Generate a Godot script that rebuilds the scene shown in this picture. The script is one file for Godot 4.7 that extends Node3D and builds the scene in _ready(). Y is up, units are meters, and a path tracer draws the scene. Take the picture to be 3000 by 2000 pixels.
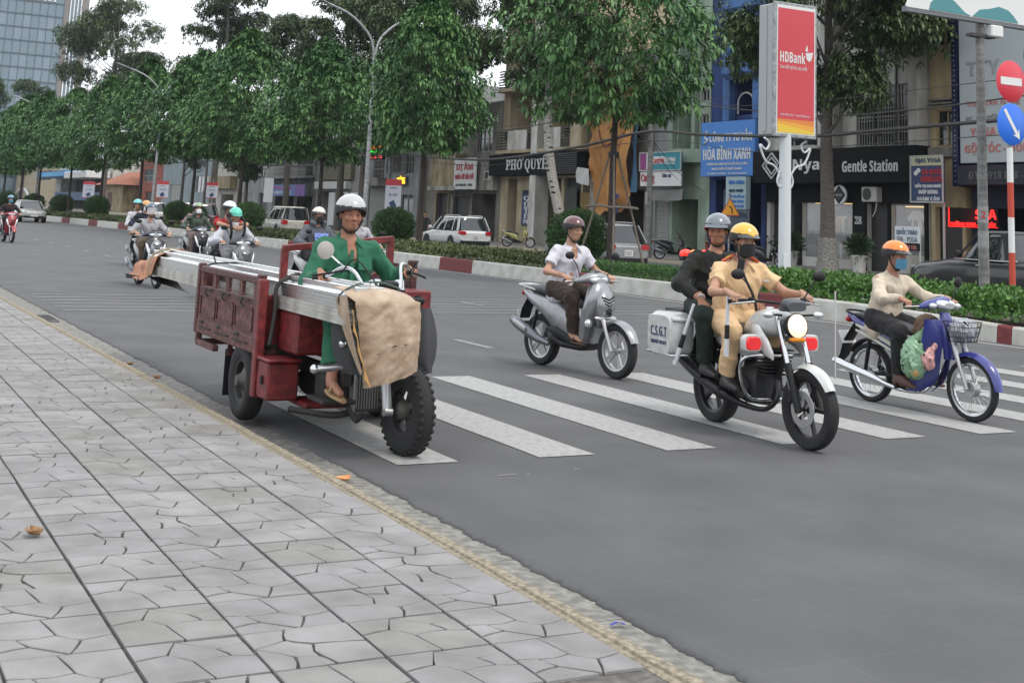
extends Node3D

# ---------- mesh helpers ----------
class B:
	var st := SurfaceTool.new()
	var g := 0
	var x := Transform3D.IDENTITY
	func _init() -> void:
		st.begin(Mesh.PRIMITIVE_TRIANGLES)
	func sm(on := true) -> void:
		if on:
			g += 1
			st.set_smooth_group(g)
		else:
			st.set_smooth_group(-1)
	# corners run counter-clockwise seen from outside
	func t(a: Vector3, b: Vector3, c: Vector3) -> void:
		if x.basis.determinant() < 0.0:
			st.add_vertex(x * a); st.add_vertex(x * b); st.add_vertex(x * c)
		else:
			st.add_vertex(x * a); st.add_vertex(x * c); st.add_vertex(x * b)
	func q(a: Vector3, b: Vector3, c: Vector3, d: Vector3) -> void:
		t(a, b, c)
		t(a, c, d)
	func qo(a: Vector3, b: Vector3, c: Vector3, d: Vector3, n: Vector3) -> void:
		if (b - a).cross(c - a).dot(n) < 0.0:
			q(a, d, c, b)
		else:
			q(a, b, c, d)
	func to(a: Vector3, b: Vector3, c: Vector3, n: Vector3) -> void:
		if (b - a).cross(c - a).dot(n) < 0.0:
			t(a, c, b)
		else:
			t(a, b, c)
	func box(c: Vector3, s: Vector3, bev := 0.0, bas := Basis.IDENTITY) -> B:
		sm(false)
		var h := s * 0.5
		var k: float = minf(bev, minf(h.x, minf(h.y, h.z)) * 0.9)
		var keep := x
		x = x * Transform3D(bas, c)
		var P := []
		for i in 8:
			var e := Vector3(1 if i & 1 else -1, 1 if i & 2 else -1, 1 if i & 4 else -1)
			P.append([Vector3(e.x * h.x, e.y * (h.y - k), e.z * (h.z - k)), Vector3(e.x * (h.x - k), e.y * h.y, e.z * (h.z - k)), Vector3(e.x * (h.x - k), e.y * (h.y - k), e.z * h.z)])
		for ax in 3:
			var u: int = [2, 4, 1][ax]
			var v: int = [4, 1, 2][ax]
			var w: int = [1, 2, 4][ax]
			for sd in 2:
				var o: int = w * sd
				var n := Vector3.ZERO
				n[ax] = 1.0 if sd else -1.0
				qo(P[o][ax], P[o + u][ax], P[o + u + v][ax], P[o + v][ax], n)
		if k > 0.0:
			for ax in 3:
				var w2: int = [1, 2, 4][ax]
				var a1: int = [1, 2, 0][ax]
				var a2: int = [2, 0, 1][ax]
				for i in 8:
					if i & w2:
						continue
					var n2 := Vector3.ZERO
					n2[a1] = 1.0 if i & [1, 2, 4][a1] else -1.0
					n2[a2] = 1.0 if i & [1, 2, 4][a2] else -1.0
					qo(P[i][a1], P[i][a2], P[i + w2][a2], P[i + w2][a1], n2)
			for i in 8:
				to(P[i][0], P[i][1], P[i][2], P[i][0] + P[i][1] + P[i][2])
		x = keep
		return self
	func bar(a: Vector3, b: Vector3, w: float, hgt: float, bev := 0.0, up := Vector3.UP) -> B:
		var d := (b - a)
		var l := d.length()
		d /= l
		if absf(d.dot(up)) > 0.98:
			up = Vector3.RIGHT
		var s := up.cross(d).normalized()
		return box((a + b) * 0.5, Vector3(w, hgt, l), bev, Basis(s, d.cross(s), d))
	func tube(pts: Array, r, n := 8, caps := true, loop := false) -> B:
		var m := pts.size()
		var rings := []
		var up := Vector3.UP
		var d0: Vector3 = (pts[1] - pts[0]).normalized()
		if absf(d0.dot(up)) > 0.95:
			up = Vector3.RIGHT
		var s := up.cross(d0).normalized()
		for i in m:
			var d: Vector3
			if loop:
				d = pts[(i + 1) % m] - pts[(i + m - 1) % m]
			else:
				d = pts[mini(i + 1, m - 1)] - pts[maxi(i - 1, 0)]
			d = d.normalized()
			s = (s - d * s.dot(d)).normalized()
			var u := d.cross(s)
			var rr: float = r if r is float or r is int else r[i]
			var ring := []
			for j in n:
				var a := TAU * j / n
				ring.append(pts[i] + (s * cos(a) + u * sin(a)) * rr)
			rings.append(ring)
		if loop:
			rings.append(rings[0])
		return loft(rings, caps and not loop)
	func loft(rings: Array, caps := true, smooth := true, closed := true) -> B:
		var n: int = rings[0].size()
		var cn := Vector3.ZERO
		for p in rings[0]:
			cn += p
		cn /= n
		var cn2 := Vector3.ZERO
		for p in rings[1]:
			cn2 += p
		cn2 /= n
		var vol := 0.0
		for j in n if closed else n - 1:
			var k := (j + 1) % n
			vol += (rings[0][k] - rings[0][j]).cross(rings[1][j] - rings[0][j]).dot((rings[0][j] + rings[1][k]) * 0.5 - (cn + cn2) * 0.5)
		var flip := vol < 0.0
		sm(smooth)
		for i in rings.size() - 1:
			for j in n if closed else n - 1:
				var k := (j + 1) % n
				if flip:
					q(rings[i][j], rings[i + 1][j], rings[i + 1][k], rings[i][k])
				else:
					q(rings[i][j], rings[i][k], rings[i + 1][k], rings[i + 1][j])
		if caps:
			sm(false)
			var last: Array = rings[rings.size() - 1]
			var cl := Vector3.ZERO
			for p in last:
				cl += p
			cl /= n
			var prev: Array = rings[rings.size() - 2]
			var cp := Vector3.ZERO
			for p in prev:
				cp += p
			cp /= n
			for j in n:
				var k := (j + 1) % n
				to(cn, rings[0][j], rings[0][k], cn - cn2)
				to(cl, last[j], last[k], cl - cp)
		return self
	func lathe(prof: Array, n := 20) -> B:
		# profile of (radius, height) from bottom to top
		var dir := Vector2.ZERO
		for i in prof.size() - 1:
			var a: Vector2 = prof[i]
			var b: Vector2 = prof[i + 1]
			var d := (b - a).normalized()
			if i == 0 or d.dot(dir) < 0.72:
				sm()
			dir = d
			for j in n:
				var p := TAU * j / n
				var q2 := TAU * (j + 1) / n
				var A := Vector3(cos(p) * a.x, a.y, -sin(p) * a.x)
				var A2 := Vector3(cos(q2) * a.x, a.y, -sin(q2) * a.x)
				var C := Vector3(cos(p) * b.x, b.y, -sin(p) * b.x)
				var C2 := Vector3(cos(q2) * b.x, b.y, -sin(q2) * b.x)
				if a.x > 1e-5:
					t(A, A2, C2)
				if b.x > 1e-5:
					t(A, C2, C)
		return self
	func prism(poly: Array, d: float, bev := 0.0, smooth := false) -> B:
		# outline in x, y; thickness d along z, centred
		var p := PackedVector2Array(poly)
		var ar := 0.0
		for i in p.size():
			ar += p[i].cross(p[(i + 1) % p.size()])
		if ar < 0.0:
			p.reverse()
		var n := p.size()
		var ins := PackedVector2Array()
		for i in n:
			var e1 := (p[i] - p[(i + n - 1) % n]).normalized()
			var e2 := (p[(i + 1) % n] - p[i]).normalized()
			var m := (Vector2(-e1.y, e1.x) + Vector2(-e2.y, e2.x)).normalized()
			var c := maxf(0.4, m.dot(Vector2(-e1.y, e1.x)))
			ins.append(p[i] + m * bev / c)
		var h := d * 0.5
		var idx := Geometry2D.triangulate_polygon(ins)
		sm(false)
		for i in range(0, idx.size(), 3):
			for sgn in [1.0, -1.0]:
				var a := Vector3(ins[idx[i]].x, ins[idx[i]].y, h * sgn)
				var b := Vector3(ins[idx[i + 1]].x, ins[idx[i + 1]].y, h * sgn)
				var c := Vector3(ins[idx[i + 2]].x, ins[idx[i + 2]].y, h * sgn)
				to(a, b, c, Vector3(0, 0, sgn))
		if smooth:
			sm()
		for i in n:
			var k := (i + 1) % n
			if bev > 0.0:
				for sgn in [1.0, -1.0]:
					var e: Vector2 = p[k] - p[i]
					qo(Vector3(p[i].x, p[i].y, (h - bev) * sgn), Vector3(p[k].x, p[k].y, (h - bev) * sgn), Vector3(ins[k].x, ins[k].y, h * sgn), Vector3(ins[i].x, ins[i].y, h * sgn), Vector3(e.y, -e.x, sgn * e.length()))
			q(Vector3(p[i].x, p[i].y, h - bev), Vector3(p[i].x, p[i].y, -h + bev), Vector3(p[k].x, p[k].y, -h + bev), Vector3(p[k].x, p[k].y, h - bev))
		return self
	func ball(c: Vector3, r: Vector3, n := 12, m := 8, bas := Basis.IDENTITY) -> B:
		var rings := []
		for i in m + 1:
			var a := PI * i / m - PI / 2
			var ring := []
			for j in n:
				var b := TAU * j / n
				ring.append(c + bas * Vector3(cos(a) * cos(b) * r.x, sin(a) * r.y, cos(a) * sin(b) * r.z))
			rings.append(ring)
		return loft(rings, false)
	func sheet(rows: Array, th := 0.0) -> B:
		# a cloth: rows of points; th its thickness
		sm()
		var up := []
		for i in rows.size():
			var ln := []
			for j in rows[i].size():
				var du: Vector3 = rows[i][mini(j + 1, rows[i].size() - 1)] - rows[i][maxi(j - 1, 0)]
				var dv: Vector3 = rows[mini(i + 1, rows.size() - 1)][j] - rows[maxi(i - 1, 0)][j]
				ln.append(rows[i][j] + du.cross(dv).normalized() * th)
			up.append(ln)
		for i in rows.size() - 1:
			for j in rows[i].size() - 1:
				q(up[i][j], up[i][j + 1], up[i + 1][j + 1], up[i + 1][j])
		if th > 0.0:
			sm()
			for i in rows.size() - 1:
				for j in rows[i].size() - 1:
					q(rows[i][j], rows[i + 1][j], rows[i + 1][j + 1], rows[i][j + 1])
			sm(false)
			var R := rows.size() - 1
			var C: int = rows[0].size() - 1
			for i in R:
				q(rows[i][0], up[i][0], up[i + 1][0], rows[i + 1][0])
				q(rows[i][C], rows[i + 1][C], up[i + 1][C], up[i][C])
			for j in C:
				q(rows[0][j], rows[0][j + 1], up[0][j + 1], up[0][j])
				q(rows[R][j], up[R][j], up[R][j + 1], rows[R][j + 1])
		return self
	func mesh() -> ArrayMesh:
		st.generate_normals()
		return st.commit()

func ring(c: Vector3, w: float, h: float, n := 16, e := 2.0, bas := Basis.IDENTITY) -> Array:
	# a rounded rectangle (superellipse) in the x-y plane of bas, half sizes w and h
	var o := []
	for i in n:
		var a := TAU * (i + 0.5) / n
		var ca := cos(a)
		var sa := sin(a)
		o.append(c + bas * Vector3(signf(ca) * pow(absf(ca), 2.0 / e) * w, signf(sa) * pow(absf(sa), 2.0 / e) * h, 0))
	return o

func rz(c: Vector3, w: float, h: float, n := 16, e := 2.6) -> Array:
	return ring(c, w, h, n, e)

func rx(c: Vector3, w: float, h: float, n := 16, e := 2.6) -> Array:
	return ring(c, w, h, n, e, Basis(Vector3(0, 0, 1), Vector3(0, 1, 0), Vector3(-1, 0, 0)))

func ry(c: Vector3, w: float, h: float, n := 16, e := 2.6) -> Array:
	return ring(c, w, h, n, e, Basis(Vector3(1, 0, 0), Vector3(0, 0, 1), Vector3(0, -1, 0)))

func arc(pts: Array, n := 6) -> Array:
	# a smooth curve through points
	var o := []
	for i in pts.size() - 1:
		var a = pts[maxi(i - 1, 0)]
		var b = pts[i]
		var c = pts[i + 1]
		var d = pts[mini(i + 2, pts.size() - 1)]
		for k in n:
			o.append(b.cubic_interpolate(c, a, d, float(k) / n))
	o.append(pts[pts.size() - 1])
	return o

func V(x: float, y: float, z: float) -> Vector3:
	return Vector3(x, y, z)

func yaw(a: float) -> Basis:
	return Basis(Vector3.UP, a)

# ---------- nodes ----------
var taken := {}
func numbered(n: String) -> String:
	taken[n] = taken.get(n, -1) + 1
	return n if taken[n] == 0 else "%s_%03d" % [n, taken[n]]

func tag(o: Node, label: String, category: String, group := "") -> Node:
	o.set_meta("label", label)
	o.set_meta("category", category)
	if group:
		o.set_meta("group", group)
	return o

func thing(called: String, label: String, category: String, at := Vector3.ZERO, turn := 0.0, group := "") -> Node3D:
	var o := Node3D.new()
	o.name = numbered(called)
	add_child(o)
	o.position = at
	o.rotation.y = turn
	tag(o, label, category, group)
	return o

func inst(m: Mesh, called: String, material: Material, parent: Node = self, xf := Transform3D.IDENTITY) -> MeshInstance3D:
	var o := MeshInstance3D.new()
	o.name = numbered(called) if parent == self else called
	o.mesh = m
	o.material_override = material
	o.transform = xf
	parent.add_child(o, true)
	return o

func put(b: B, called: String, material: Material, parent: Node = self) -> MeshInstance3D:
	return inst(b.mesh(), called, material, parent)

func struct(o: Node) -> Node:
	o.set_meta("kind", "structure")
	return o

func stuff(o: Node, label: String, category := "") -> Node:
	o.set_meta("kind", "stuff")
	if category:
		tag(o, label, category)
	return o

func bx(called: String, material: Material, parent: Node, c: Vector3, s: Vector3, bev := 0.0) -> MeshInstance3D:
	return put(B.new().box(c, s, bev), called, material, parent)

# ---------- materials ----------
var tex := {}
func noise(key: String, freq: float, lo: Color, hi: Color, size := 256, oct := 4, kind := FastNoiseLite.TYPE_SIMPLEX_SMOOTH, stops := []) -> NoiseTexture2D:
	if tex.has(key):
		return tex[key]
	var n := FastNoiseLite.new()
	n.noise_type = kind
	n.frequency = freq
	n.fractal_octaves = oct
	n.seed = key.hash() % 1000
	var g := Gradient.new()
	g.set_color(0, lo)
	g.set_color(1, hi)
	for s in stops:
		g.add_point(s[0], s[1])
	var t := NoiseTexture2D.new()
	t.width = size
	t.height = size
	t.seamless = true
	t.noise = n
	t.color_ramp = g
	tex[key] = t
	return t

func grey(v: float) -> Color:
	return Color(v, v, v)

var mats := {}
# a material; colour is the linear base colour
func mt(key: String, c: Color, rough := 0.7, metal := 0.0, o := {}) -> StandardMaterial3D:
	if mats.has(key):
		return mats[key]
	var m := StandardMaterial3D.new()
	m.resource_name = key
	var s := c.linear_to_srgb()
	s.a = c.a
	m.albedo_color = s
	m.roughness = rough
	m.metallic = metal
	if o.has("t"):
		m.albedo_texture = o.t
		m.uv1_triplanar = true
		m.uv1_world_triplanar = o.get("world", false)
		var k: float = o.get("k", 1.0)
		m.uv1_scale = Vector3(k, k, k)
		if o.has("ks"):
			m.uv1_scale = o.ks
	if o.has("bump"):
		m.uv1_triplanar = true
		m.uv1_world_triplanar = o.get("world", false)
		if not o.has("t"):
			var k2: float = o.get("k", 1.0)
			m.uv1_scale = Vector3(k2, k2, k2)
		m.heightmap_enabled = true
		m.heightmap_texture = o.bump
		m.heightmap_scale = o.get("bs", 0.3)
	if o.has("coat"):
		m.clearcoat_enabled = true
		m.clearcoat = o.coat
		m.clearcoat_roughness = 0.08
	if o.has("glow"):
		m.emission_enabled = true
		m.emission = o.glow
		m.emission_energy_multiplier = o.get("ge", 1.0)
	if o.has("back"):
		m.backlight_enabled = true
		m.backlight = o.back
	if o.has("vc"):
		m.vertex_color_use_as_albedo = true
	if o.has("rim"):
		m.rim_enabled = true
		m.rim = o.rim
		m.rim_tint = 0.6
	if c.a < 0.999:
		m.transparency = BaseMaterial3D.TRANSPARENCY_ALPHA
	if o.has("spec"):
		m.metallic_specular = o.spec
	mats[key] = m
	return m

const VIET := {"Ấ": "Â'", "Ầ": "Â`", "Ẩ": "Â?", "Ậ": "Â.", "Ắ": "Ă'", "Ế": "Ê'", "Ề": "Ê`", "Ể": "Ê?", "Ệ": "Ê.", "Ố": "Ô'", "Ồ": "Ô`", "Ộ": "Ô.", "Ớ": "O+'", "Ờ": "O+`", "Ở": "O+?", "Ợ": "O+.", "Ơ": "O+", "Ư": "U+", "Ứ": "U+'", "Ừ": "U+`", "Ữ": "U+~", "Ự": "U+.", "Ả": "A?", "Ạ": "A.", "Ị": "I.", "Ỉ": "I?", "Ụ": "U.", "Ủ": "U?", "Ỗ": "Ô~", "Ỹ": "Y~", "Ũ": "U~", "ơ": "o+", "ờ": "o+`", "ở": "o+?", "ợ": "o+.", "ư": "u+", "ừ": "u+`", "ử": "u+?", "ữ": "u+~", "ế": "ê'", "ề": "ê`", "ệ": "ê.", "ấ": "â'", "ầ": "â`", "ậ": "â.", "ạ": "a.", "ả": "a?", "ũ": "u~", "ị": "i."}
var fonts := {}
func text(s: String, w: float, h: float, parent: Node, material: Material, xf: Transform3D, deep := 0.004, face := "Droid Sans", bold := true, called := "lettering") -> MeshInstance3D:
	# lettering w wide and h high (of its own outline), centred on xf
	var key := face + str(bold)
	if not fonts.has(key):
		var f := SystemFont.new()
		f.font_names = PackedStringArray([face])
		f.font_weight = 700 if bold else 400
		fonts[key] = f
	var base := ""
	var marks := []
	for ch in s:
		var q: String = VIET.get(ch, "")
		if q:
			marks.append([base, q[0], q.substr(1)])
			base += q[0]
		else:
			base += ch
	var t := TextMesh.new()
	t.text = base
	t.font = fonts[key]
	t.font_size = 48
	t.pixel_size = 0.01
	t.depth = 0.05
	t.curve_step = 2.0
	var a := t.get_aabb()
	var fx := w / maxf(a.size.x, 0.001)
	var fy := h / maxf(a.size.y, 0.001)
	if w <= 0.0:
		fx = fy
	var c := a.get_center()
	var l := Transform3D(Basis.from_scale(Vector3(fx, fy, deep / 0.05)), Vector3.ZERO) * Transform3D(Basis.IDENTITY, -c)
	var made := inst(t, called, material, parent, xf * l)
	if marks:
		var fo: Font = fonts[key]
		var b := B.new()
		var x0 := -fo.get_string_size(base, 0, -1, 48).x / 2
		var y0 := (fo.get_descent(48) - fo.get_ascent(48)) / 2
		b.x = Transform3D(Basis.from_scale(Vector3(0.01, 0.01, 0.01)), Vector3.ZERO)
		for m in marks:
			var up: bool = m[1] == m[1].to_upper()
			var wd := fo.get_string_size(m[1], 0, -1, 48).x
			var cx := x0 + fo.get_string_size(m[0], 0, -1, 48).x + wd / 2
			var cy := y0 + (35.0 if up else 26.0) + (11.0 if m[1] in "ÂÊÔĂâêôă" else 0.0)
			for k in m[2]:
				match k:
					"'": b.box(Vector3(cx + 4, cy + 5, 0), Vector3(4, 10, 5), 0.0, Basis(Vector3.BACK, -0.7))
					"`": b.box(Vector3(cx - 4, cy + 5, 0), Vector3(4, 10, 5), 0.0, Basis(Vector3.BACK, 0.7))
					"~": b.box(Vector3(cx, cy + 5, 0), Vector3(14, 4, 5), 0.0, Basis(Vector3.BACK, 0.25))
					"?": b.tube([Vector3(cx - 4, cy + 9, 0), Vector3(cx + 3, cy + 9, 0), Vector3(cx + 1, cy + 2, 0)], 2.2, 5)
					".": b.box(Vector3(cx, y0 - 7, 0), Vector3(6, 6, 5))
					"+": b.tube([Vector3(cx + wd * 0.4, y0 + (31.0 if up else 22.0), 0), Vector3(cx + wd * 0.55, y0 + (33.0 if up else 24.0), 0), Vector3(cx + wd * 0.55, y0 + (40.0 if up else 30.0), 0)], 2.6, 5)
		put(b, "accent", material, made)
	return made
var rng := RandomNumberGenerator.new()

func _ready() -> void:
	rng.seed = 7
	# camera
	var cam := Camera3D.new()
	cam.name = "camera"
	var a := 0.483235
	var p := 0.169070
	var r := 0.0449682
	var F := Vector3(sin(a) * cos(p), sin(p), -cos(a) * cos(p))
	var R := Vector3(cos(a), 0, sin(a))
	var U := R.cross(F)
	cam.transform = Transform3D(Basis(R * cos(r) + U * sin(r), U * cos(r) - R * sin(r), -F), Vector3(0, 1.628, 0))
	cam.projection = Camera3D.PROJECTION_FRUSTUM
	cam.near = 0.1
	cam.far = 900.0
	cam.size = 0.1 * 2000.0 / 3719.9
	cam.frustum_offset = Vector2(0, -0.1 * 992.8 / 3719.9)
	add_child(cam)
	cam.current = true
	# overcast sky, a weak wide sun behind thin cloud, exposure
	var sky := ProceduralSkyMaterial.new()
	sky.sky_top_color = Color(0.93, 0.95, 0.98)
	sky.sky_horizon_color = Color(0.97, 0.98, 1.0)
	sky.sky_curve = 0.3
	sky.ground_horizon_color = Color(0.6, 0.6, 0.6)
	sky.ground_bottom_color = Color(0.3, 0.3, 0.3)
	sky.energy_multiplier = 1.15
	var env := Environment.new()
	env.background_mode = Environment.BG_SKY
	env.sky = Sky.new()
	env.sky.sky_material = sky
	env.tonemap_mode = Environment.TONE_MAPPER_LINEAR
	env.tonemap_exposure = 1.56
	env.sdfgi_enabled = true
	env.ssao_enabled = true
	env.ssil_enabled = true
	env.fog_enabled = true
	env.fog_density = 0.00015
	env.fog_light_color = Color(0.86, 0.9, 0.94)
	var we := WorldEnvironment.new()
	we.name = "world_environment"
	we.environment = env
	add_child(we)
	var sun := DirectionalLight3D.new()
	sun.name = "sun"
	sun.light_energy = 0.42
	sun.light_angular_distance = 14.0
	sun.light_color = Color(1.0, 0.97, 0.92)
	sun.shadow_enabled = true
	sun.rotation_degrees = Vector3(-58, 20, 0)
	sun.sky_mode = DirectionalLight3D.SKY_MODE_LIGHT_ONLY
	add_child(sun)
	build_all()
# ---------- ground, road, kerbs ----------
func bend(z: float) -> float:
	var d := maxf(0.0, -z - 40.0)
	return -0.00072 * d * d if d < 70.0 else -0.00072 * 4900.0 - 0.03 * (d - 70.0)

func kerb_x(z: float) -> float:
	return 2.74 - 0.0165 * maxf(0.0, -z - 6.0)

func strip(x0: float, x1: float, y: float, z0: float, z1: float, step: float, bent := true) -> B:
	var b := B.new()
	b.sm()
	var z := z0
	while z > z1 + 0.001:
		var w := maxf(z - step, z1)
		var o0 := bend(z) if bent else 0.0
		var o1 := bend(w) if bent else 0.0
		b.qo(V(x0 + o0, y, z), V(x1 + o0, y, z), V(x1 + o1, y, w), V(x0 + o1, y, w), Vector3.UP)
		z = w
	return b

func ground() -> void:
	var asphalt := mt("asphalt", Color(0.15, 0.15, 0.154), 0.82, 0.0, {"t": noise("grit", 0.22, grey(0.70), grey(1.0), 512, 3), "k": 2.6, "world": true, "bump": noise("gritb", 0.3, grey(0.0), grey(1.0), 512, 2), "bs": 0.35})
	asphalt.detail_enabled = true
	asphalt.detail_blend_mode = BaseMaterial3D.BLEND_MODE_MUL
	asphalt.detail_albedo = noise("patches", 0.012, grey(0.84), grey(1.0), 512, 4)
	asphalt.detail_uv_layer = BaseMaterial3D.DETAIL_UV_2
	asphalt.uv2_triplanar = true
	asphalt.uv2_world_triplanar = true
	asphalt.uv2_scale = Vector3(0.13, 0.13, 0.13)
	var concrete := mt("gutter_concrete", Color(0.27, 0.262, 0.235), 0.9, 0.0, {"t": noise("mott", 0.02, grey(0.62), grey(1.0), 512, 6), "k": 0.9, "world": true, "bump": noise("gritb", 0.3, grey(0.0), grey(1.0)), "bs": 0.3})
	var kerbm := mt("kerb_concrete", Color(0.42, 0.36, 0.27), 0.92, 0.0, {"t": noise("kmott", 0.03, Color(0.52, 0.52, 0.5), grey(1.0), 512, 6), "k": 1.4, "world": true, "bump": noise("gritb", 0.3, grey(0.0), grey(1.0)), "bs": 0.4})
	var soil := mt("soil", Color(0.075, 0.06, 0.04), 1.0, 0.0, {"t": noise("mott", 0.02, grey(0.6), grey(1.0)), "k": 0.5, "world": true})
	var g := B.new()
	g.qo(V(-500, -0.4, 400), V(500, -0.4, 400), V(500, -0.4, -800), V(-500, -0.4, -800), Vector3.UP)
	struct(put(g, "ground", mt("earth", Color(0.16, 0.15, 0.13), 1.0)))
	# carriageway: a ragged, crumbling edge by the gutter, then the flat sheet
	var road := Node3D.new()
	road.name = "road"
	add_child(road)
	struct(road)
	var b := B.new()
	b.sm()
	var rn := FastNoiseLite.new()
	rn.seed = 3
	rn.frequency = 1.0
	var z := -2.0
	var prev := []
	while z > -26.0:
		var st := 0.025 if z > -12.0 else 0.06
		var e := 3.2 - 0.009 * maxf(0.0, -z - 8.0) + 0.03 * rn.get_noise_2d(z * 3.0, 0.0) + 0.026 * rn.get_noise_2d(z * 22.0, 5.0)
		var row := []
		for k in 8:
			var u: float = [0.0, 0.0, 0.02, 0.045, 0.08, 0.13, 0.2, 0.34][k]
			var y: float = [-0.045, -0.02, -0.009, -0.004, -0.002, -0.001, 0.0, 0.0][k]
			if k > 1 and k < 6:
				y += 0.006 * (1.0 - u / 0.2) * rn.get_noise_2d(z * 70.0, u * 300.0)
			row.append(V(e + u if k < 7 else 3.6, y, z))
		if prev:
			for k in 7:
				b.qo(prev[k], prev[k + 1], row[k + 1], row[k], V(-0.3, 1, 0))
		prev = row
		z -= st
	put(b, "road_edge", asphalt, road)
	put(strip(3.6, 17.3, 0.0, 30.0, -26.0, 14.0), "road_surface", asphalt, road)
	put(strip(3.02, 17.3, 0.0, -26.0, -300.0, 6.0), "road_surface", asphalt, road)
	put(strip(3.6, 3.2, 0.0, 30.0, -2.0, 8.0), "road_surface", asphalt, road)
	var fr := B.new()
	fr.sm()
	for i in 56:
		var za := 30.0 - 6.0 * i
		fr.qo(V(20.4 + bend(za), 0, za), V(33.5, 0, za), V(33.5, 0, za - 6.0), V(20.4 + bend(za - 6.0), 0, za - 6.0), Vector3.UP)
	put(fr, "road_surface", asphalt, road)
	put(strip(17.3, 20.4, 0.0, 30.0, 8.0, 8.0), "road_surface", asphalt, road)
	# markings
	var paint := mt("road_paint", Color(0.34, 0.34, 0.328), 0.75, 0.0, {"t": noise("worn", 0.05, grey(0.78), grey(1.0), 512, 6, FastNoiseLite.TYPE_SIMPLEX_SMOOTH, [[0.4, grey(0.93)]]), "ks": Vector3(0.9, 0.9, 0.25), "world": true})
	var faint := mt("worn_road_paint", Color(0.31, 0.31, 0.3), 0.8, 0.0, {"t": noise("worn2", 0.08, grey(0.35), grey(1.0), 512, 5, FastNoiseLite.TYPE_SIMPLEX_SMOOTH, [[0.35, grey(0.55)], [0.55, grey(0.95)]]), "k": 0.9, "world": true})
	for i in 13:
		var x0 := 3.52 + 1.08 * i
		var m := B.new()
		m.sm(false)
		# slightly uneven ends and edges
		var zz := -8.03 - 0.02 * rng.randf()
		var n := 14
		for k in n:
			var za := zz - 4.2 * k / n
			var zb := zz - 4.2 * (k + 1) / n
			var w0 := 0.006 * rn.get_noise_2d(za * 9.0, i * 7.0)
			var w1 := 0.006 * rn.get_noise_2d(zb * 9.0, i * 7.0)
			m.qo(V(x0 + w0, 0.005, za), V(x0 + 0.45 - w0, 0.005, za), V(x0 + 0.45 - w1, 0.005, zb), V(x0 + w1, 0.005, zb), Vector3.UP)
		put(m, "zebra_stripe", paint, road)
	for i in 6:
		put(strip(3.3, 16.6, 0.005, -20.2 - 0.655 * i, -20.31 - 0.655 * i, 1.0), "rumble_line", faint, road)
	for i in 30:
		put(strip(7.63, 7.75, 0.005, -14.8 - 3.55 * i, -15.85 - 3.55 * i, 0.6), "lane_dash", faint, road)
		put(strip(11.1, 11.22, 0.005, -14.6 - 3.65 * i, -15.65 - 3.65 * i, 0.6), "lane_dash", faint, road)
	put(strip(16.68, 16.82, 0.005, 10.0, -160.0, 3.0), "edge_line", paint, road)
	for i in 20:
		put(strip(26.6, 26.72, 0.005, -10.0 - 6.0 * i, -12.0 - 6.0 * i, 1.0), "lane_dash", faint, road)
	# flecks of old paint in front of the crossing
	for f in [[4.02, -7.55, 0.13, 0.02], [4.22, -7.53, 0.03, 0.015], [4.62, -7.6, 0.05, 0.015]]:
		var m2 := B.new()
		m2.sm(false)
		m2.qo(V(f[0], 0.005, f[1]), V(f[0] + f[2], 0.005, f[1] - 0.008), V(f[0] + f[2], 0.005, f[1] - f[3]), V(f[0], 0.005, f[1] - f[3] * 0.8), Vector3.UP)
		put(m2, "paint_fleck", paint, road)
	# gutter with cross joints
	var gut := Node3D.new()
	gut.name = "gutter"
	add_child(gut)
	struct(gut)
	z = 6.0
	while z > -80.0:
		var w := z - 0.98
		var q := B.new()
		var c0 := kerb_x(z) + 0.1
		var c1 := kerb_x(w) + 0.1
		q.sm()
		q.qo(V(c0, -0.02, z), V(c0 + 0.62, -0.03, z), V(c1 + 0.62, -0.03, w), V(c1, -0.02, w), Vector3.UP)
		put(q, "gutter_slab", concrete, gut)
		z -= 0.985
	put(strip(2.2, 3.9, -0.05, 8.0, -120.0, 4.0, false), "gutter_bed", soil, gut)
	# kerb stones along the pavement
	var kerb := Node3D.new()
	kerb.name = "kerb"
	add_child(kerb)
	struct(kerb)
	z = 5.0
	var ki := 0
	while z > -60.0:
		var w2 := z - 0.994
		var kb := B.new()
		var rings := []
		var dy := 0.006 * rn.get_noise_2d(ki * 3.7, 1.0)
		for k in 9:
			var zk := z - 0.994 * k / 8.0
			var c := kerb_x(zk) + 0.004 * rn.get_noise_2d(zk * 8.0, 9.0)
			var y1 := 0.1 + dy + 0.004 * rn.get_noise_2d(zk * 14.0, 3.0)
			rings.append([V(c + 0.005, -0.1, zk), V(c + 0.005, y1 - 0.012, zk), V(c + 0.018, y1 - 0.004, zk), V(c + 0.045, y1 - 0.01, zk), V(c + 0.05, y1, zk), V(c + 0.105, y1 - 0.002, zk), V(c + 0.125, y1 - 0.02, zk), V(c + 0.145, -0.1, zk)])
		kb.loft(rings, true, false)
		put(kb, "kerb_stone", kerbm, kerb)
		z = w2 - 0.006
		ki += 1
	pavement()
	median()
	far_side(asphalt, soil)

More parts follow.
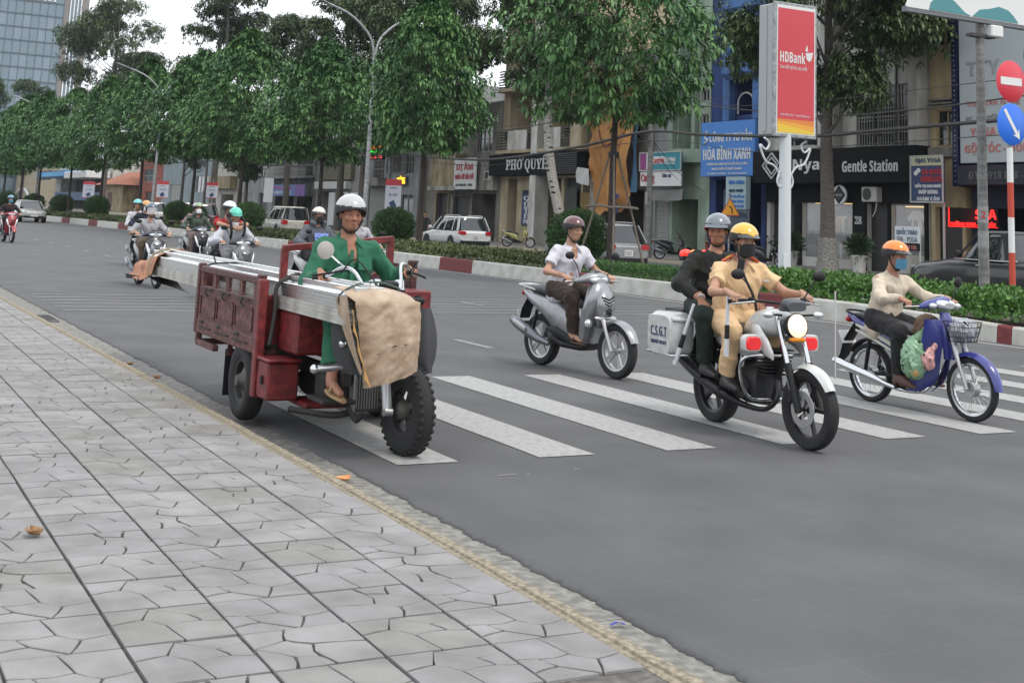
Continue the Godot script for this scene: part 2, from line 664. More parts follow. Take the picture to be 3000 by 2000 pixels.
func pavement() -> void:
	var pave := Node3D.new()
	pave.name = "sidewalk"
	add_child(pave)
	struct(pave)
	var mortar := mt("joint_mortar", Color(0.16, 0.15, 0.14), 1.0, 0.0, {"t": noise("mott", 0.02, grey(0.7), grey(1.0)), "k": 1.5, "world": true})
	var bed := B.new()
	bed.sm()
	var z := 6.0
	while z > -120.0:
		bed.qo(V(-30, 0.086, z), V(kerb_x(z) + 0.006, 0.086, z), V(kerb_x(z - 2.0) + 0.006, 0.086, z - 2.0), V(-30, 0.086, z - 2.0), Vector3.UP)
		z -= 2.0
	put(bed, "mortar_bed", mortar, pave)
	# pressed tiles: six stones each, the same mould turned both ways
	var S := [[[0, 1], [0.43, 1], [0.36, 0.84], [0.29, 0.67], [0.16, 0.65], [0, 0.59]],
		[[0, 0.59], [0.16, 0.65], [0.29, 0.67], [0.38, 0.6], [0.46, 0.47], [0.49, 0.25], [0.54, 0], [0, 0]],
		[[0.43, 1], [0.36, 0.84], [0.29, 0.67], [0.38, 0.6], [0.46, 0.47], [0.64, 0.52], [0.8, 0.5], [0.77, 0.6], [0.72, 0.72], [0.6, 0.83]],
		[[0.43, 1], [0.6, 0.83], [0.72, 0.72], [0.86, 0.74], [1, 0.79], [1, 1]],
		[[0.72, 0.72], [0.86, 0.74], [1, 0.79], [1, 0.44], [0.9, 0.46], [0.8, 0.5], [0.77, 0.6]],
		[[0.46, 0.47], [0.64, 0.52], [0.8, 0.5], [0.9, 0.46], [1, 0.44], [1, 0], [0.54, 0], [0.49, 0.25]]]
	var P := 0.4125
	var meshes := []
	for v in 4:
		var b := B.new()
		for poly in S:
			b.sm(false)
			var pts := []
			for p in poly:
				var u: float = p[0]
				var w: float = p[1]
				if v & 1:
					u = 1.0 - u
					w = 1.0 - w
				if v & 2:
					var h := u
					u = w
					w = h
				pts.append(Vector2(u * P + rng.randf_range(-0.004, 0.004) * float(u > 0.0 and u < 1.0), w * P + rng.randf_range(-0.004, 0.004) * float(w > 0.0 and w < 1.0)))
			var ins := Geometry2D.offset_polygon(PackedVector2Array(pts), -0.0052, Geometry2D.JOIN_MITER)
			if ins.is_empty():
				continue
			var top := Geometry2D.offset_polygon(ins[0], -0.0035, Geometry2D.JOIN_MITER)
			var lo: PackedVector2Array = ins[0]
			var hi: PackedVector2Array = top[0] if top.size() and top[0].size() == lo.size() else lo
			var y := rng.randf_range(-0.0012, 0.0012)
			var tri := Geometry2D.triangulate_polygon(hi)
			for i in range(0, tri.size(), 3):
				b.to(V(hi[tri[i]].x, y, -hi[tri[i]].y), V(hi[tri[i + 1]].x, y, -hi[tri[i + 1]].y), V(hi[tri[i + 2]].x, y, -hi[tri[i + 2]].y), Vector3.UP)
			# match ring starts
			var off := 0
			var best := 1e9
			for k in hi.size():
				var d := lo[0].distance_to(hi[k])
				if d < best:
					best = d
					off = k
			var cen := Vector2.ZERO
			for p2 in lo:
				cen += p2 / lo.size()
			for k in lo.size():
				var k2 := (k + 1) % lo.size()
				var a := lo[k]
				var c := lo[k2]
				var d2 := hi[(k2 + off) % hi.size()]
				var e := hi[(k + off) % hi.size()]
				var n := ((a + c) * 0.5 - cen)
				b.qo(V(a.x, y - 0.003, -a.y), V(c.x, y - 0.003, -c.y), V(d2.x, y, -d2.y), V(e.x, y, -e.y), V(n.x, 0.4, -n.y))
				b.qo(V(a.x, y - 0.003, -a.y), V(c.x, y - 0.003, -c.y), V(c.x, y - 0.013, -c.y), V(a.x, y - 0.013, -a.y), V(n.x, 0.0, -n.y))
		meshes.append(b.mesh())
	var shades := []
	for i in 4:
		var f: float = [1.0, 0.95, 1.04, 0.9][i]
		shades.append(mt("tile_%d" % i, Color(0.37 * f, 0.365 * f, 0.365 * f * [1.0, 1.01, 1.0, 0.96][i]), 0.88, 0.0, {"t": noise("tilegrit", 0.16, grey(0.78), grey(1.0), 512, 3, FastNoiseLite.TYPE_SIMPLEX_SMOOTH, [[0.35, grey(0.86)], [0.7, grey(0.94)]]), "k": 2.2, "world": true, "bump": noise("gritb", 0.3, grey(0.0), grey(1.0)), "bs": 0.3}))
		var tm: StandardMaterial3D = shades[i]
		tm.detail_enabled = true
		tm.detail_blend_mode = BaseMaterial3D.BLEND_MODE_MUL
		tm.detail_albedo = noise("stains", 0.014, Color(0.8, 0.79, 0.78), grey(1.0), 512, 5)
		tm.detail_uv_layer = BaseMaterial3D.DETAIL_UV_2
		tm.uv2_triplanar = true
		tm.uv2_world_triplanar = true
		tm.uv2_scale = Vector3(0.35, 0.35, 0.35)
	var spots := []
	for row in 72:
		for col in range(-14, 4):
			var x := 1.097 + P * col
			var zt := -3.98 - 0.4045 * row
			if x < -0.75 - 0.13 * row or x < -6.0:
				continue
			if zt > -3.0:
				continue
			# in the frame: left edge of the view and the bottom
			var left := zt * -0.093 - 0.2
			if x + P < left - 0.1:
				continue
			spots.append([Vector3(x, 0, zt).length(), x, zt, posmod(col, 2) + (2 if posmod(col * 7 + row * 3, 5) == 0 else 0)])
	spots.sort_custom(func(p, q): return p[0] < q[0])
	var rest := {}
	for i in spots.size():
		var s: Array = spots[i]
		var cut: float = minf(1.0, (kerb_x(s[2]) - s[1]) / P)
		if cut < 0.08:
			continue
		var sc := Vector3(cut * 0.992, 1, 0.404 / P * 0.992)
		var tl := Basis.from_euler(Vector3(rng.randf_range(-0.004, 0.004), 0, rng.randf_range(-0.004, 0.004)))
		var xf := Transform3D(tl * Basis.from_scale(sc), V(s[1] + 0.0016, 0.1 + rng.randf_range(-0.0012, 0.0012), s[2] - 0.0016))
		var sh: int = rng.randi_range(0, 2) if rng.randf() < 0.85 else 3
		if i < 300:
			inst(meshes[s[3]], "paving_tile", shades[sh], pave, xf)
		else:
			var key: int = s[3] * 4 + sh
			if not rest.has(key):
				rest[key] = SurfaceTool.new()
				rest[key].begin(Mesh.PRIMITIVE_TRIANGLES)
			rest[key].append_from(meshes[s[3]], 0, xf)
	for key in rest:
		stuff(inst(rest[key].commit(), "far_paving_tile", shades[key % 4], pave), "")
	# plain sheet of the same tiles beyond
	put(strip(-30.0, 2.3, 0.098, -33.0, -120.0, 6.0, true), "far_paving", shades[0], pave)

func median() -> void:
	var med := Node3D.new()
	med.name = "median_kerb"
	add_child(med)
	struct(med)
	var red := mt("kerb_red", Color(0.2, 0.03, 0.03), 0.75, 0.0, {"t": noise("kd", 0.03, grey(0.62), grey(1.0), 512, 6), "k": 0.6, "world": true})
	var white := mt("kerb_white", Color(0.52, 0.52, 0.49), 0.8, 0.0, {"t": noise("kd2", 0.012, Color(0.8, 0.79, 0.76), grey(1.0), 512, 6), "k": 0.3, "world": true})
	var segs := []
	var z := -9.0
	# short bands at the near end, then long ones
	var i := 0
	while z > -15.3:
		var l := 0.3 if i % 2 == 0 else 0.34
		segs.append([z, z - l, i % 2 == 0])
		z -= l
		i += 1
	segs.append([z, -20.2, false])
	z = -20.2
	while z > -240.0:
		var l2 := 2.3 if z < -30.0 else (1.15 if z > -21.0 else 2.3)
		segs.append([z, z - l2, true])
		z -= l2
		var n := 2
		var gap := 5.06 if z < -27.0 else 5.7
		for k in n:
			segs.append([z - gap * k / n, z - gap * (k + 1) / n, false])
		z -= gap
	for s in segs:
		var b := B.new()
		var rings := []
		var n2 := 3 if s[0] - s[1] > 0.6 else 2
		for k in n2 + 1:
			var zz: float = lerpf(s[0] - 0.004, s[1] + 0.004, float(k) / n2)
			var o := bend(zz) + 17.1
			var hh: float = 0.38 if zz < -18.0 else lerpf(0.26, 0.38, clampf((-zz - 14.0) / 4.0, 0.0, 1.0))
			rings.append([V(o, -0.1, zz), V(o + 0.03, hh - 0.03, zz), V(o + 0.055, hh, zz), V(o + 0.2, hh, zz), V(o + 0.22, hh - 0.02, zz), V(o + 0.22, -0.1, zz)])
		b.loft(rings, true, false)
		put(b, "kerb_block", red if s[2] else white, med)
	put(strip(20.2, 20.42, 0.36, -8.0, -240.0, 4.0), "far_kerb_top", white, med)
	var fk := B.new()
	fk.sm()
	z = -8.0
	while z > -240.0:
		fk.qo(V(20.2 + bend(z), 0.36, z), V(20.2 + bend(z - 4), 0.36, z - 4), V(20.2 + bend(z - 4), 0.0, z - 4), V(20.2 + bend(z), 0, z), V(-1, 0, 0))
		fk.qo(V(20.42 + bend(z), 0.36, z), V(20.42 + bend(z - 4), 0.36, z - 4), V(20.42 + bend(z - 4), -0.05, z - 4), V(20.42 + bend(z), -0.05, z), V(1, 0, 0))
		z -= 4.0
	put(fk, "far_kerb_face", white, med)
	struct(put(strip(17.3, 20.2, 0.24, -8.0, -240.0, 4.0), "median_soil", mats["soil"]))

func far_side(asphalt: Material, soil: Material) -> void:
	var pave := mt("far_paving", Color(0.24, 0.23, 0.21), 0.9, 0.0, {"t": noise("mott", 0.02, grey(0.6), grey(1.0)), "k": 0.4, "world": true})
	var o := Node3D.new()
	o.name = "far_sidewalk"
	add_child(o)
	struct(o)
	put(strip(33.7, 40.0, 0.14, 20.0, -400.0, 6.0, false), "paving", pave, o)
	var b := B.new()
	b.sm()
	var z := 20.0
	while z > -400.0:
		b.qo(V(33.5, -0.02, z), V(33.5, -0.02, z - 6), V(33.54, 0.14, z - 6), V(33.54, 0.14, z), V(-1, 0.1, 0))
		b.qo(V(33.54, 0.14, z), V(33.54, 0.14, z - 6), V(33.72, 0.142, z - 6), V(33.72, 0.142, z), V(0, 1, 0))
		z -= 6.0
	put(b, "kerb", mats["kerb_concrete"], o)
# ---------- plants ----------
class Leaves:
	var v := PackedVector3Array()
	var n := PackedVector3Array()
	var c := PackedColorArray()
	var ix := PackedInt32Array()
	func leaf(p: Vector3, d: Vector3, side: Vector3, l: float, w: float, col: Color) -> void:
		var up := side.cross(d).normalized()
		var i := v.size()
		var m := p + d * l * 0.45 - up * l * 0.05
		v.append(p)
		v.append(m - side * w + up * l * 0.06)
		v.append(p + d * l - up * l * 0.12)
		v.append(m + side * w + up * l * 0.06)
		for k in 4:
			n.append(up)
			c.append(col)
		ix.append_array([i, i + 1, i + 2, i, i + 2, i + 3])
	func mesh() -> ArrayMesh:
		var a := []
		a.resize(Mesh.ARRAY_MAX)
		a[Mesh.ARRAY_VERTEX] = v
		a[Mesh.ARRAY_NORMAL] = n
		a[Mesh.ARRAY_COLOR] = c
		a[Mesh.ARRAY_INDEX] = ix
		var m := ArrayMesh.new()
		m.add_surface_from_arrays(Mesh.PRIMITIVE_TRIANGLES, a)
		return m

func rdir(r: RandomNumberGenerator) -> Vector3:
	var z := r.randf_range(-1, 1)
	var a := r.randf() * TAU
	var s := sqrt(1.0 - z * z)
	return Vector3(s * cos(a), z, s * sin(a))

# puffs: [centre, radius vector]; sprays of drooping leaves round each
func crown(sd: int, puffs: Array, sprays: int, per: int, ll: float, droop: float, c0: Color, c1: Color, deep := 0.55) -> ArrayMesh:
	var r := RandomNumberGenerator.new()
	r.seed = sd
	var gn := FastNoiseLite.new()
	gn.seed = sd
	gn.frequency = 0.7
	var L := Leaves.new()
	for pf in puffs:
		var rad: Vector3 = pf[1]
		var tone := r.randf()
		var cnt := int(sprays * rad.x * rad.y)
		for k in cnt:
			var d := rdir(r)
			if d.y < -0.35 and r.randf() < 0.5:
				d.y = -d.y
			var f := lerpf(deep, 1.05, sqrt(r.randf()))
			var p: Vector3 = pf[0] + d * rad * f * (1.0 + 0.5 * gn.get_noise_3d(d.x * 2.0 + tone * 50.0, d.y * 2.0, d.z * 2.0))
			if gn.get_noise_3d(p.x, p.y * 1.3, p.z) < -0.02:
				continue
			var col := c0.lerp(c1, clampf(tone * 0.5 + r.randf() * 0.6 - 0.05, 0.0, 1.0))
			var ax := (d + Vector3(r.randf_range(-0.6, 0.6), r.randf_range(-0.2, 0.5), r.randf_range(-0.6, 0.6))).normalized()
			var s0 := ax.cross(Vector3.UP if absf(ax.y) < 0.9 else Vector3.RIGHT).normalized()
			var u0 := s0.cross(ax)
			var a0 := r.randf() * TAU
			for j in per:
				var a := a0 + TAU * j / per
				var o := s0 * cos(a) + u0 * sin(a)
				var dd := (ax * 0.35 + o + Vector3(0, -droop, 0)).normalized()
				var sd2 := dd.cross(Vector3.UP)
				if sd2.length() < 0.05:
					sd2 = Vector3.RIGHT
				sd2 = (sd2.normalized() + o * r.randf_range(-0.4, 0.4)).normalized()
				var l := ll * r.randf_range(0.7, 1.25)
				L.leaf(p + o * l * 0.1, dd, sd2, l, l * r.randf_range(0.15, 0.2), col * r.randf_range(0.85, 1.12))
	return L.mesh()

# an egg of leaf sprays, lumpy and with gaps
func egg(sd: int, h0: float, top: float, wide: float, cnt: int, c0: Color, c1: Color) -> ArrayMesh:
	var r := RandomNumberGenerator.new()
	r.seed = sd
	var n := FastNoiseLite.new()
	n.seed = sd
	n.frequency = 0.55
	var L := Leaves.new()
	var made := 0
	while made < cnt:
		var f := r.randf()
		var a := r.randf() * TAU
		var prof := pow(sin(PI * pow(clampf(f * 0.93 + 0.06, 0.0, 1.0), 0.72)), 0.8)
		var o := V(cos(a), 0, sin(a))
		var lump := 0.95 + 0.62 * n.get_noise_3d(o.x * 1.8, f * 4.2, o.z * 1.8) + 0.3 * n.get_noise_3d(o.x * 5.0, f * 12.0, o.z * 5.0)
		var rad := 1.1 * wide * prof * lump * lerpf(0.25, 1.0, sqrt(r.randf()))
		var p := o * rad + V(0, lerpf(h0, top, f) - 0.25 * rad * (1.0 - f), 0)
		if n.get_noise_3d(p.x * 1.9 + 7.0, p.y * 1.9, p.z * 1.9) < -0.06:
			continue
		made += 1
		var col := c0.lerp(c1, clampf(0.42 + 0.7 * n.get_noise_3d(p.x * 1.3, p.y * 1.3 + 30.0, p.z * 1.3) + r.randf_range(-0.3, 0.3), 0.0, 1.0))
		var ax := (o + V(r.randf_range(-0.5, 0.5), r.randf_range(-0.2, 0.7), r.randf_range(-0.5, 0.5))).normalized()
		var s0 := ax.cross(Vector3.UP).normalized()
		var u0 := s0.cross(ax)
		var a0 := r.randf() * TAU
		for j in 6:
			var b := a0 + TAU * j / 6.0
			var q := s0 * cos(b) + u0 * sin(b)
			var dd := (ax * 0.4 + q + V(0, -0.85, 0)).normalized()
			var sd2 := dd.cross(Vector3.UP)
			sd2 = (sd2.normalized() + q * r.randf_range(-0.4, 0.4)).normalized() if sd2.length() > 0.05 else Vector3.RIGHT
			var l := 0.22 * r.randf_range(0.7, 1.25)
			L.leaf(p + q * l * 0.15, dd, sd2, l, l * r.randf_range(0.15, 0.2), col * r.randf_range(0.85, 1.12))
	return L.mesh()

func foliage(key: String, rough := 0.5) -> StandardMaterial3D:
	return mt(key, Color(1, 1, 1), rough, 0.0, {"vc": true, "back": Color(0.12, 0.2, 0.05), "spec": 0.4})

func limb(b: B, pts: Array, r0: float, r1: float, n := 7) -> void:
	var p := arc(pts, 4)
	var rr := []
	for i in p.size():
		rr.append(lerpf(r0, r1, pow(float(i) / (p.size() - 1), 0.8)))
	b.tube(p, rr, n)

func tree_mesh(sd: int, h0: float, top: float, wide: float, r0: float, count: int, shape: int, lean := Vector3.ZERO) -> Array:
	# returns [trunk mesh, puffs]
	var r := RandomNumberGenerator.new()
	r.seed = sd
	var b := B.new()
	var puffs := []
	var H := top - h0
	var spine := []
	for i in 7:
		var f := i / 6.0
		spine.append(Vector3(r.randf_range(-0.06, 0.06) * f * 2.0, (top - 0.5) * f, r.randf_range(-0.06, 0.06) * f * 2.0) + lean * f)
	spine[0] = Vector3(0, -0.3, 0)
	var pp := arc(spine, 4)
	var rr := []
	for i in pp.size():
		var f := float(i) / (pp.size() - 1)
		rr.append(r0 * (1.0 - 0.82 * f) * (1.0 + 0.35 * exp(-f * 30.0)))
	b.tube(pp, rr, 9)
	for i in count:
		var f: float = (i + r.randf()) / count
		var y: float = h0 + H * (0.1 + 0.85 * f)
		var prof: float
		if shape == 0: # egg with the widest part below the middle
			prof = sin(PI * pow(clampf(f * 0.9 + 0.12, 0, 1), 0.75))
		else: # tiers
			prof = 0.45 + 0.55 * sin(PI * clampf(f, 0.05, 0.95))
		var a := r.randf() * TAU + i * 2.4
		var d := wide * prof * (r.randf_range(0.35, 0.72) if shape == 0 else r.randf_range(0.5, 0.8))
		var sp: Vector3 = spine[clampi(int(y / top * 6.0), 0, 6)]
		var c := Vector3(cos(a) * d, y, sin(a) * d) + Vector3(sp.x, 0, sp.z)
		var pr := wide * (r.randf_range(0.34, 0.5) if shape == 0 else r.randf_range(0.26, 0.4)) * (0.6 + 0.4 * prof)
		puffs.append([c, Vector3(pr, pr * r.randf_range(0.5, 0.75), pr) * (1.0 if shape == 0 else 1.25)])
		var fy := maxf(h0 * 0.85, y - d * 0.9 - 0.3)
		var st: Vector3 = Vector3(sp.x, fy, sp.z)
		limb(b, [st, st.lerp(c, 0.5) + Vector3(0, -0.12 * d, 0), c + Vector3(0, -pr * 0.2, 0)], r0 * 0.34 * (1.0 - 0.5 * f), 0.012, 5)
	if shape == 0:
		for i in 4:
			puffs.append([Vector3(0, h0 + H * (0.3 + 0.2 * i), 0), Vector3(wide * 0.42, H * 0.14, wide * 0.42)])
	return [b.mesh(), puffs]

func bark(key: String, c: Color, dark: Color) -> StandardMaterial3D:
	var m := mt(key, c, 0.95, 0.0, {"t": noise("bark" + key, 0.035, dark, grey(1.0), 256, 5), "ks": Vector3(2.5, 0.9, 2.5), "bump": noise("barkb", 0.06, grey(0), grey(1)), "bs": 1.2})
	return m

func plants() -> void:
	var fol := foliage("tree_leaf")
	var dark := bark("young_bark", Color(0.085, 0.07, 0.058), grey(0.45))
	var old := bark("old_bark", Color(0.2, 0.18, 0.155), grey(0.4))
	var gA := Color(0.035, 0.095, 0.034)
	var gB := Color(0.13, 0.25, 0.08)
	# young trees along the median
	var kinds := []
	for k in 4:
		var tm := tree_mesh(100 + k, 4.1, [9.2, 9.0, 9.6, 8.6][k], [2.5, 1.95, 2.3, 2.25][k], 0.12, [22, 19, 23, 20][k], 0)
		kinds.append([tm[0], egg(200 + k, 3.9, [9.4, 9.2, 9.8, 8.8][k], [2.5, 2.0, 2.3, 2.25][k], 2900, gA, gB)])
	var spots := [[-29.3, 0, 0.4, 1.16, "young shade tree held by a wooden pole frame, before the orange tarpaulin"], [-41.9, 1, 2.0, 1.02, "young tree with drooping leaves beside the round bush and white car"], [-52.4, 3, 1.1, 1.0, "young tree above the white estate pickup on the median"],
		[-63.4, 2, 3.0, 1.06, "tall young tree behind the teal helmeted rider"], [-71.6, 3, 0.2, 1.16, "young tree over the brown car, with a thin dark trunk"], [-82.5, 1, 4.2, 1.14, "young tree above the rider with a visor helmet"],
		[-91.9, 2, 5.0, 1.02, "young tree by the red and white banner post"], [-100.6, 0, 2.2, 1.04, "young tree before the tiled gatehouse"], [-110.2, 3, 3.3, 1.14, "young tree in front of the blue awning shop"], [-119.0, 1, 0.9, 1.12, "young tree near the arched white doorway"], [-129.0, 2, 1.9, 1.0, "young tree over the silver saloon"], [-140.0, 0, 4.0, 1.0, "young tree beyond the silver saloon, at the picture's edge"], [-152.0, 1, 5.0, 1.0, "farthest young tree of the median row"]]
	for s in spots:
		var o := thing("median_tree", s[4], "tree", V(18.7 + bend(s[0]), 0.2, s[0]), s[2], "young trees along the median")
		inst(kinds[s[1]][0], "trunk", dark, o, Transform3D(Basis.from_scale(Vector3(1, s[3], 1)), Vector3.ZERO))
		inst(kinds[s[1]][1], "crown", fol, o, Transform3D(Basis.from_scale(Vector3(s[3], s[3], s[3]) * (V(1.22, 1, 1.22) if s[0] < -50.0 else Vector3.ONE)), Vector3.ZERO))
	# old tall trees on the far pavement and beyond
	var fo := foliage("old_tree_leaf")
	var oA := Color(0.032, 0.062, 0.026)
	var oB := Color(0.11, 0.16, 0.06)
	var olds := []
	for k in 3:
		var tm := tree_mesh(300 + k, [6.0, 7.0, 9.0][k], [17.0, 19.0, 24.0][k], [4.6, 4.2, 5.6][k], [0.33, 0.3, 0.34][k], [22, 20, 26][k], 1)
		olds.append([tm[0], crown(400 + k, tm[1], [520, 460, 340][k], 6, 0.3, 0.5, oA, oB, 0.15)])
	var far := [[35.6, -39.7, 0, 0.5, 1.0, "large old tree with a whitewashed foot before the black shop"], [35.5, -79.5, 0, 2.0, 1.05, "dark bushy tree left of the cream balcony house"], [36.0, -92.0, 1, 4.0, 0.95, "old tree with grey trunk behind the street lamp"], [35.6, -109.0, 1, 1.0, 1.0, "old tree behind the median trees, near the carved facade"],
		[35.0, -131.0, 1, 5.1, 1.3, "slim old tree rising over the roof ridge"], [36.5, -98.0, 1, 2.5, 1.1, "tall airy tree over the median crowns"], [34.5, -188.0, 2, 0.8, 1.3, "tallest lone tree standing against the sky beside the hotel tower"], [27.0, -215.0, 1, 3.3, 1.05, "rounded tree at the foot of the hotel tower"], [19.5, -230.0, 0, 1.2, 1.3, "dark tree at the photo's edge below the hotel"], [33.5, -138.0, 1, 4.4, 0.7, "smaller old tree behind the tiled gatehouse"], [33.8, -115.0, 0, 0.1, 0.62, "low old tree by the grey block wall"]]
	for s in far:
		var o := thing("old_tree", s[5], "tree", V(s[0], 0.1, s[1]), s[3], "old trees on the far side")
		inst(olds[s[2]][0], "trunk", old, o, Transform3D(Basis.from_scale(Vector3.ONE * s[4]), Vector3.ZERO))
		inst(olds[s[2]][1], "crown", fo, o, Transform3D(Basis.from_scale(Vector3.ONE * s[4]), Vector3.ZERO))
		if s[1] == -39.7:
			var wb := B.new()
			wb.lathe([Vector2(0.52, -0.02), Vector2(0.45, 0.25), Vector2(0.4, 0.6), Vector2(0.375, 1.25), Vector2(0.368, 1.36), Vector2(0.33, 1.37)], 14)
			put(wb, "whitewash", mt("whitewash", Color(0.36, 0.35, 0.32), 0.95, 0.0, {"t": noise("wworn", 0.03, grey(0.4), grey(1.0), 256, 5), "k": 1.2}), o)
	# mottled pale trunk before the balcony house
	var bt := thing("mottled_tree", "tree with a white trunk marked by dark scars, leaning before the balcony house", "tree", V(35.2, 0.14, -60.6))
	var tb := B.new()
	var tp := arc([V(0.3, -0.2, 0.2), V(0.12, 1.6, 0.1), V(-0.25, 4.3, -0.5), V(-0.33, 7.0, -0.9), V(-0.2, 12.0, -1.2)], 5)
	tb.tube(tp, [0.38, 0.34, 0.33, 0.32, 0.31, 0.3, 0.29, 0.285, 0.28, 0.275, 0.27, 0.265, 0.26, 0.255, 0.25, 0.24, 0.22, 0.2, 0.18, 0.15, 0.12], 12)
	put(tb, "trunk", mt("pale_bark", Color(0.52, 0.51, 0.48), 0.9, 0.0, {"t": noise("pale", 0.03, Color(0.55, 0.53, 0.5), grey(1.0), 256, 4), "k": 1.0}), bt)
	var scar := mt("bark_scar", Color(0.03, 0.026, 0.022), 1.0)
	for i in 34:
		var f := 1.0 + i * 0.52
		var c0: Vector3 = (tp[int(f)] as Vector3).lerp(tp[mini(int(f) + 1, 20)], f - int(f)) if f < 20 else tp[20]
		var an := PI + rng.randf_range(-1.3, 1.7)
		var rad := lerpf(0.33, 0.2, f / 20.0)
		var sb := B.new()
		sb.ball(c0 + V(cos(an) * rad * 0.93, 0, -sin(an) * rad * 0.93), V(0.05, rng.randf_range(0.04, 0.075), rng.randf_range(0.09, 0.16)), 8, 5, yaw(an))
		put(sb, "bark_scar", scar, bt)
	inst(olds[1][1], "crown", fo, bt, Transform3D(Basis.from_scale(V(0.9, 0.8, 0.9)), V(0, 2, -1)))
	# pole frame round the first young tree
	var wood := mt("pole_wood", Color(0.26, 0.22, 0.17), 0.9, 0.0, {"t": noise("wood", 0.05, grey(0.55), grey(1.0)), "ks": Vector3(3, 0.6, 3)})
	var fr := thing("tree_support", "wooden pole frame with cross bars propping the young tree", "tree support", V(18.7, 0.2, -29.3))
	for k in 4:
		var a := k * PI / 2 + 0.5
		var d := V(cos(a), 0, sin(a))
		put(B.new().tube([d * 0.98 + V(0, 0.02, 0), d * 0.55 + V(0.02, 1.6, 0), d * 0.1 + V(0, 3.35, 0)], [0.034, 0.03, 0.026], 7), "pole", wood, fr)
	for k in 4:
		var a2 := k * PI / 2 + 0.5
		var e0 := V(cos(a2), 0, sin(a2)) * 0.62
		var e1 := V(cos(a2 + PI / 2), 0, sin(a2 + PI / 2)) * 0.62
		put(B.new().tube([e0 * 1.12 + V(0, 1.86, 0), (e0 + e1) * 0.5 + V(0, 1.88 + 0.02 * k, 0), e1 * 1.12 + V(0, 1.87, 0)], 0.03, 7), "cross_bar", wood, fr)
	put(B.new().lathe([Vector2(0.14, 3.2), Vector2(0.15, 3.25), Vector2(0.15, 3.32), Vector2(0.14, 3.36)], 10), "binding", mt("rubber_strap", Color(0.02, 0.02, 0.02), 0.8), fr)
	# clipped round bushes
	var bushes := [[-43.8, 0.78, "clipped round bush between the tricycle driver and white car"], [-61.2, 0.8, "clipped round bush behind the teal helmeted rider"], [-73.6, 0.74, "clipped bush just behind the visor helmet rider"], [-70.0, 0.62, "clipped bush behind the olive hooded rider"], [-92.0, 0.86, "clipped round bush left of the visor helmet rider"], [-101.8, 0.86, "round bush before the tiled gatehouse"], [-110.8, 0.86, "round bush before the blue awning"], [-125.2, 0.95, "round bush beside the silver saloon"], [-134.0, 0.8, "farthest clipped bush, behind the silver saloon"], [-30.7, 0.86, "clipped round bush hidden behind the scooter rider in white"], [-138.0, 0.8, "clipped bush at the picture's edge behind the red scooter"]]
	var bl := foliage("bush_leaf")
	var bms := []
	for k in 2:
		var L := Leaves.new()
		var r := RandomNumberGenerator.new()
		r.seed = 50 + k
		for i in 8500:
			var d := rdir(r)
			if d.y < -0.75:
				continue
			var f := r.randf_range(0.86, 1.03) * (1.0 + 0.045 * sin(d.x * 9.0 + k) * sin(d.z * 8.0) + 0.03 * sin(d.y * 13.0))
			var dd := (d * 0.8 + rdir(r) * 0.9).normalized()
			var sd := dd.cross(rdir(r)).normalized()
			L.leaf(d * f, dd, sd, r.randf_range(0.06, 0.11), 0.02, Color(0.022, 0.06, 0.016).lerp(Color(0.06, 0.14, 0.035), r.randf()))
		bms.append(L.mesh())
	for i in bushes.size():
		var s: Array = bushes[i]
		var o := thing("round_bush", s[2], "bush", V(18.5 + bend(s[0]), 0.2, s[0]), i * 1.3, "clipped bushes on the median")
		var k: float = s[1]
		var sc := V(k, k * 0.86, k)
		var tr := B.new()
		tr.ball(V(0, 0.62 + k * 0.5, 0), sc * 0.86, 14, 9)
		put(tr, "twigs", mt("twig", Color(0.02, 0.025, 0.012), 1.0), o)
		inst(bms[i % 2], "foliage", bl, o, Transform3D(Basis.from_scale(sc), V(0, 0.62 + k * 0.5, 0)))
		var stb := B.new()
		for j in 4:
			stb.tube([V(0.06 * cos(j * 1.7), -0.05, 0.06 * sin(j * 1.7)), V(0.22 * cos(j * 1.7), 0.6, 0.22 * sin(j * 1.7))], [0.03, 0.02], 5)
		put(stb, "stem", dark, o)
	# planting strips between the kerbs
	hedge("hedge", "bright leafy low hedge along the median kerb near the sign poles", -9.0, -23.5, 17.42, 1.5, 0.25, 0.7, 0.2, Color(0.045, 0.12, 0.02), Color(0.1, 0.22, 0.035), 2100, 0.095)
	hedge("clipped_hedge", "flat clipped hedge on the median behind the scooter rider", -23.5, -29.6, 17.42, 1.3, 0.25, 0.64, 0.04, Color(0.03, 0.09, 0.016), Color(0.07, 0.16, 0.03), 3400, 0.05)
	hedge("ground_cover", "olive and brownish ground cover plants along the far median", -29.6, -150.0, 17.4, 1.7, 0.25, 0.63, 0.12, Color(0.05, 0.075, 0.024), Color(0.13, 0.15, 0.05), 900, 0.11)

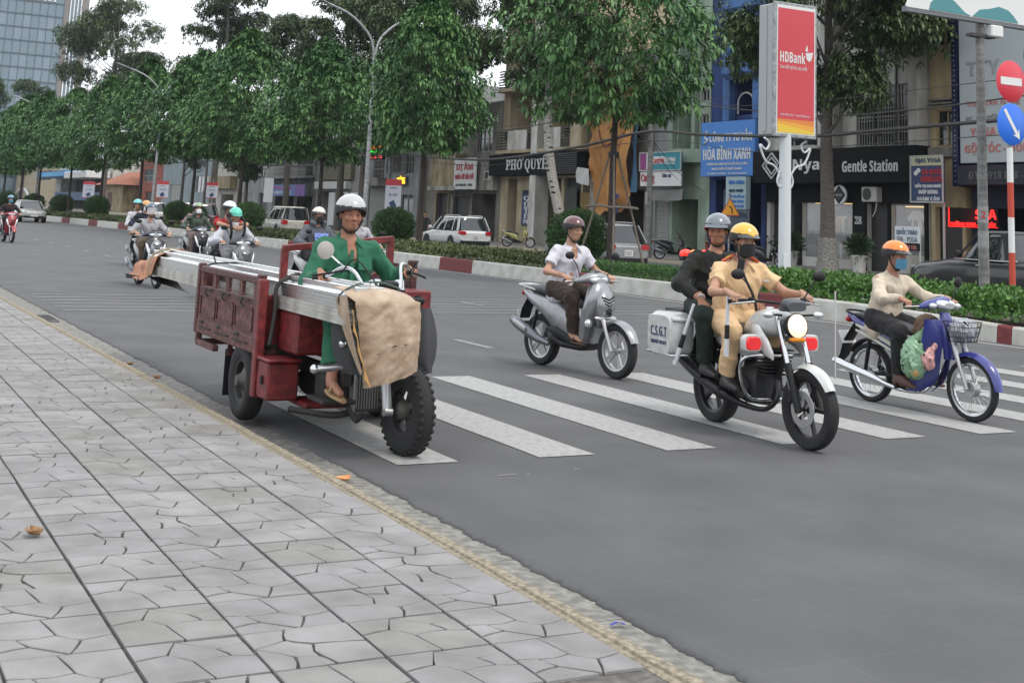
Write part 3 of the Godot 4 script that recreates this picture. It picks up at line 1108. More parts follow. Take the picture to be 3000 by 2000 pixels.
func hedge(called: String, label: String, z0: float, z1: float, x0: float, w: float, y0: float, y1: float, lump: float, c0: Color, c1: Color, per_m: int, ll: float) -> void:
	var root := Node3D.new()
	root.name = numbered(called)
	add_child(root)
	stuff(root, label, "hedge")
	var r := RandomNumberGenerator.new()
	r.seed = called.hash() % 999
	var nz := FastNoiseLite.new()
	nz.frequency = 1.0
	var ms := []
	for v in 3:
		var L := Leaves.new()
		for i in per_m * 2:
			var z := r.randf_range(0, 2.0)
			var u := r.randf()
			var h := y1 - y0 + lump * (nz.get_noise_2d(z * 2.4 + v * 20.0, u * w * 2.4) + 0.6 * nz.get_noise_2d(z * 6.0 + v * 20.0, u * w * 6.0 + 9.0)) * 1.3
			h *= clampf(sin(PI * clampf(u, 0.03, 0.97)) * 3.2, 0.35, 1.0)
			var y := h * (1.0 - 0.5 * pow(r.randf(), 2.2))
			var d := (rdir(r) + V(0, 0.75, 0)).normalized()
			var sd := d.cross(rdir(r)).normalized()
			var col := c0.lerp(c1, clampf(r.randf() * 0.75 + 0.35 * nz.get_noise_2d(z * 1.7 + v * 9.0, u * 3.0), 0, 1))
			L.leaf(V(u * w, y, -z), d, sd, ll * r.randf_range(0.7, 1.3), ll * 0.3, col)
		ms.append(L.mesh())
	var z2 := z0
	var i := 0
	while z2 > z1 + 0.5:
		var l := minf(2.0, z2 - z1)
		inst(ms[(i * 7 + 3) % 3], "foliage", mt("hedge_leaf", Color(1, 1, 1), 0.55, 0.0, {"vc": true, "back": Color(0.1, 0.16, 0.04)}), root, Transform3D(Basis.from_scale(V(1, 1, l / 2.0)), V(x0 + bend(z2), y0, z2)))
		z2 -= 2.0
		i += 1
# ---------- buildings on the far side; facades look towards -x ----------
const FX := 40.0
var O := Vector3.ZERO
func nb() -> B:
	var b := B.new()
	b.x = Transform3D(Basis.IDENTITY, -O)
	return b

func wallm(key: String, c: Color, lo := 0.75) -> StandardMaterial3D:
	return mt("wall_" + key, c, 0.9, 0.0, {"t": noise("wallst%d" % int(lo * 100), 0.008, Color(lo, lo * 0.99, lo * 0.96), grey(1.0), 512, 6), "ks": Vector3(0.2, 0.09, 0.2), "world": true})

# a box in world coordinates for the present building
func wb(called: String, m: Material, o: Node, x0: float, x1: float, y0: float, y1: float, z0: float, z1: float, bev := 0.0) -> MeshInstance3D:
	return put(nb().box(V((x0 + x1) / 2, (y0 + y1) / 2, (z0 + z1) / 2), V(absf(x1 - x0), absf(y1 - y0), absf(z1 - z0)), bev), called, m, o)

# house with real openings. holes: [z0, z1, y0, y1, kind]; z0 < z1
func house(called: String, label: String, z0: float, z1: float, h: float, m: Material, holes: Array, trimc := Color(0.3, 0.29, 0.27), x0 := FX, deep := 10.0, group := "") -> Node3D:
	O = V(x0, 0, (z0 + z1) / 2)
	var o := thing(called, label, "building", O, 0.0, group)
	var b := nb()
	b.sm(false)
	var zs := [z0 + 0.01, z1 - 0.01]
	var ys := [-0.2, h]
	for q in holes:
		for k in 2:
			if not zs.has(q[k]):
				zs.append(q[k])
			if not ys.has(q[k + 2]):
				ys.append(q[k + 2])
	zs.sort()
	ys.sort()
	for i in zs.size() - 1:
		for j in ys.size() - 1:
			var zc: float = (zs[i] + zs[i + 1]) / 2
			var yc: float = (ys[j] + ys[j + 1]) / 2
			var inside := false
			for q in holes:
				if zc > q[0] and zc < q[1] and yc > q[2] and yc < q[3]:
					inside = true
			if not inside:
				b.qo(V(x0, ys[j], zs[i]), V(x0, ys[j], zs[i + 1]), V(x0, ys[j + 1], zs[i + 1]), V(x0, ys[j + 1], zs[i]), V(-1, 0, 0))
	var za: float = zs[0]
	var zb: float = zs[zs.size() - 1]
	b.qo(V(x0, -0.2, za), V(x0 + deep, -0.2, za), V(x0 + deep, h, za), V(x0, h, za), V(0, 0, -1))
	b.qo(V(x0, -0.2, zb), V(x0 + deep, -0.2, zb), V(x0 + deep, h, zb), V(x0, h, zb), V(0, 0, 1))
	b.qo(V(x0 + deep, -0.2, za), V(x0 + deep, -0.2, zb), V(x0 + deep, h, zb), V(x0 + deep, h, za), V(1, 0, 0))
	b.qo(V(x0, h, za), V(x0 + deep, h, za), V(x0 + deep, h, zb), V(x0, h, zb), V(0, 1, 0))
	for q in holes:
		var d := 0.22
		match q[4]:
			"loggia": d = 1.6
			"open": d = 3.0
			"door": d = 0.35
		var p := [V(x0, q[2], q[0]), V(x0, q[2], q[1]), V(x0, q[3], q[1]), V(x0, q[3], q[0])]
		for k in 4:
			var a: Vector3 = p[k]
			var c: Vector3 = p[(k + 1) % 4]
			b.qo(a, c, c + V(d, 0, 0), a + V(d, 0, 0), V(0, (q[2] + q[3]) / 2, (q[0] + q[1]) / 2) - V(0, (a.y + c.y) / 2, (a.z + c.z) / 2))
		if q[4] == "loggia":
			b.qo(V(x0 + d, q[2], q[0]), V(x0 + d, q[2], q[1]), V(x0 + d, q[3], q[1]), V(x0 + d, q[3], q[0]), V(-1, 0, 0))
	put(b, "wall", m, o)
	var trim := mt("trim_%s" % trimc.to_html(), trimc, 0.7)
	for q in holes:
		match q[4]:
			"win": window(o, x0, q, trim, 2, 1)
			"win3": window(o, x0, q, trim, 3, 2)
			"grille": 
				window(o, x0, q, trim, 3, 2)
				grille(o, x0 + 0.03, q, mt("grille_iron", Color(0.28, 0.27, 0.25), 0.6))
			"shutter": shutter(o, x0 + 0.12, q[0], q[1], q[2], q[3], mt("shutter_steel", Color(0.28, 0.28, 0.265), 0.6, 0.2))
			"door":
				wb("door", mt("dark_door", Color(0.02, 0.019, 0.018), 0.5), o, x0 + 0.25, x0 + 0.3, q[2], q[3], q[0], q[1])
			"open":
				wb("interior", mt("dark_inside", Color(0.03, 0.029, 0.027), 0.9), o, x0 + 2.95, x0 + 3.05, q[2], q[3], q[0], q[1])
	return o

func window(o: Node, x0: float, q: Array, trim: Material, nc: int, nr: int) -> void:
	var b := nb()
	var w := 0.06
	var xc := x0 + 0.13
	b.box(V(xc, q[2] + w / 2, (q[0] + q[1]) / 2), V(0.08, w, q[1] - q[0]))
	b.box(V(xc, q[3] - w / 2, (q[0] + q[1]) / 2), V(0.08, w, q[1] - q[0]))
	for k in nc + 1:
		b.box(V(xc - 0.002 * (k % 2), (q[2] + q[3]) / 2, lerpf(q[0] + w / 2, q[1] - w / 2, float(k) / nc)), V(0.076, q[3] - q[2] - 0.002, w))
	for k in range(1, nr):
		b.box(V(xc + 0.004, lerpf(q[2], q[3], float(k) / nr), (q[0] + q[1]) / 2), V(0.06, w, q[1] - q[0] - 0.01))
	var f := put(b, "window", trim, o)
	var glass := mt("window_glass", Color(0.012, 0.015, 0.018), 0.06, 0.0, {"spec": 0.6})
	for i in nc:
		for j in nr:
			var g := nb()
			var za := lerpf(q[0] + w / 2, q[1] - w / 2, float(i) / nc)
			var zb := lerpf(q[0] + w / 2, q[1] - w / 2, float(i + 1) / nc)
			var ya := lerpf(q[2], q[3], float(j) / nr)
			var yb := lerpf(q[2], q[3], float(j + 1) / nr)
			g.box(V(x0 + 0.15, (ya + yb) / 2, (za + zb) / 2), V(0.01, yb - ya - w * 0.8, zb - za - w * 0.8))
			put(g, "pane", glass, f)

func grille(o: Node, x: float, q: Array, m: Material, step := 0.16) -> void:
	var b := nb()
	var z: float = q[0]
	while z < q[1]:
		b.box(V(x, (q[2] + q[3]) / 2, z), V(0.02, q[3] - q[2], 0.022))
		z += step
	var y: float = q[2] + 0.1
	while y < q[3]:
		b.box(V(x + 0.012, y, (q[0] + q[1]) / 2), V(0.012, 0.025, q[1] - q[0]))
		y += (q[3] - q[2]) / 5.0
	put(b, "window_grille", m, o)

func shutter(o: Node, x: float, z0: float, z1: float, y0: float, y1: float, m: Material) -> void:
	var n := int((y1 - y0) / 0.13)
	var g := B.new()
	var d := (y1 - y0) / n
	g.box(Vector3.ZERO, V(0.04, d - 0.012, z1 - z0), 0.012)
	var me := g.mesh()
	var s := Node3D.new()
	s.name = "roller_shutter"
	o.add_child(s, true)
	for i in n:
		inst(me, "slat", m, s, Transform3D(Basis.IDENTITY, V(x, y0 + d * (i + 0.5), (z0 + z1) / 2) - O))

func balcony(o: Node, m: Material, z0: float, z1: float, y: float, out: float, rail: Material, kind := "bars", hgt := 0.95, x0 := FX) -> void:
	wb("balcony_slab", m, o, x0 - out, x0 + 0.02, y - 0.16, y, z0, z1, 0.01)
	if kind == "bars":
		var b := nb()
		b.bar(V(x0 - out + 0.04, y + hgt, z0), V(x0 - out + 0.04, y + hgt, z1), 0.05, 0.05)
		var z := z0
		while z <= z1:
			b.box(V(x0 - out + 0.04, y + hgt / 2, z), V(0.022, hgt, 0.022))
			z += 0.14
		for zz in [z0, z1]:
			b.bar(V(x0 - out + 0.04, y + hgt, zz), V(x0, y + hgt, zz), 0.045, 0.045)
		put(b, "railing", rail, o)
	else:
		wb("parapet", rail, o, x0 - out, x0 - out + 0.1, y, y + hgt, z0, z1, 0.01)
		wb("parapet", rail, o, x0 - out + 0.1, x0, y, y + hgt, z0, z0 + 0.1, 0.01)
		wb("parapet", rail, o, x0 - out + 0.1, x0, y, y + hgt, z1 - 0.1, z1, 0.01)

func face(x: float, y: float, z: float) -> Transform3D:
	# lettering that reads from the street
	return Transform3D(Basis(V(0, 0, 1), V(0, 1, 0), V(-1, 0, 0)), V(x, y, z) - O)

# texts: [string, z centre, y centre, width, height, material, face, bold]
func board(called: String, label: String, z0: float, z1: float, y0: float, y1: float, x: float, m: Material, texts := [], th := 0.14, category := "sign", frame = null) -> Node3D:
	O = V(x, y0, (z0 + z1) / 2)
	var o := thing(called, label, category, O)
	wb("board", m, o, x, x + th, y0, y1, z0, z1, 0.012)
	if frame != null:
		var b := nb()
		for y in [y0, y1]:
			b.box(V(x - 0.006, y, (z0 + z1) / 2), V(0.05, 0.06, z1 - z0 + 0.06))
		for z in [z0, z1]:
			b.box(V(x - 0.004, (y0 + y1) / 2, z), V(0.05, y1 - y0 - 0.06, 0.06))
		put(b, "frame", frame, o)
	for t in texts:
		text(t[0], t[3], t[4], o, t[5], face(x - 0.02, t[2], t[1]), 0.03, t[6] if t.size() > 6 else "Droid Sans", t[7] if t.size() > 7 else true)
	return o

func buildings() -> void:
	var cream := wallm("cream", Color(0.46, 0.39, 0.27))
	var white := wallm("white", Color(0.5, 0.5, 0.46))
	var whit2 := wallm("offwhite", Color(0.42, 0.41, 0.37), 0.5)
	var greyw := wallm("grey", Color(0.3, 0.32, 0.33))
	var green := wallm("green", Color(0.29, 0.38, 0.3))
	var blue := wallm("blue", Color(0.022, 0.045, 0.16))
	var lblue := wallm("lightblue", Color(0.07, 0.16, 0.38))
	var drab := wallm("drab", Color(0.26, 0.25, 0.22), 0.6)
	var tan := wallm("tan", Color(0.4, 0.33, 0.2), 0.6)
	var black := mt("sign_black", Color(0.008, 0.009, 0.01), 0.75, 0.0, {"spec": 0.25})
	var silver := mt("sign_silver", Color(0.5, 0.52, 0.52), 0.4, 0.1)
	var wht := mt("sign_white", Color(0.6, 0.61, 0.6), 0.55)
	var red := mt("sign_red", Color(0.38, 0.03, 0.04), 0.5)
	var navy := mt("sign_navy", Color(0.012, 0.035, 0.11), 0.4)
	var skyb := mt("sign_sky", Color(0.055, 0.19, 0.5), 0.6)
	var iron := mt("dark_iron", Color(0.035, 0.034, 0.032), 0.6)
	var pale := mt("pale_iron", Color(0.38, 0.38, 0.36), 0.6)
	var alu := mt("aluminium", Color(0.3, 0.3, 0.29), 0.45, 0.5)
	# --- cream balcony house
	var o := house("balcony_house", "cream house with white balcony parapets above the noodle restaurant", -76.7, -64.8, 16.5, cream, [[-75.8, -71.0, 7.05, 10.0, "loggia"], [-70.2, -66.2, 7.05, 10.0, "loggia"], [-75.8, -71.0, 11.2, 14.6, "loggia"], [-70.2, -66.2, 11.2, 14.6, "loggia"], [-75.6, -74.3, 0.1, 4.3, "open"], [-71.3, -68.6, 0.1, 4.3, "open"], [-66.0, -65.0, 0.1, 4.3, "open"], [-68.2, -66.2, 0.1, 4.3, "door"]])
	var para := wallm("parapet", Color(0.56, 0.56, 0.53))
	for y in [6.0, 10.1]:
		wb("balcony_slab", cream, o, FX - 0.9, FX + 0.02, y - 0.12, y + 0.1, -76.0, -66.0, 0.02)
		wb("parapet", para, o, FX - 0.9, FX - 0.78, y + 0.1, y + 1.35, -74.3, -71.7, 0.02)
		wb("parapet", para, o, FX - 0.9, FX - 0.78, y + 0.1, y + 1.35, -69.4, -67.4, 0.02)
		for z in [[-75.9, -74.3], [-71.7, -70.9], [-67.4, -66.1]]:
			var b := nb()
			for k in 7:
				b.box(V(FX - 0.84, y + 0.2 + 0.18 * k, (z[0] + z[1]) / 2), V(0.05, 0.09, z[1] - z[0]))
			put(b, "louvre_rail", iron, o)
	wb("pillar", para, o, FX - 0.95, FX + 0.05, -0.1, 16.0, -71.0, -70.2, 0.02)
	wb("pillar", cream, o, FX - 0.95, FX + 0.05, 5.9, 16.4, -66.15, -64.85, 0.02)
	wb("door", mt("loggia_door", Color(0.02, 0.022, 0.024), 0.3), o, FX + 1.5, FX + 1.57, 7.1, 9.5, -69.8, -68.6)
	var gd := wb("glass_door", mt("grey_glass", Color(0.11, 0.12, 0.12), 0.2), o, FX + 1.5, FX + 1.57, 7.1, 9.5, -72.3, -71.1)
	put(nb().sheet([[V(FX + 1.44, 9.3, -72.1), V(FX + 1.42, 9.3, -71.9), V(FX + 1.45, 9.3, -71.7)], [V(FX + 1.43, 8.2, -72.0), V(FX + 1.4, 8.2, -71.85), V(FX + 1.44, 8.2, -71.6)], [V(FX + 1.44, 7.2, -71.8), V(FX + 1.41, 7.2, -71.7), V(FX + 1.45, 7.2, -71.55)]], 0.01), "curtain", wht, gd)
	put(nb().ball(V(FX + 0.9, 8.9, -75.6), V(0.12, 0.16, 0.12)), "wall_lamp", iron, o)
	wb("lattice_gate", iron, o, FX - 0.05, FX - 0.02, 1.6, 3.7, -68.0, -66.6)
	wb("picture", mt("ochre_print", Color(0.16, 0.1, 0.02), 0.6), o, FX - 0.06, FX - 0.01, 2.2, 3.4, -66.15, -65.0)
	board("restaurant_sign", "black slatted restaurant sign with silver letters PHỞ QUYỀN", -76.6, -65.1, 4.45, 5.8, FX - 1.0, black, [["PHỞ QUYỀN", -71.0, 5.12, 6.2, 1.05, silver, "Droid Serif"]], 0.9)
	var bs: Node = get_child(get_child_count() - 1)
	for k in 10:
		wb("slat", iron, bs, FX - 1.03, FX - 1.0, 4.5 + 0.13 * k, 4.57 + 0.13 * k, -67.7, -65.15)
	board("pillar_sign", "upright navy sign on the restaurant pillar reading PHỞ QUYỀN downwards", -73.4, -72.0, 1.3, 3.55, FX - 0.12, navy, [["PHỞ", -72.7, 3.38, 1.1, 0.28, iron, "Droid Serif"], ["Q", -72.7, 2.98, 0.75, 0.36, wht, "Droid Serif"], ["U", -72.7, 2.62, 0.7, 0.3, wht, "Droid Serif"], ["Y", -72.7, 2.3, 0.7, 0.28, wht, "Droid Serif"], ["Ề", -72.7, 1.93, 0.6, 0.34, wht, "Droid Serif"], ["N", -72.7, 1.55, 0.7, 0.28, wht, "Droid Serif"]], 0.1)
	# plants on the balcony
	for pz in [[-74.6, 7.2, 0.9], [-72.6, 7.15, 0.7], [-66.9, 7.2, 0.7], [-68.6, 7.2, 0.5]]:
		O = V(FX - 0.5, 6.1, pz[0])
		var pl := thing("balcony_plant", "dark leafy potted plant on the cream balcony, %s" % ["bushiest, above the louvred rail", "second from the louvred rail", "beside the terracotta pot end", "small one between the white panels"][[-74.6, -72.6, -66.9, -68.6].find(pz[0])], "plant", O, 0.0, "plants on the cream balcony")
		var L := Leaves.new()
		for i in 260:
			var d := (rdir(rng) + V(0, 0.7, 0)).normalized()
			L.leaf(V(0, 0.8, 0) + d * rng.randf_range(0.05, 0.3) * pz[2], d, d.cross(rdir(rng)).normalized(), rng.randf_range(0.25, 0.5) * pz[2], 0.03, Color(0.03, 0.06, 0.02) * rng.randf_range(0.7, 1.3))
		inst(L.mesh(), "foliage", foliage("tree_leaf"), pl)
		put(B.new().lathe([Vector2(0.14, 0.0), Vector2(0.2, 0.5), Vector2(0.22, 0.52), Vector2(0.19, 0.53), Vector2(0.0, 0.5)], 10), "pot", mt("terracotta", Color(0.26, 0.1, 0.05), 0.85), pl)
	# --- house behind the orange tarpaulin
	o = house("tarpaulin_house", "narrow grey house whose front hides behind an orange tarpaulin", -64.75, -58.6, 11.5, drab, [[-63.6, -59.4, 0.1, 3.6, "open"], [-64.2, -63.3, 6.3, 8.6, "win"], [-62.6, -60.0, 6.4, 9.2, "win3"]])
	wb("pillar", whit2, o, FX - 0.3, FX + 0.1, 0.0, 9.2, -64.7, -63.4, 0.02)
	tarp(o)
	# --- plain grey house
	house("grey_house", "blank pale grey side wall between tarpaulin and green house", -58.55, -57.0, 12.5, greyw, [[-58.3, -57.1, 0.1, 3.5, "shutter"]])
	# --- green house
	o = house("green_house", "pale green house with a rounded balcony and tall columns", -56.98, -53.45, 14.5, green, [[-56.3, -54.8, 5.2, 8.45, "loggia"], [-54.3, -53.6, 6.0, 7.5, "win"], [-54.3, -53.6, 8.2, 8.8, "win"], [-56.3, -54.8, 10.0, 13.4, "loggia"], [-54.4, -53.6, 10.2, 12.6, "win"], [-56.7, -54.4, 0.1, 3.1, "open"]])
	for y in [5.0, 9.0]:
		var rr := []
		for k in 2:
			var r2 := []
			for i in 13:
				var f := i / 12.0
				r2.append(V(FX - 0.15 - 0.75 * sin(PI * f), y + 0.7 * k - 0.02, lerpf(-57.1, -53.9, f)))
			rr.append(r2)
		rr.reverse()
		put(nb().sheet(rr, 0.1), "balcony_front", green, o)
		var fl := nb()
		fl.sm(false)
		for i in 12:
			var a: Vector3 = rr[1][i]
			var c: Vector3 = rr[1][i + 1]
			fl.qo(a, c, V(FX, a.y, c.z), V(FX, a.y, a.z), V(0, -1, 0))
		put(fl, "balcony_floor", green, o)
	for z in [-56.6, -54.6]:
		wb("column", green, o, FX - 0.3, FX - 0.02, 5.6, 9.0, z - 0.16, z + 0.16, 0.03)
	board("workshop_sign", "teal and purple workshop sign with white lettering and spanner", -58.2, -54.4, 4.55, 5.5, FX - 1.15, mt("sign_teal", Color(0.015, 0.2, 0.25), 0.45), [["Castrol", -56.45, 5.08, 1.1, 0.3, red], ["Bike Point", -55.35, 5.12, 1.0, 0.26, wht]], 0.12, "sign", pale)
	bs = get_child(get_child_count() - 1)
	wb("purple_end", mt("sign_purple", Color(0.22, 0.03, 0.16), 0.45), bs, FX - 1.162, FX - 1.15, 4.6, 5.45, -58.15, -57.55)
	wb("white_stripe", wht, bs, FX - 1.162, FX - 1.15, 4.6, 5.45, -57.55, -57.42)
	wb("name_patch", wht, bs, FX - 1.16, FX - 1.15, 4.9, 5.28, -57.05, -55.85)
	wb("spanner", wht, bs, FX - 1.165, FX - 1.15, 4.88, 4.93, -55.8, -54.9)
	board("mechanic_sign", "white shop board with big red lettering Cường", -58.2, -54.45, 3.72, 4.5, FX - 1.1, wht, [["Cường", -57.45, 4.1, 1.25, 0.52, red, "Droid Serif"], ["Sửa xe", -55.7, 4.28, 0.8, 0.2, navy, "Droid Serif", false]], 0.1)
	O = V(FX - 0.9, 3.0, -56.2)
	var bn := thing("cloth_banner", "grey faded cloth banner sagging under the red lettered board", "banner", O)
	var rows := []
	for i in 4:
		var rw := []
		for j in 11:
			var f := j / 10.0
			rw.append(V(FX - 0.9 + 0.05 * sin(f * 9.0 + i), 3.6 - 0.58 * i / 3.0 - 0.08 * sin(PI * f) + 0.02 * sin(f * 20.0), lerpf(-57.8, -54.5, f)))
		rows.append(rw)
	put(nb().sheet(rows, 0.01), "cloth", mt("banner_grey", Color(0.27, 0.27, 0.26), 0.8, 0.0, {"t": noise("mott", 0.02, grey(0.6), grey(1.0)), "k": 1.0}), bn)
	# --- blue house
	o = house("blue_house", "deep blue tower house with arched openings", -53.4, -48.95, 17.0, blue, [[-51.3, -49.7, 7.3, 9.0, "loggia"], [-51.3, -49.7, 10.2, 12.3, "loggia"], [-51.3, -49.7, 13.3, 15.6, "loggia"], [-52.9, -49.3, 0.1, 4.1, "open"]])
	wb("front_strip", lblue, o, FX - 0.4, FX, 7.0, 17.0, -51.95, -51.4, 0.02)
	wb("front_strip", lblue, o, FX - 0.4, FX, 7.0, 17.0, -49.6, -49.0, 0.02)
	for y in [9.05, 12.35]:
		wb("balcony_front", lblue, o, FX - 0.95, FX - 0.05, y, y + 1.1, -51.6, -49.0, 0.25)
	for y in [7.35, 11.3]:
		var ar := nb()
		var ap := []
		for k in 13:
			var an := PI * k / 12.0
			ap.append(V(FX - 0.05, y + 0.55 + 0.5 * sin(an), -50.5 + 0.6 * cos(an)))
		ap.push_front(V(FX - 0.05, y, -49.9))
		ap.append(V(FX - 0.05, y, -51.1))
		ar.tube(ap, 0.05, 6)
		put(ar, "window_arch", pale, o)
	board("consultancy_sign", "sky blue company sign with raised white letters HÒA BÌNH XANH", -53.3, -48.95, 4.22, 6.95, FX - 0.7, skyb, [["CÔNG TY TƯ VẤN", -50.85, 6.2, 3.4, 0.52, wht], ["HÒA BÌNH XANH", -51.15, 5.4, 3.8, 0.72, wht], ["CHUYÊN THỰC HIỆN THỦ TỤC KẾT HÔN, LY HÔN,", -51.1, 4.83, 3.3, 0.15, wht], ["NHÀ CÓ YẾU TỐ NƯỚC NGOÀI", -51.1, 4.6, 2.4, 0.14, wht], ["28 HÙNG VƯƠNG - ĐT 0914 88 88 88", -51.1, 4.36, 3.2, 0.1, wht]], 0.25)
	bs = get_child(get_child_count() - 1)
	put(nb().tube(arc([V(FX - 0.72, 6.5, -52.75), V(FX - 0.72, 6.2, -52.95), V(FX - 0.72, 6.05, -52.7), V(FX - 0.72, 5.9, -52.95)], 3), 0.06, 6), "emblem", silver, bs)
	board("notary_sign", "small pale blue sign DỊCH THUẬT hanging under the blue company sign", -50.4, -48.85, 2.6, 4.15, FX - 1.3, mt("sign_paleblue", Color(0.3, 0.4, 0.42), 0.5), [["CÔNG CHỨNG", -49.55, 3.9, 1.2, 0.22, skyb], ["DỊCH THUẬT", -49.55, 3.5, 1.1, 0.16, navy], ["TẤT CẢ HỒ SƠ", -49.55, 3.22, 1.2, 0.15, skyb], ["& VĂN BẰNG", -49.55, 2.98, 1.2, 0.15, skyb], ["ĐT: 0903.11.8816", -49.55, 2.74, 1.2, 0.12, skyb]], 0.3)
	board("window_lettering", "dark blue shop window lettered DỊCH THUẬT CÔNG CHỨNG", -52.2, -50.1, 0.9, 3.6, FX - 0.05, mt("dark_blue_glass", Color(0.01, 0.03, 0.06), 0.15), [["DỊCH THUẬT", -51.2, 3.05, 1.7, 0.3, mt("dim_blue", Color(0.06, 0.12, 0.2), 0.5)], ["CÔNG CHỨNG", -51.2, 2.35, 1.7, 0.3, mats["dim_blue"]], ["CÁC VĂN BẢN", -51.2, 1.7, 1.7, 0.3, mats["dim_blue"]]], 0.04, "window")
	# --- black shop below the white house
	o = house("white_house", "white and grey house with wide dark barred windows above the black shop", -48.85, -38.5, 15.5, white, [[-42.75, -39.1, 5.4, 8.1, "grille"], [-42.2, -39.1, 9.15, 12.2, "grille"], [-47.9, -45.3, 5.6, 8.6, "win3"], [-46.3, -42.9, 0.55, 3.05, "shop"], [-42.1, -40.8, 0.1, 3.0, "door"], [-40.65, -38.7, 0.9, 2.95, "shop"], [-48.6, -46.7, 0.1, 3.3, "door"]])
	wb("pillar", white, o, FX - 0.5, FX - 0.002, 5.35, 15.4, -44.6, -43.7, 0.03)
	wb("pillar", white, o, FX - 0.6, FX - 0.002, 5.35, 15.4, -39.08, -38.52, 0.03)
	wb("dark_cladding", black, o, FX - 0.1, FX - 0.004, 3.0, 3.85, -48.8, -38.55)
	for z in [[-46.75, -46.3], [-42.9, -42.1], [-40.8, -40.65], [-38.72, -38.55]]:
		wb("dark_cladding", black, o, FX - 0.1, FX - 0.004, 0.0, 3.0, z[0], z[1])
	wb("window_band", iron, o, FX - 0.06, FX - 0.004, 6.9, 6.98, -42.75, -39.1)
	var dp := nb()
	dp.box(V(FX - 0.04, 9.0, -41.6), V(0.06, 7.0, 0.07))
	dp.box(V(FX - 0.04, 9.0, -40.3), V(0.06, 7.0, 0.07))
	put(dp, "downpipe", iron, o)
	shop_inside(o)
	board("shop_fascia", "long black shop fascia with silver letters Nyas and Gentle Station", -48.85, -38.4, 3.85, 5.38, FX - 0.9, black, [["Nyas", -44.75, 4.6, 2.3, 0.66, silver], ["Gentle Station", -41.0, 4.56, 3.3, 0.5, silver]], 0.85)
	bs = get_child(get_child_count() - 1)
	for k in 2:
		var r3: float = [0.6, 0.4][k]
		var dm := nb()
		var dpnt := []
		for i in 4:
			dpnt.append(V(FX - 0.93, 4.66 + r3 * sin(i * PI / 2), -47.4 + r3 * 1.1 * cos(i * PI / 2)))
		for i in 4:
			dm.bar(dpnt[i], dpnt[(i + 1) % 4], 0.05, [0.07, 0.05][k], 0.0, V(1, 0, 0))
		put(dm, "diamond_emblem", silver, bs)
	# flood lamps on the fascia
	for z in [-44.6, -39.6]:
		O = V(FX - 0.9, 5.38, z)
		var fl2 := thing("sign_lamp", "black gooseneck lamp above the black fascia, %s" % ("over the name Nyas" if z < -42 else "over the words Gentle Station"), "lamp", O, 0.0, "fascia lamps")
		put(nb().tube([V(FX - 0.8, 5.38, z + 0.5), V(FX - 1.3, 5.75, z + 0.1), V(FX - 1.5, 5.8, z - 0.1)], 0.018, 5), "arm", iron, fl2)
		put(nb().box(V(FX - 1.6, 5.78, z - 0.25), V(0.2, 0.14, 0.34), 0.03, Basis(V(0, 0, 1), 0.5)), "head", iron, fl2)
	# round sign, air conditioner, number
	O = V(FX - 0.55, 2.9, -43.2)
	var rs := thing("round_sign", "round white sign with a black diamond hanging over the black shop", "sign", O)
	var dc := nb()
	dc.x = Transform3D(Basis(V(0, 0, 1), PI / 2), V(FX - 0.55, 3.34, -43.2) - O)
	dc.lathe([Vector2(0, -0.05), Vector2(0.42, -0.05), Vector2(0.44, -0.03), Vector2(0.44, 0.03), Vector2(0.42, 0.05), Vector2(0, 0.05)], 28)
	put(dc, "disc", silver, rs)
	for k in 2:
		var s2: float = [0.40, 0.3][k]
		var pz := nb()
		pz.x = pz.x * Transform3D(Basis(V(0, 0, 1), V(0, 1, 0), V(-1, 0, 0)), V(FX - 0.612 - 0.004 * k, 3.34, -43.2))
		pz.prism([Vector2(-s2, 0), Vector2(0, -s2), Vector2(s2, 0), Vector2(0, s2)], 0.01)
		if k == 0:
			pz.prism([Vector2(-s2, 0), Vector2(0, -s2), Vector2(s2, 0), Vector2(0, s2)], 0.006)
		put(pz, "diamond", black if k == 0 else mt("charcoal", Color(0.03, 0.03, 0.03), 0.6), rs)
	text("Gentle Station", 0.42, 0.07, rs, silver, face(FX - 0.63, 3.34, -43.2), 0.006, "Droid Serif")
	aircon("white air conditioner over the black shop door", V(FX - 0.3, 3.38, -41.5))
	O = V(FX - 0.12, 2.1, -42.5)
	var nr := thing("house_number", "white house number 28 on the black shop wall", "number", O)
	text("28", 0.42, 0.34, nr, silver, face(FX - 0.12, 2.27, -42.52), 0.02, "Droid Serif")
	# --- cream narrow house
	o = house("cream_house", "narrow cream house with two rusty framed windows beside the white house", -38.45, -36.62, 15.0, wallm("cream2", Color(0.52, 0.42, 0.25)), [[-38.2, -37.05, 9.5, 10.8, "win"], [-38.1, -37.0, 5.35, 6.85, "win"], [-38.2, -36.8, 0.1, 2.9, "door"]], Color(0.34, 0.25, 0.13))
	for y in [7.05, 7.2]:
		wb("ledge", drab, o, FX - 0.35, FX - 0.002, y, y + 0.07, -38.25, -36.7, 0.01)
	wb("lintel", drab, o, FX - 0.3, FX - 0.002, 4.9, 5.3, -38.3, -36.75, 0.01)
	board("yoga_sign", "upright navy spa sign with a cream head reading OJAS YOGA", -38.35, -36.65, 3.05, 4.88, FX - 1.2, navy, [["OJAS YOGA", -37.4, 4.68, 1.35, 0.22, navy], ["ĐÁ MUỐI", -37.2, 4.28, 1.05, 0.26, red], ["HIMALAYA", -37.2, 3.97, 1.15, 0.24, red], ["ĐIỀU TRỊ ĐAU NHỨC", -37.4, 3.7, 1.4, 0.15, wht], ["KHỚP XƯƠNG", -37.4, 3.45, 1.0, 0.15, wht], ["GIẢM CÂN", -37.4, 3.2, 1.2, 0.18, wht, "Droid Serif"]], 0.12, "sign", pale)
	bs = get_child(get_child_count() - 1)
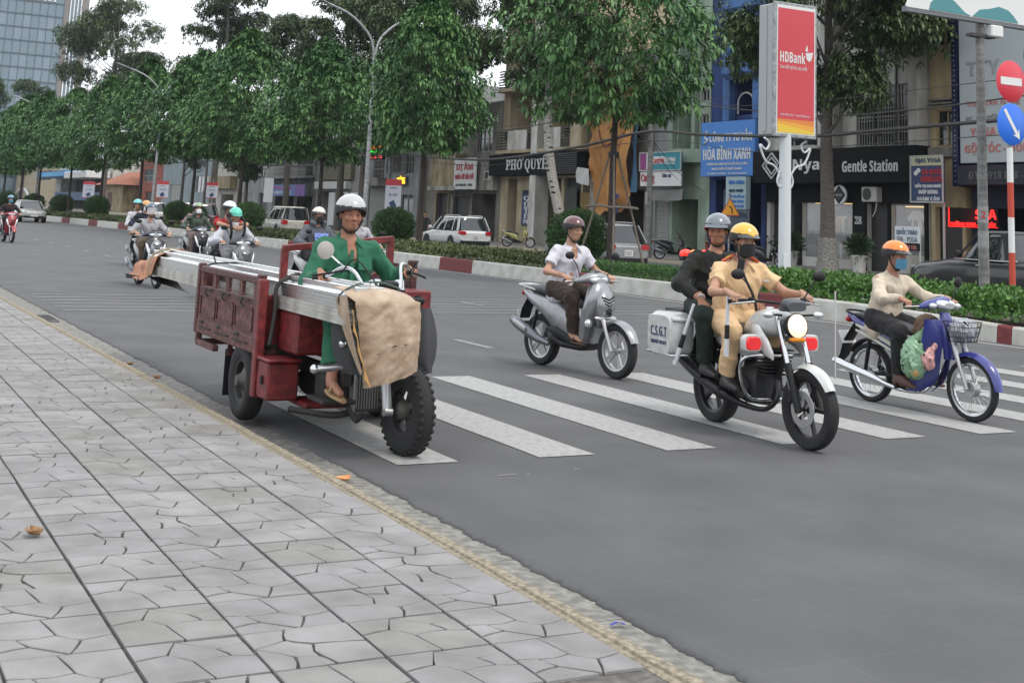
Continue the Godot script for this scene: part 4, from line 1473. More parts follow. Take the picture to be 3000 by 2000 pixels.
	wb("cream_head", mt("sign_cream", Color(0.45, 0.46, 0.28), 0.5), bs, FX - 1.215, FX - 1.2, 4.5, 4.86, -38.3, -36.7)
	for k in 2:
		put(nb().ball(V(FX - 1.22, 4.2 + 0.1 * k, -38.05 + 0.14 * k), V(0.02, 0.1, 0.12)), "salt_rock", wht, bs)
	text("OJAS YOGA", 1.35, 0.22, bs, navy, face(FX - 1.23, 4.68, -37.4), 0.02)
	put(nb().box(V(FX - 1.0, 1.55, -36.8), V(0.07, 3.0, 0.07)), "post", pale, bs)
	# --- spa building behind a large billboard
	o = house("spa_building", "dark spa building carrying a large pale billboard", -36.3, -22.0, 13.0, wallm("navy", Color(0.014, 0.018, 0.04)), [[-35.9, -33.2, 0.1, 2.9, "open"], [-32.8, -29.0, 0.1, 2.9, "door"]])
	wb("dotted_strip", mt("strip_navy", Color(0.008, 0.012, 0.045), 0.35), o, FX - 0.7, FX, 3.7, 11.0, -36.61, -36.32)
	for k in 34:
		put(nb().box(V(FX - 0.71, 3.9 + 0.2 * k, -36.46), V(0.02, 0.03, 0.03)), "bulb", wht, o)
	board("billboard", "large pale grey billboard with red lettering YOGA above the spa", -36.25, -24.0, 4.6, 11.5, FX - 0.65, mt("billboard_grey", Color(0.36, 0.4, 0.41), 0.5), [["TY", -34.75, 8.3, 1.0, 0.55, greyw], ["T", -35.6, 8.3, 0.5, 0.55, greyw], ["YOGA - ĐÁ MUỐI", -33.9, 5.85, 3.6, 0.4, mt("faded_red", Color(0.45, 0.16, 0.14), 0.5)], ["GỘI TÓC - UỐN - DUỖI", -33.7, 5.2, 4.6, 0.4, mats["faded_red"]], ["Yoga Tân Hưng", -34.6, 6.9, 2.6, 0.24, mats["faded_red"], "Droid Serif", false], ["BS. NGUYỄN DŨNG", -34.6, 6.35, 2.6, 0.24, greyw]], 0.5)
	bs = get_child(get_child_count() - 1)
	put(nb().ball(V(FX - 0.66, 8.6, -32.3), V(0.03, 0.9, 0.8), 16, 10), "leaf_print", mt("print_teal", Color(0.06, 0.2, 0.2), 0.6), bs)
	board("awning_band", "dark valance board with dim lettering under the billboard", -36.2, -24.0, 3.75, 4.5, FX - 0.9, mt("valance", Color(0.01, 0.012, 0.022), 0.6), [["ĐT: 0918 818 - 4866", -33.8, 4.1, 3.6, 0.3, mt("dim_grey", Color(0.08, 0.08, 0.08), 0.6)]], 0.7)
	O = V(FX - 0.95, 2.15, -35.4)
	var spa := thing("led_sign", "red glowing LED sign reading SPA in the dark doorway", "sign", O)
	wb("panel", black, spa, FX - 0.95, FX - 0.9, 2.12, 2.85, -36.6, -34.2)
	var ledr := mt("led_red", Color(0.9, 0.05, 0.04), 0.5, 0.0, {"glow": Color(1.0, 0.06, 0.05), "ge": 1.6})
	text("SPA", 1.0, 0.36, spa, ledr, face(FX - 0.97, 2.62, -34.75), 0.02)
	text("DƯỠNG SINH - TRỊ LIỆU", 2.2, 0.17, spa, ledr, face(FX - 0.97, 2.25, -35.4), 0.02)
	for a in [[2.12, 2.14, -36.6, -34.2], [2.14, 2.85, -36.6, -36.57]]:
		wb("tube", ledr, spa, FX - 0.975, FX - 0.955, a[0], a[1], a[2], a[3])
	var sl := OmniLight3D.new()
	sl.name = "led_glow"
	sl.light_color = Color(1, 0.1, 0.08)
	sl.light_energy = 0.35
	sl.light_size = 0.3
	sl.shadow_enabled = true
	sl.position = V(-0.3, 0.3, 0)
	spa.add_child(sl)
	# pavement board QUỐC THẢO
	O = V(36.2, 0.14, -36.0)
	var qb := thing("stand_sign", "white stand sign QUỐC THẢO SPA - YOGA on two posts before the shop", "sign", O)
	wb("board", mt("sign_paper", Color(0.5, 0.55, 0.56), 0.5), qb, 36.2, 36.24, 1.42, 2.04, -36.62, -35.38)
	wb("lower_board", black, qb, 36.2, 36.24, 1.14, 1.42, -36.62, -35.38)
	for z in [-36.6, -35.4]:
		wb("post", pale, qb, 36.24, 36.28, 0.14, 2.04, z - 0.03, z + 0.03)
	text("QUỐC THẢO", 1.05, 0.26, qb, navy, face(36.19, 1.82, -36.0), 0.012)
	text("SPA - YOGA", 1.05, 0.2, qb, mt("ink", Color(0.05, 0.06, 0.09), 0.6), face(36.19, 1.55, -36.0), 0.012, "Droid Sans", false)
	text("CẮT UỐN TÓC", 1.05, 0.18, qb, mt("faded_red", Color(0.45, 0.16, 0.14), 0.5), face(36.19, 1.28, -36.0), 0.012)
	# --- houses to the left of the balcony house
	o = house("red_sign_house", "stained grey two storey house with a white red lettered board", -89.6, -76.75, 9.6, drab, [[-84.0, -81.3, 0.1, 3.1, "door"], [-86.8, -84.8, 0.1, 3.3, "door"], [-80.9, -77.3, 0.1, 3.3, "open"], [-84.8, -82.6, 6.3, 7.6, "win"], [-80.4, -78.2, 6.2, 8.0, "win3"]])
	wb("bay_box", tan, o, FX - 0.9, FX, 3.75, 6.1, -86.2, -82.1, 0.02)
	wb("bay_sill", whit2, o, FX - 1.05, FX, 3.45, 3.78, -86.6, -81.7, 0.03)
	wb("door_frame", tan, o, FX - 0.08, FX + 0.01, 0.0, 3.5, -87.0, -86.8)
	wb("door_frame", tan, o, FX - 0.08, FX + 0.01, 0.0, 3.5, -84.8, -84.6)
	wb("door_frame", tan, o, FX - 0.08, FX + 0.01, 3.3, 3.5, -86.8, -84.8)
	wb("render_band", whit2, o, FX - 0.5, FX, 3.5, 5.4, -82.0, -76.9, 0.02)
	board("repair_sign", "white board with dark red letters beside the stained bay", -82.0, -78.6, 3.55, 5.7, FX - 1.0, wht, [["DỊ ÂM", -80.3, 5.15, 2.6, 0.55, red], ["ĐIỆN TỬ SỬA VẼ", -80.3, 4.45, 2.9, 0.4, red], ["ĐT: 0918.66 - 7.695", -80.3, 3.85, 2.6, 0.16, iron]], 0.12)
	aircon("air conditioner on the stained grey house under the balcony corner", V(FX - 0.4, 4.5, -77.6))
	wb("window_box", mt("window_blue", Color(0.2, 0.24, 0.26), 0.3), o, FX - 0.3, FX, 3.55, 4.7, -89.2, -87.2, 0.02)
	wb("window_awning", tan, o, FX - 0.5, FX, 4.8, 5.2, -89.3, -87.0, 0.03)
	o = house("led_sign_house", "grey house with cyan window grilles beside the green LED sign", -100.9, -89.65, 12.0, greyw, [[-97.0, -93.9, 4.9, 8.4, "grille"], [-99.8, -97.4, 4.4, 6.2, "grille"], [-93.2, -91.4, 4.8, 6.6, "win3"], [-100.5, -96.8, 0.1, 3.7, "shutter"], [-93.6, -91.2, 0.1, 3.2, "win"]])
	balcony(o, whit2, -100.2, -96.6, 4.0, 0.9, whit2, "wall", 0.5)
	board("led_board", "black LED sign with orange green and red glowing lines", -95.3, -91.9, 5.8, 7.0, FX - 2.4, black, [["CƠM THÁI BÌNH", -93.6, 6.76, 2.9, 0.3, mt("led_orange", Color(0.9, 0.35, 0.02), 0.5, 0.0, {"glow": Color(1.0, 0.4, 0.03), "ge": 1.3})], ["Quán Quyền", -93.6, 6.38, 3.0, 0.36, mt("led_green", Color(0.05, 0.8, 0.2), 0.5, 0.0, {"glow": Color(0.05, 1.0, 0.25), "ge": 1.3})], ["3 NGUYÊN", -93.6, 6.0, 2.8, 0.26, mt("led_pink", Color(0.9, 0.2, 0.25), 0.5, 0.0, {"glow": Color(1.0, 0.2, 0.25), "ge": 1.0})]], 0.2)
	board("gold_sign", "glowing yellow shop lettering above the pale glass door", -94.0, -92.2, 3.9, 4.6, FX - 0.3, drab, [["CƯỜNG", -93.1, 4.25, 1.6, 0.5, mt("led_gold", Color(0.9, 0.7, 0.1), 0.5, 0.0, {"glow": Color(1.0, 0.75, 0.12), "ge": 1.2})]], 0.1)
	o = house("carved_panel_house", "grey house with a cream carved panel across its upper floor", -113.6, -100.95, 11.0, wallm("pale2", Color(0.34, 0.34, 0.32)), [[-107.4, -103.5, 0.1, 3.4, "win"], [-112.8, -109.2, 0.1, 3.4, "open"], [-111.0, -108.0, 7.6, 9.8, "win3"]])
	wb("white_panel", white, o, FX - 0.35, FX, 5.9, 7.2, -112.0, -103.8, 0.03)
	var cp := wb("carved_panel", mt("carved", Color(0.42, 0.4, 0.27), 0.8, 0.0, {"t": noise("carve", 0.05, grey(0.35), grey(1.0), 256, 3, FastNoiseLite.TYPE_CELLULAR), "k": 0.5, "bump": noise("carve", 0.05, grey(0.35), grey(1.0)), "bs": 4.0}), o, FX - 0.4, FX, 4.4, 5.85, -112.0, -104.0, 0.02)
	wb("fascia", wht, o, FX - 0.6, FX, 3.6, 4.25, -112.6, -104.6, 0.02)
	for z in [-108.6, -102.6]:
		wb("upright_board", wht, o, FX - 0.3, FX - 0.1, 0.4, 3.3, z - 0.75, z + 0.75, 0.02)
	o = house("balcony_pair_house", "grey house with two rounded balconies over a purple banner", -126.9, -113.65, 12.5, wallm("conc", Color(0.27, 0.275, 0.27), 0.5), [[-125.6, -121.0, 4.9, 8.2, "loggia"], [-119.5, -115.0, 4.9, 8.2, "loggia"], [-125.8, -120.0, 0.1, 2.9, "open"], [-119.0, -114.6, 0.1, 2.9, "open"], [-125.0, -121.5, 9.3, 11.4, "win3"], [-119.0, -115.5, 9.3, 11.4, "win3"]])
	balcony(o, greyw, -126.6, -120.6, 4.75, 1.0, pale)
	balcony(o, greyw, -120.2, -114.2, 4.75, 1.0, pale)
	board("dental_banner", "blue and purple clinic banner with pink lettering", -125.4, -113.4, 2.9, 3.95, FX - 1.2, mt("banner_blue", Color(0.08, 0.16, 0.4), 0.5), [["NHA KHOA THẨM MỸ", -120.5, 3.7, 6.5, 0.3, mt("pink_ink", Color(0.5, 0.08, 0.25), 0.5)], ["IMPLANT - RĂNG SỨ - CHỈNH NHA", -120.8, 3.25, 7.0, 0.3, wht]], 0.06, "banner")
	bs = get_child(get_child_count() - 1)
	wb("purple_end", mt("banner_purple", Color(0.16, 0.05, 0.3), 0.5), bs, FX - 1.206, FX - 1.2, 2.92, 3.93, -116.2, -113.45)
	o = house("grey_block", "pale grey plain house with narrow slits beside the clinic", -139.5, -126.95, 11.5, wallm("pale3", Color(0.36, 0.38, 0.38)), [[-138.0, -134.0, 0.1, 3.2, "shutter"], [-131.5, -128.0, 0.1, 3.2, "door"], [-131.5, -128.5, 5.0, 7.0, "win3"]])
	o = house("many_window_house", "pale house with two rows of small white windows", -150.0, -139.55, 13.0, white, [[-145.2, -143.4, 6.0, 6.9, "win"], [-143.0, -141.2, 6.0, 6.9, "win"], [-145.2, -143.4, 7.4, 8.3, "win"], [-143.0, -141.2, 7.4, 8.3, "win"], [-146.0, -141.0, 0.1, 3.0, "open"]])
	wb("tan_band", tan, o, FX - 0.8, FX, 3.6, 5.0, -149.0, -140.0, 0.02)
	house("teal_block", "blank blue grey block wall with a metal gate", -176.0, -150.1, 8.0, wallm("teal", Color(0.25, 0.31, 0.34)), [[-171.0, -165.0, 0.1, 4.2, "shutter"], [-158.0, -152.0, 3.2, 5.2, "win3"]])
	house("brick_red_house", "red brown walled house behind the dark leaning trunk", -191.0, -176.1, 9.0, wallm("redb", Color(0.3, 0.09, 0.06)), [[-186.0, -181.0, 0.1, 3.2, "door"], [-188.0, -180.0, 4.6, 6.4, "win3"]])
	# gatehouse with a tiled roof
	O = V(39.0, 0, -200.0)
	var gh := thing("gatehouse", "small gatehouse with an orange tiled hip roof", "building", O)
	wb("wall", tan, gh, 38.0, 44.0, 0, 4.2, -208.0, -192.0)
	wb("door", mt("gate_brown", Color(0.08, 0.04, 0.025), 0.7), gh, 37.95, 38.0, 0, 3.0, -203.0, -199.5)
	var rf := nb()
	rf.sm(false)
	var e := [V(37, 4.1, -210), V(37, 4.1, -190), V(45, 4.1, -190), V(45, 4.1, -210), V(41, 6.2, -204), V(41, 6.2, -196)]
	rf.qo(e[0], e[1], e[5], e[4], V(-1, 1, 0))
	rf.qo(e[2], e[3], e[4], e[5], V(1, 1, 0))
	rf.to(e[1], e[2], e[5], V(0, 1, 1))
	rf.to(e[0], e[3], e[4], V(0, 1, -1))
	put(rf, "roof", mt("roof_tile", Color(0.3, 0.11, 0.06), 0.85), gh)
	o = house("awning_shop", "long white fronted shop with a blue awning over a dark opening", -268.0, -211.0, 8.6, white, [[-262.0, -214.0, 0.1, 5.4, "open"]])
	wb("awning", mt("awning_blue", Color(0.08, 0.3, 0.55), 0.6), o, FX - 4.0, FX - 0.1, 5.6, 6.6, -268.0, -234.0, 0.1)
	wb("awning", wht, o, FX - 4.0, FX - 0.1, 5.2, 6.3, -233.5, -212.0, 0.1)
	wb("railing", mt("rail_blue", Color(0.05, 0.1, 0.2), 0.6), o, FX - 1.0, FX - 0.5, 1.6, 3.0, -262, -214)
	o = house("arch_house", "cream house with a white arched doorway at the end of the street", -361.0, -268.2, 9.0, cream, [[-325.0, -303.0, 0.1, 1.5, "door"], [-295.0, -275.0, 5.4, 7.4, "win3"]])
	var av := nb()
	var ap2 := []
	for k in 13:
		var an := PI * k / 12.0
		ap2.append(V(FX - 0.4, 1.4 + 2.2 * sin(an), -314.0 + 11.0 * cos(an)))
	av.tube(ap2, 0.35, 6)
	put(av, "arch", wht, o)
	board("yellow_sign", "yellow upright sign at the photo's edge by the cream house", -352.0, -336.0, 2.0, 4.6, FX - 1.0, mt("sign_yellow", Color(0.7, 0.5, 0.02), 0.5), [], 0.3)
	# a tiled roof ridge showing over the crowns
	O = V(44.0, 0, -114.0)
	var rg := thing("ridge_roof", "brown tiled roof ridge rising behind the street trees", "roof", O)
	var rb := nb()
	rb.sm(false)
	rb.qo(V(42, 14.2, -122), V(42, 14.2, -102), V(45, 16.4, -102), V(45, 16.4, -122), V(-1, 1, 0))
	rb.qo(V(48, 14.2, -122), V(48, 14.2, -102), V(45, 16.4, -102), V(45, 16.4, -122), V(1, 1, 0))
	put(rb, "roof", mt("roof_brown", Color(0.2, 0.11, 0.075), 0.9), rg)
	wb("wall", whit2, rg, 42.2, 47.8, 0, 14.3, -121.8, -102.2)
	# cream canopy among the crowns
	O = V(30.0, 6.0, -128.0)
	var cn := thing("canopy_sheet", "cream curved canvas canopy showing between the tree crowns", "canopy", O)
	var cr := []
	for i in 7:
		var f := i / 6.0
		var cl := []
		for j in 5:
			cl.append(V(29.0 + j * 1.0, 6.3 + 2.6 * pow(f, 1.8) + 0.1 * j, -129.5 + 0.0 - 5.0 * (1 - f) * 0.0 + 6.0 * f))
		cr.append(cl)
	put(nb().sheet(cr, 0.03), "canvas", mt("canvas", Color(0.48, 0.44, 0.33), 0.8), cn)
	hotel()

func aircon(label: String, c: Vector3) -> void:
	O = c - V(0, 0.35, 0)
	var o := thing("air_conditioner", label, "air conditioner", O, 0.0)
	wb("case", mt("ac_white", Color(0.42, 0.42, 0.39), 0.6), o, c.x - 0.18, c.x + 0.18, c.y - 0.32, c.y + 0.32, c.z - 0.45, c.z + 0.45, 0.03)
	var f := nb()
	f.x = f.x * Transform3D(Basis(V(0, 0, 1), PI / 2), V(c.x - 0.185, c.y, c.z - 0.1))
	f.lathe([Vector2(0, 0.0), Vector2(0.25, 0.0), Vector2(0.26, 0.012), Vector2(0.0, 0.012)], 20)
	put(f, "fan_grille", mt("ac_dark", Color(0.04, 0.04, 0.04), 0.7), o)
	put(nb().tube(arc([V(c.x, c.y - 0.3, c.z + 0.3), V(c.x - 0.1, c.y - 0.7, c.z + 0.32), V(c.x - 0.12, c.y - 0.95, c.z + 0.15)], 4), 0.025, 6), "pipe", mats["ac_white"], o)

func tarp(o: Node) -> void:
	O = V(FX - 1.2, 2.0, -61.0)
	var m := mt("tarp_orange", Color(0.55, 0.26, 0.075), 0.7, 0.0, {"t": noise("tarpn", 0.008, grey(0.75), grey(1.0), 512, 4), "k": 0.12, "world": true, "back": Color(0.1, 0.04, 0.01)})
	var t := thing("orange_tarpaulin", "tall ragged orange tarpaulin hanging down the narrow house front", "tarpaulin", O)
	var n := FastNoiseLite.new()
	n.seed = 5
	n.frequency = 0.5
	var rows := []
	for i in 30:
		var f := i / 29.0
		var r := []
		for j in 22:
			var u := j / 21.0
			var bot: float = 2.1 + 0.9 * absf(n.get_noise_2d(u * 9.0, 0.0)) + 0.8 * maxf(0.0, u - 0.6) + (1.8 if u < 0.12 else 0.0)
			var y := lerpf(10.4, bot, f)
			var fold := 0.16 * sin(u * 13.0 + 2.2 * sin(f * 3.0)) * (0.3 + f) + 0.35 * n.get_noise_2d(u * 6.0, f * 7.0)
			var sag := 0.5 * exp(-pow((f - 0.55 - 0.2 * (u - 0.5)) * 7.0, 2.0))
			r.append(V(FX - 0.9 - fold - sag, y, lerpf(-63.4, -59.1, u) + 0.15 * sin(f * 5.0)))
		rows.append(r)
	put(nb().sheet(rows, 0.008), "canvas", m, t)
	put(nb().tube(arc([V(FX - 1.5, 6.9, -62.0), V(FX - 1.6, 6.0, -61.3), V(FX - 1.6, 6.1, -60.4), V(FX - 1.5, 6.6, -59.3)], 4), 0.06, 6), "rolled_fold", mt("tarp_brown", Color(0.12, 0.04, 0.015), 0.8), t)
	var r2 := []
	for i in 7:
		var q := []
		for j in 6:
			q.append(V(FX - 1.35 - 0.1 * sin(i * 1.3 + j), lerpf(3.3, 2.2, i / 6.0), lerpf(-60.6, -60.0, j / 5.0) + 0.1 * sin(i * 2.0)))
		r2.append(q)
	put(nb().sheet(r2, 0.008), "blue_patch", mt("rag_blue", Color(0.05, 0.06, 0.14), 0.8), t)
	var r3 := []
	for i in 8:
		var q := []
		for j in 3:
			q.append(V(FX - 1.0 - 0.08 * sin(i * 1.1 + j * 2.0), lerpf(8.2, 3.4, i / 7.0), lerpf(-59.2, -58.75, j / 2.0)))
		r3.append(q)
	put(nb().sheet(r3, 0.008), "blue_strip", mt("rag_teal", Color(0.05, 0.12, 0.2), 0.8), t)
	var wc := thing("white_cloth", "white cloth corner tied beside the orange tarpaulin", "cloth", V(FX - 1.2, 3.9, -64.0))
	O = wc.position
	var r4 := []
	for i in 5:
		var q := []
		for j in 6:
			q.append(V(FX - 1.2 - 0.07 * sin(j * 1.5 + i), lerpf(4.85 - 0.03 * j, 3.95 - 0.04 * j, i / 4.0), lerpf(-64.7, -63.3, j / 5.0) - 0.04 * i))
		r4.append(q)
	put(nb().sheet(r4, 0.008), "cloth", mt("cloth_white", Color(0.5, 0.5, 0.48), 0.85), wc)

func shop_inside(o: Node) -> void:
	# lit rooms behind the two shop windows, with clothes on rails
	for w in [[-46.3, -42.9, 0.55, 3.05], [-40.65, -38.7, 0.9, 2.95]]:
		var x1 := FX + 2.0
		var b := nb()
		b.sm(false)
		var p := [V(FX + 0.22, w[2], w[0]), V(FX + 0.22, w[2], w[1]), V(FX + 0.22, w[3], w[1]), V(FX + 0.22, w[3], w[0])]
		for k in 4:
			var a: Vector3 = p[k]
			var c: Vector3 = p[(k + 1) % 4]
			b.qo(a, c, c + V(1.8, 0, 0), a + V(1.8, 0, 0), V(0, (w[2] + w[3]) / 2 - (a.y + c.y) / 2, (w[0] + w[1]) / 2 - (a.z + c.z) / 2))
		b.qo(V(x1, w[2], w[0]), V(x1, w[2], w[1]), V(x1, w[3], w[1]), V(x1, w[3], w[0]), V(-1, 0, 0))
		put(b, "shop_room", mt("shop_wall", Color(0.06, 0.05, 0.038), 0.9), o)
		wb("shop_pane", mt("clear_glass", Color(0.8, 0.85, 0.85, 0.12), 0.03), o, FX + 0.08, FX + 0.09, w[2], w[3], w[0], w[1])
		var tube := wb("ceiling_lamp", mt("warm_lamp", Color(1, 0.85, 0.6), 0.5, 0.0, {"glow": Color(1.0, 0.78, 0.45), "ge": 1.0}), o, FX + 0.5, FX + 0.62, w[3] - 0.06, w[3] - 0.02, w[0] + 0.3, w[1] - 0.3)
		var l := OmniLight3D.new()
		l.name = "shop_light"
		l.light_color = Color(1.0, 0.8, 0.55)
		l.light_energy = 0.1
		l.light_size = 0.25
		l.omni_range = 30.0
		l.omni_attenuation = 2.0
		l.shadow_enabled = true
		l.position = V(FX + 0.9, w[3] - 0.25, (w[0] + w[1]) / 2) - O
		o.add_child(l)
	var cols := [Color(0.5, 0.47, 0.4), Color(0.04, 0.04, 0.045), Color(0.3, 0.2, 0.1), Color(0.12, 0.12, 0.1), Color(0.42, 0.33, 0.15), Color(0.25, 0.25, 0.24)]
	var keep := O
	for row in [[-46.0, -43.2, 2.2, 14], [-46.0, -43.2, 1.05, 16], [-40.3, -39.0, 2.3, 8]]:
		for i in row[3]:
			var z: float = lerpf(row[0], row[1], (i + 0.5) / row[3])
			O = V(FX + 1.2, row[2] - 0.5, z)
			var g := thing("hanging_shirt", "%s shirt on the %s rail inside the black shop" % [["cream", "black", "brown", "olive", "mustard", "grey"][i % 6], ["upper", "lower", "window"][[2.2, 1.05, 2.3].find(row[2])]], "shirt", O, 0.0, "clothes on the shop rails")
			var r := []
			for j in 4:
				var f := j / 3.0
				r.append(rx(V(FX + 1.2, row[2] + 0.2 - 0.75 * f, z), 0.035, 0.001 + 0.25 * (1 - 0.1 * f), 8, 3.0))
			var sb := nb()
			for j in 4:
				var f := j / 3.0
				var w2: float = [0.09, 0.24, 0.22, 0.22][j]
				r[j] = ry(V(FX + 1.2, row[2] + 0.24 - [0.0, 0.1, 0.45, 0.75][j], z), w2, 0.04, 10, 2.6)
			sb.loft(r)
			put(sb, "cloth", mt("cloth_%d" % (i % 6), cols[i % 6], 0.9), g)
			put(nb().tube([V(FX + 1.2, row[2] + 0.24, z), V(FX + 1.2, row[2] + 0.34, z)], 0.008, 5), "hook", mats["pale_iron"], g)
	O = V(FX + 0.45, 1.9, -39.6)
	var ts := thing("display_shirt", "white printed T-shirt hung facing out in the shop window", "shirt", O)
	var tb := nb()
	tb.x = tb.x * Transform3D(Basis(V(0, 0, 1), V(0, 1, 0), V(-1, 0, 0)), V(FX + 0.45, 2.3, -39.65))
	tb.prism([Vector2(-0.3, -0.5), Vector2(0.3, -0.5), Vector2(0.28, 0.1), Vector2(0.45, -0.02), Vector2(0.52, 0.14), Vector2(0.26, 0.42), Vector2(0.1, 0.46), Vector2(0, 0.42), Vector2(-0.1, 0.46), Vector2(-0.26, 0.42), Vector2(-0.52, 0.14), Vector2(-0.45, -0.02), Vector2(-0.28, 0.1)], 0.06, 0.02)
	put(tb, "cloth", mt("cloth_tee", Color(0.5, 0.48, 0.42), 0.9), ts)
	put(nb().box(V(FX + 0.41, 2.15, -39.68), V(0.012, 0.4, 0.2)), "print", mt("cloth_print", Color(0.12, 0.06, 0.05), 0.9), ts)
	O = keep

func hotel() -> void:
	var Z := -330.0
	O = V(35, 0, Z)
	var o := thing("hotel_tower", "tall blue glass hotel tower with white vertical light strips", "tower", O)
	wb("core", mt("tower_brown", Color(0.2, 0.185, 0.18), 0.8), o, 4.0, 52.8, 0, 76, Z - 30, Z)
	var glass := [mt("tower_glass_a", Color(0.15, 0.2, 0.24), 0.12, 0.25), mt("tower_glass_b", Color(0.14, 0.19, 0.225), 0.12, 0.25), mt("tower_glass_c", Color(0.17, 0.22, 0.26), 0.14, 0.25)]
	var fr := nb()
	for i in 24:
		fr.box(V(4.0 + 1.86 * i, 35, Z + 0.16), V(0.09, 70, 0.24))
	for j in 22:
		fr.box(V(25.4, 3.3 * j, Z + 0.2), V(42.9, 0.2, 0.28))
	put(fr, "mullion", mt("tower_frame", Color(0.09, 0.115, 0.135), 0.5), o)
	var pm := B.new()
	pm.box(Vector3.ZERO, V(1.72, 2.98, 0.06))
	var me := pm.mesh()
	for j in range(7, 17):
		for i in 23:
			inst(me, "pane", glass[(i * 7 + j * 5 + (i * j) % 3) % 3], o, Transform3D(Basis.IDENTITY, V(4.93 + 1.86 * i, 3.3 * j + 1.65, Z + 0.1) - O))
	wb("glass_rest", glass[1], o, 4.1, 46.7, 0.2, 23.0, Z + 0.02, Z + 0.08)
	wb("glass_rest", glass[1], o, 4.1, 46.7, 56.2, 70.0, Z + 0.02, Z + 0.08)
	for k in 4:
		wb("light_strip", mt("strip_white", Color(0.7, 0.72, 0.74), 0.5), o, 48.2 + 0.85 * k, 48.45 + 0.85 * k, 0, 76, Z + 0.01, Z + 0.35)
		if k < 3:
			wb("strip_glass", glass[1], o, 48.5 + 0.85 * k, 49.0 + 0.85 * k, 0, 76, Z + 0.01, Z + 0.1)
	text("Central Park hotel", 24.0, 2.2, o, mats["sign_white"], Transform3D(Basis.IDENTITY, V(32.8, 51.0, Z + 0.5) - O), 0.2, "Droid Serif", true)
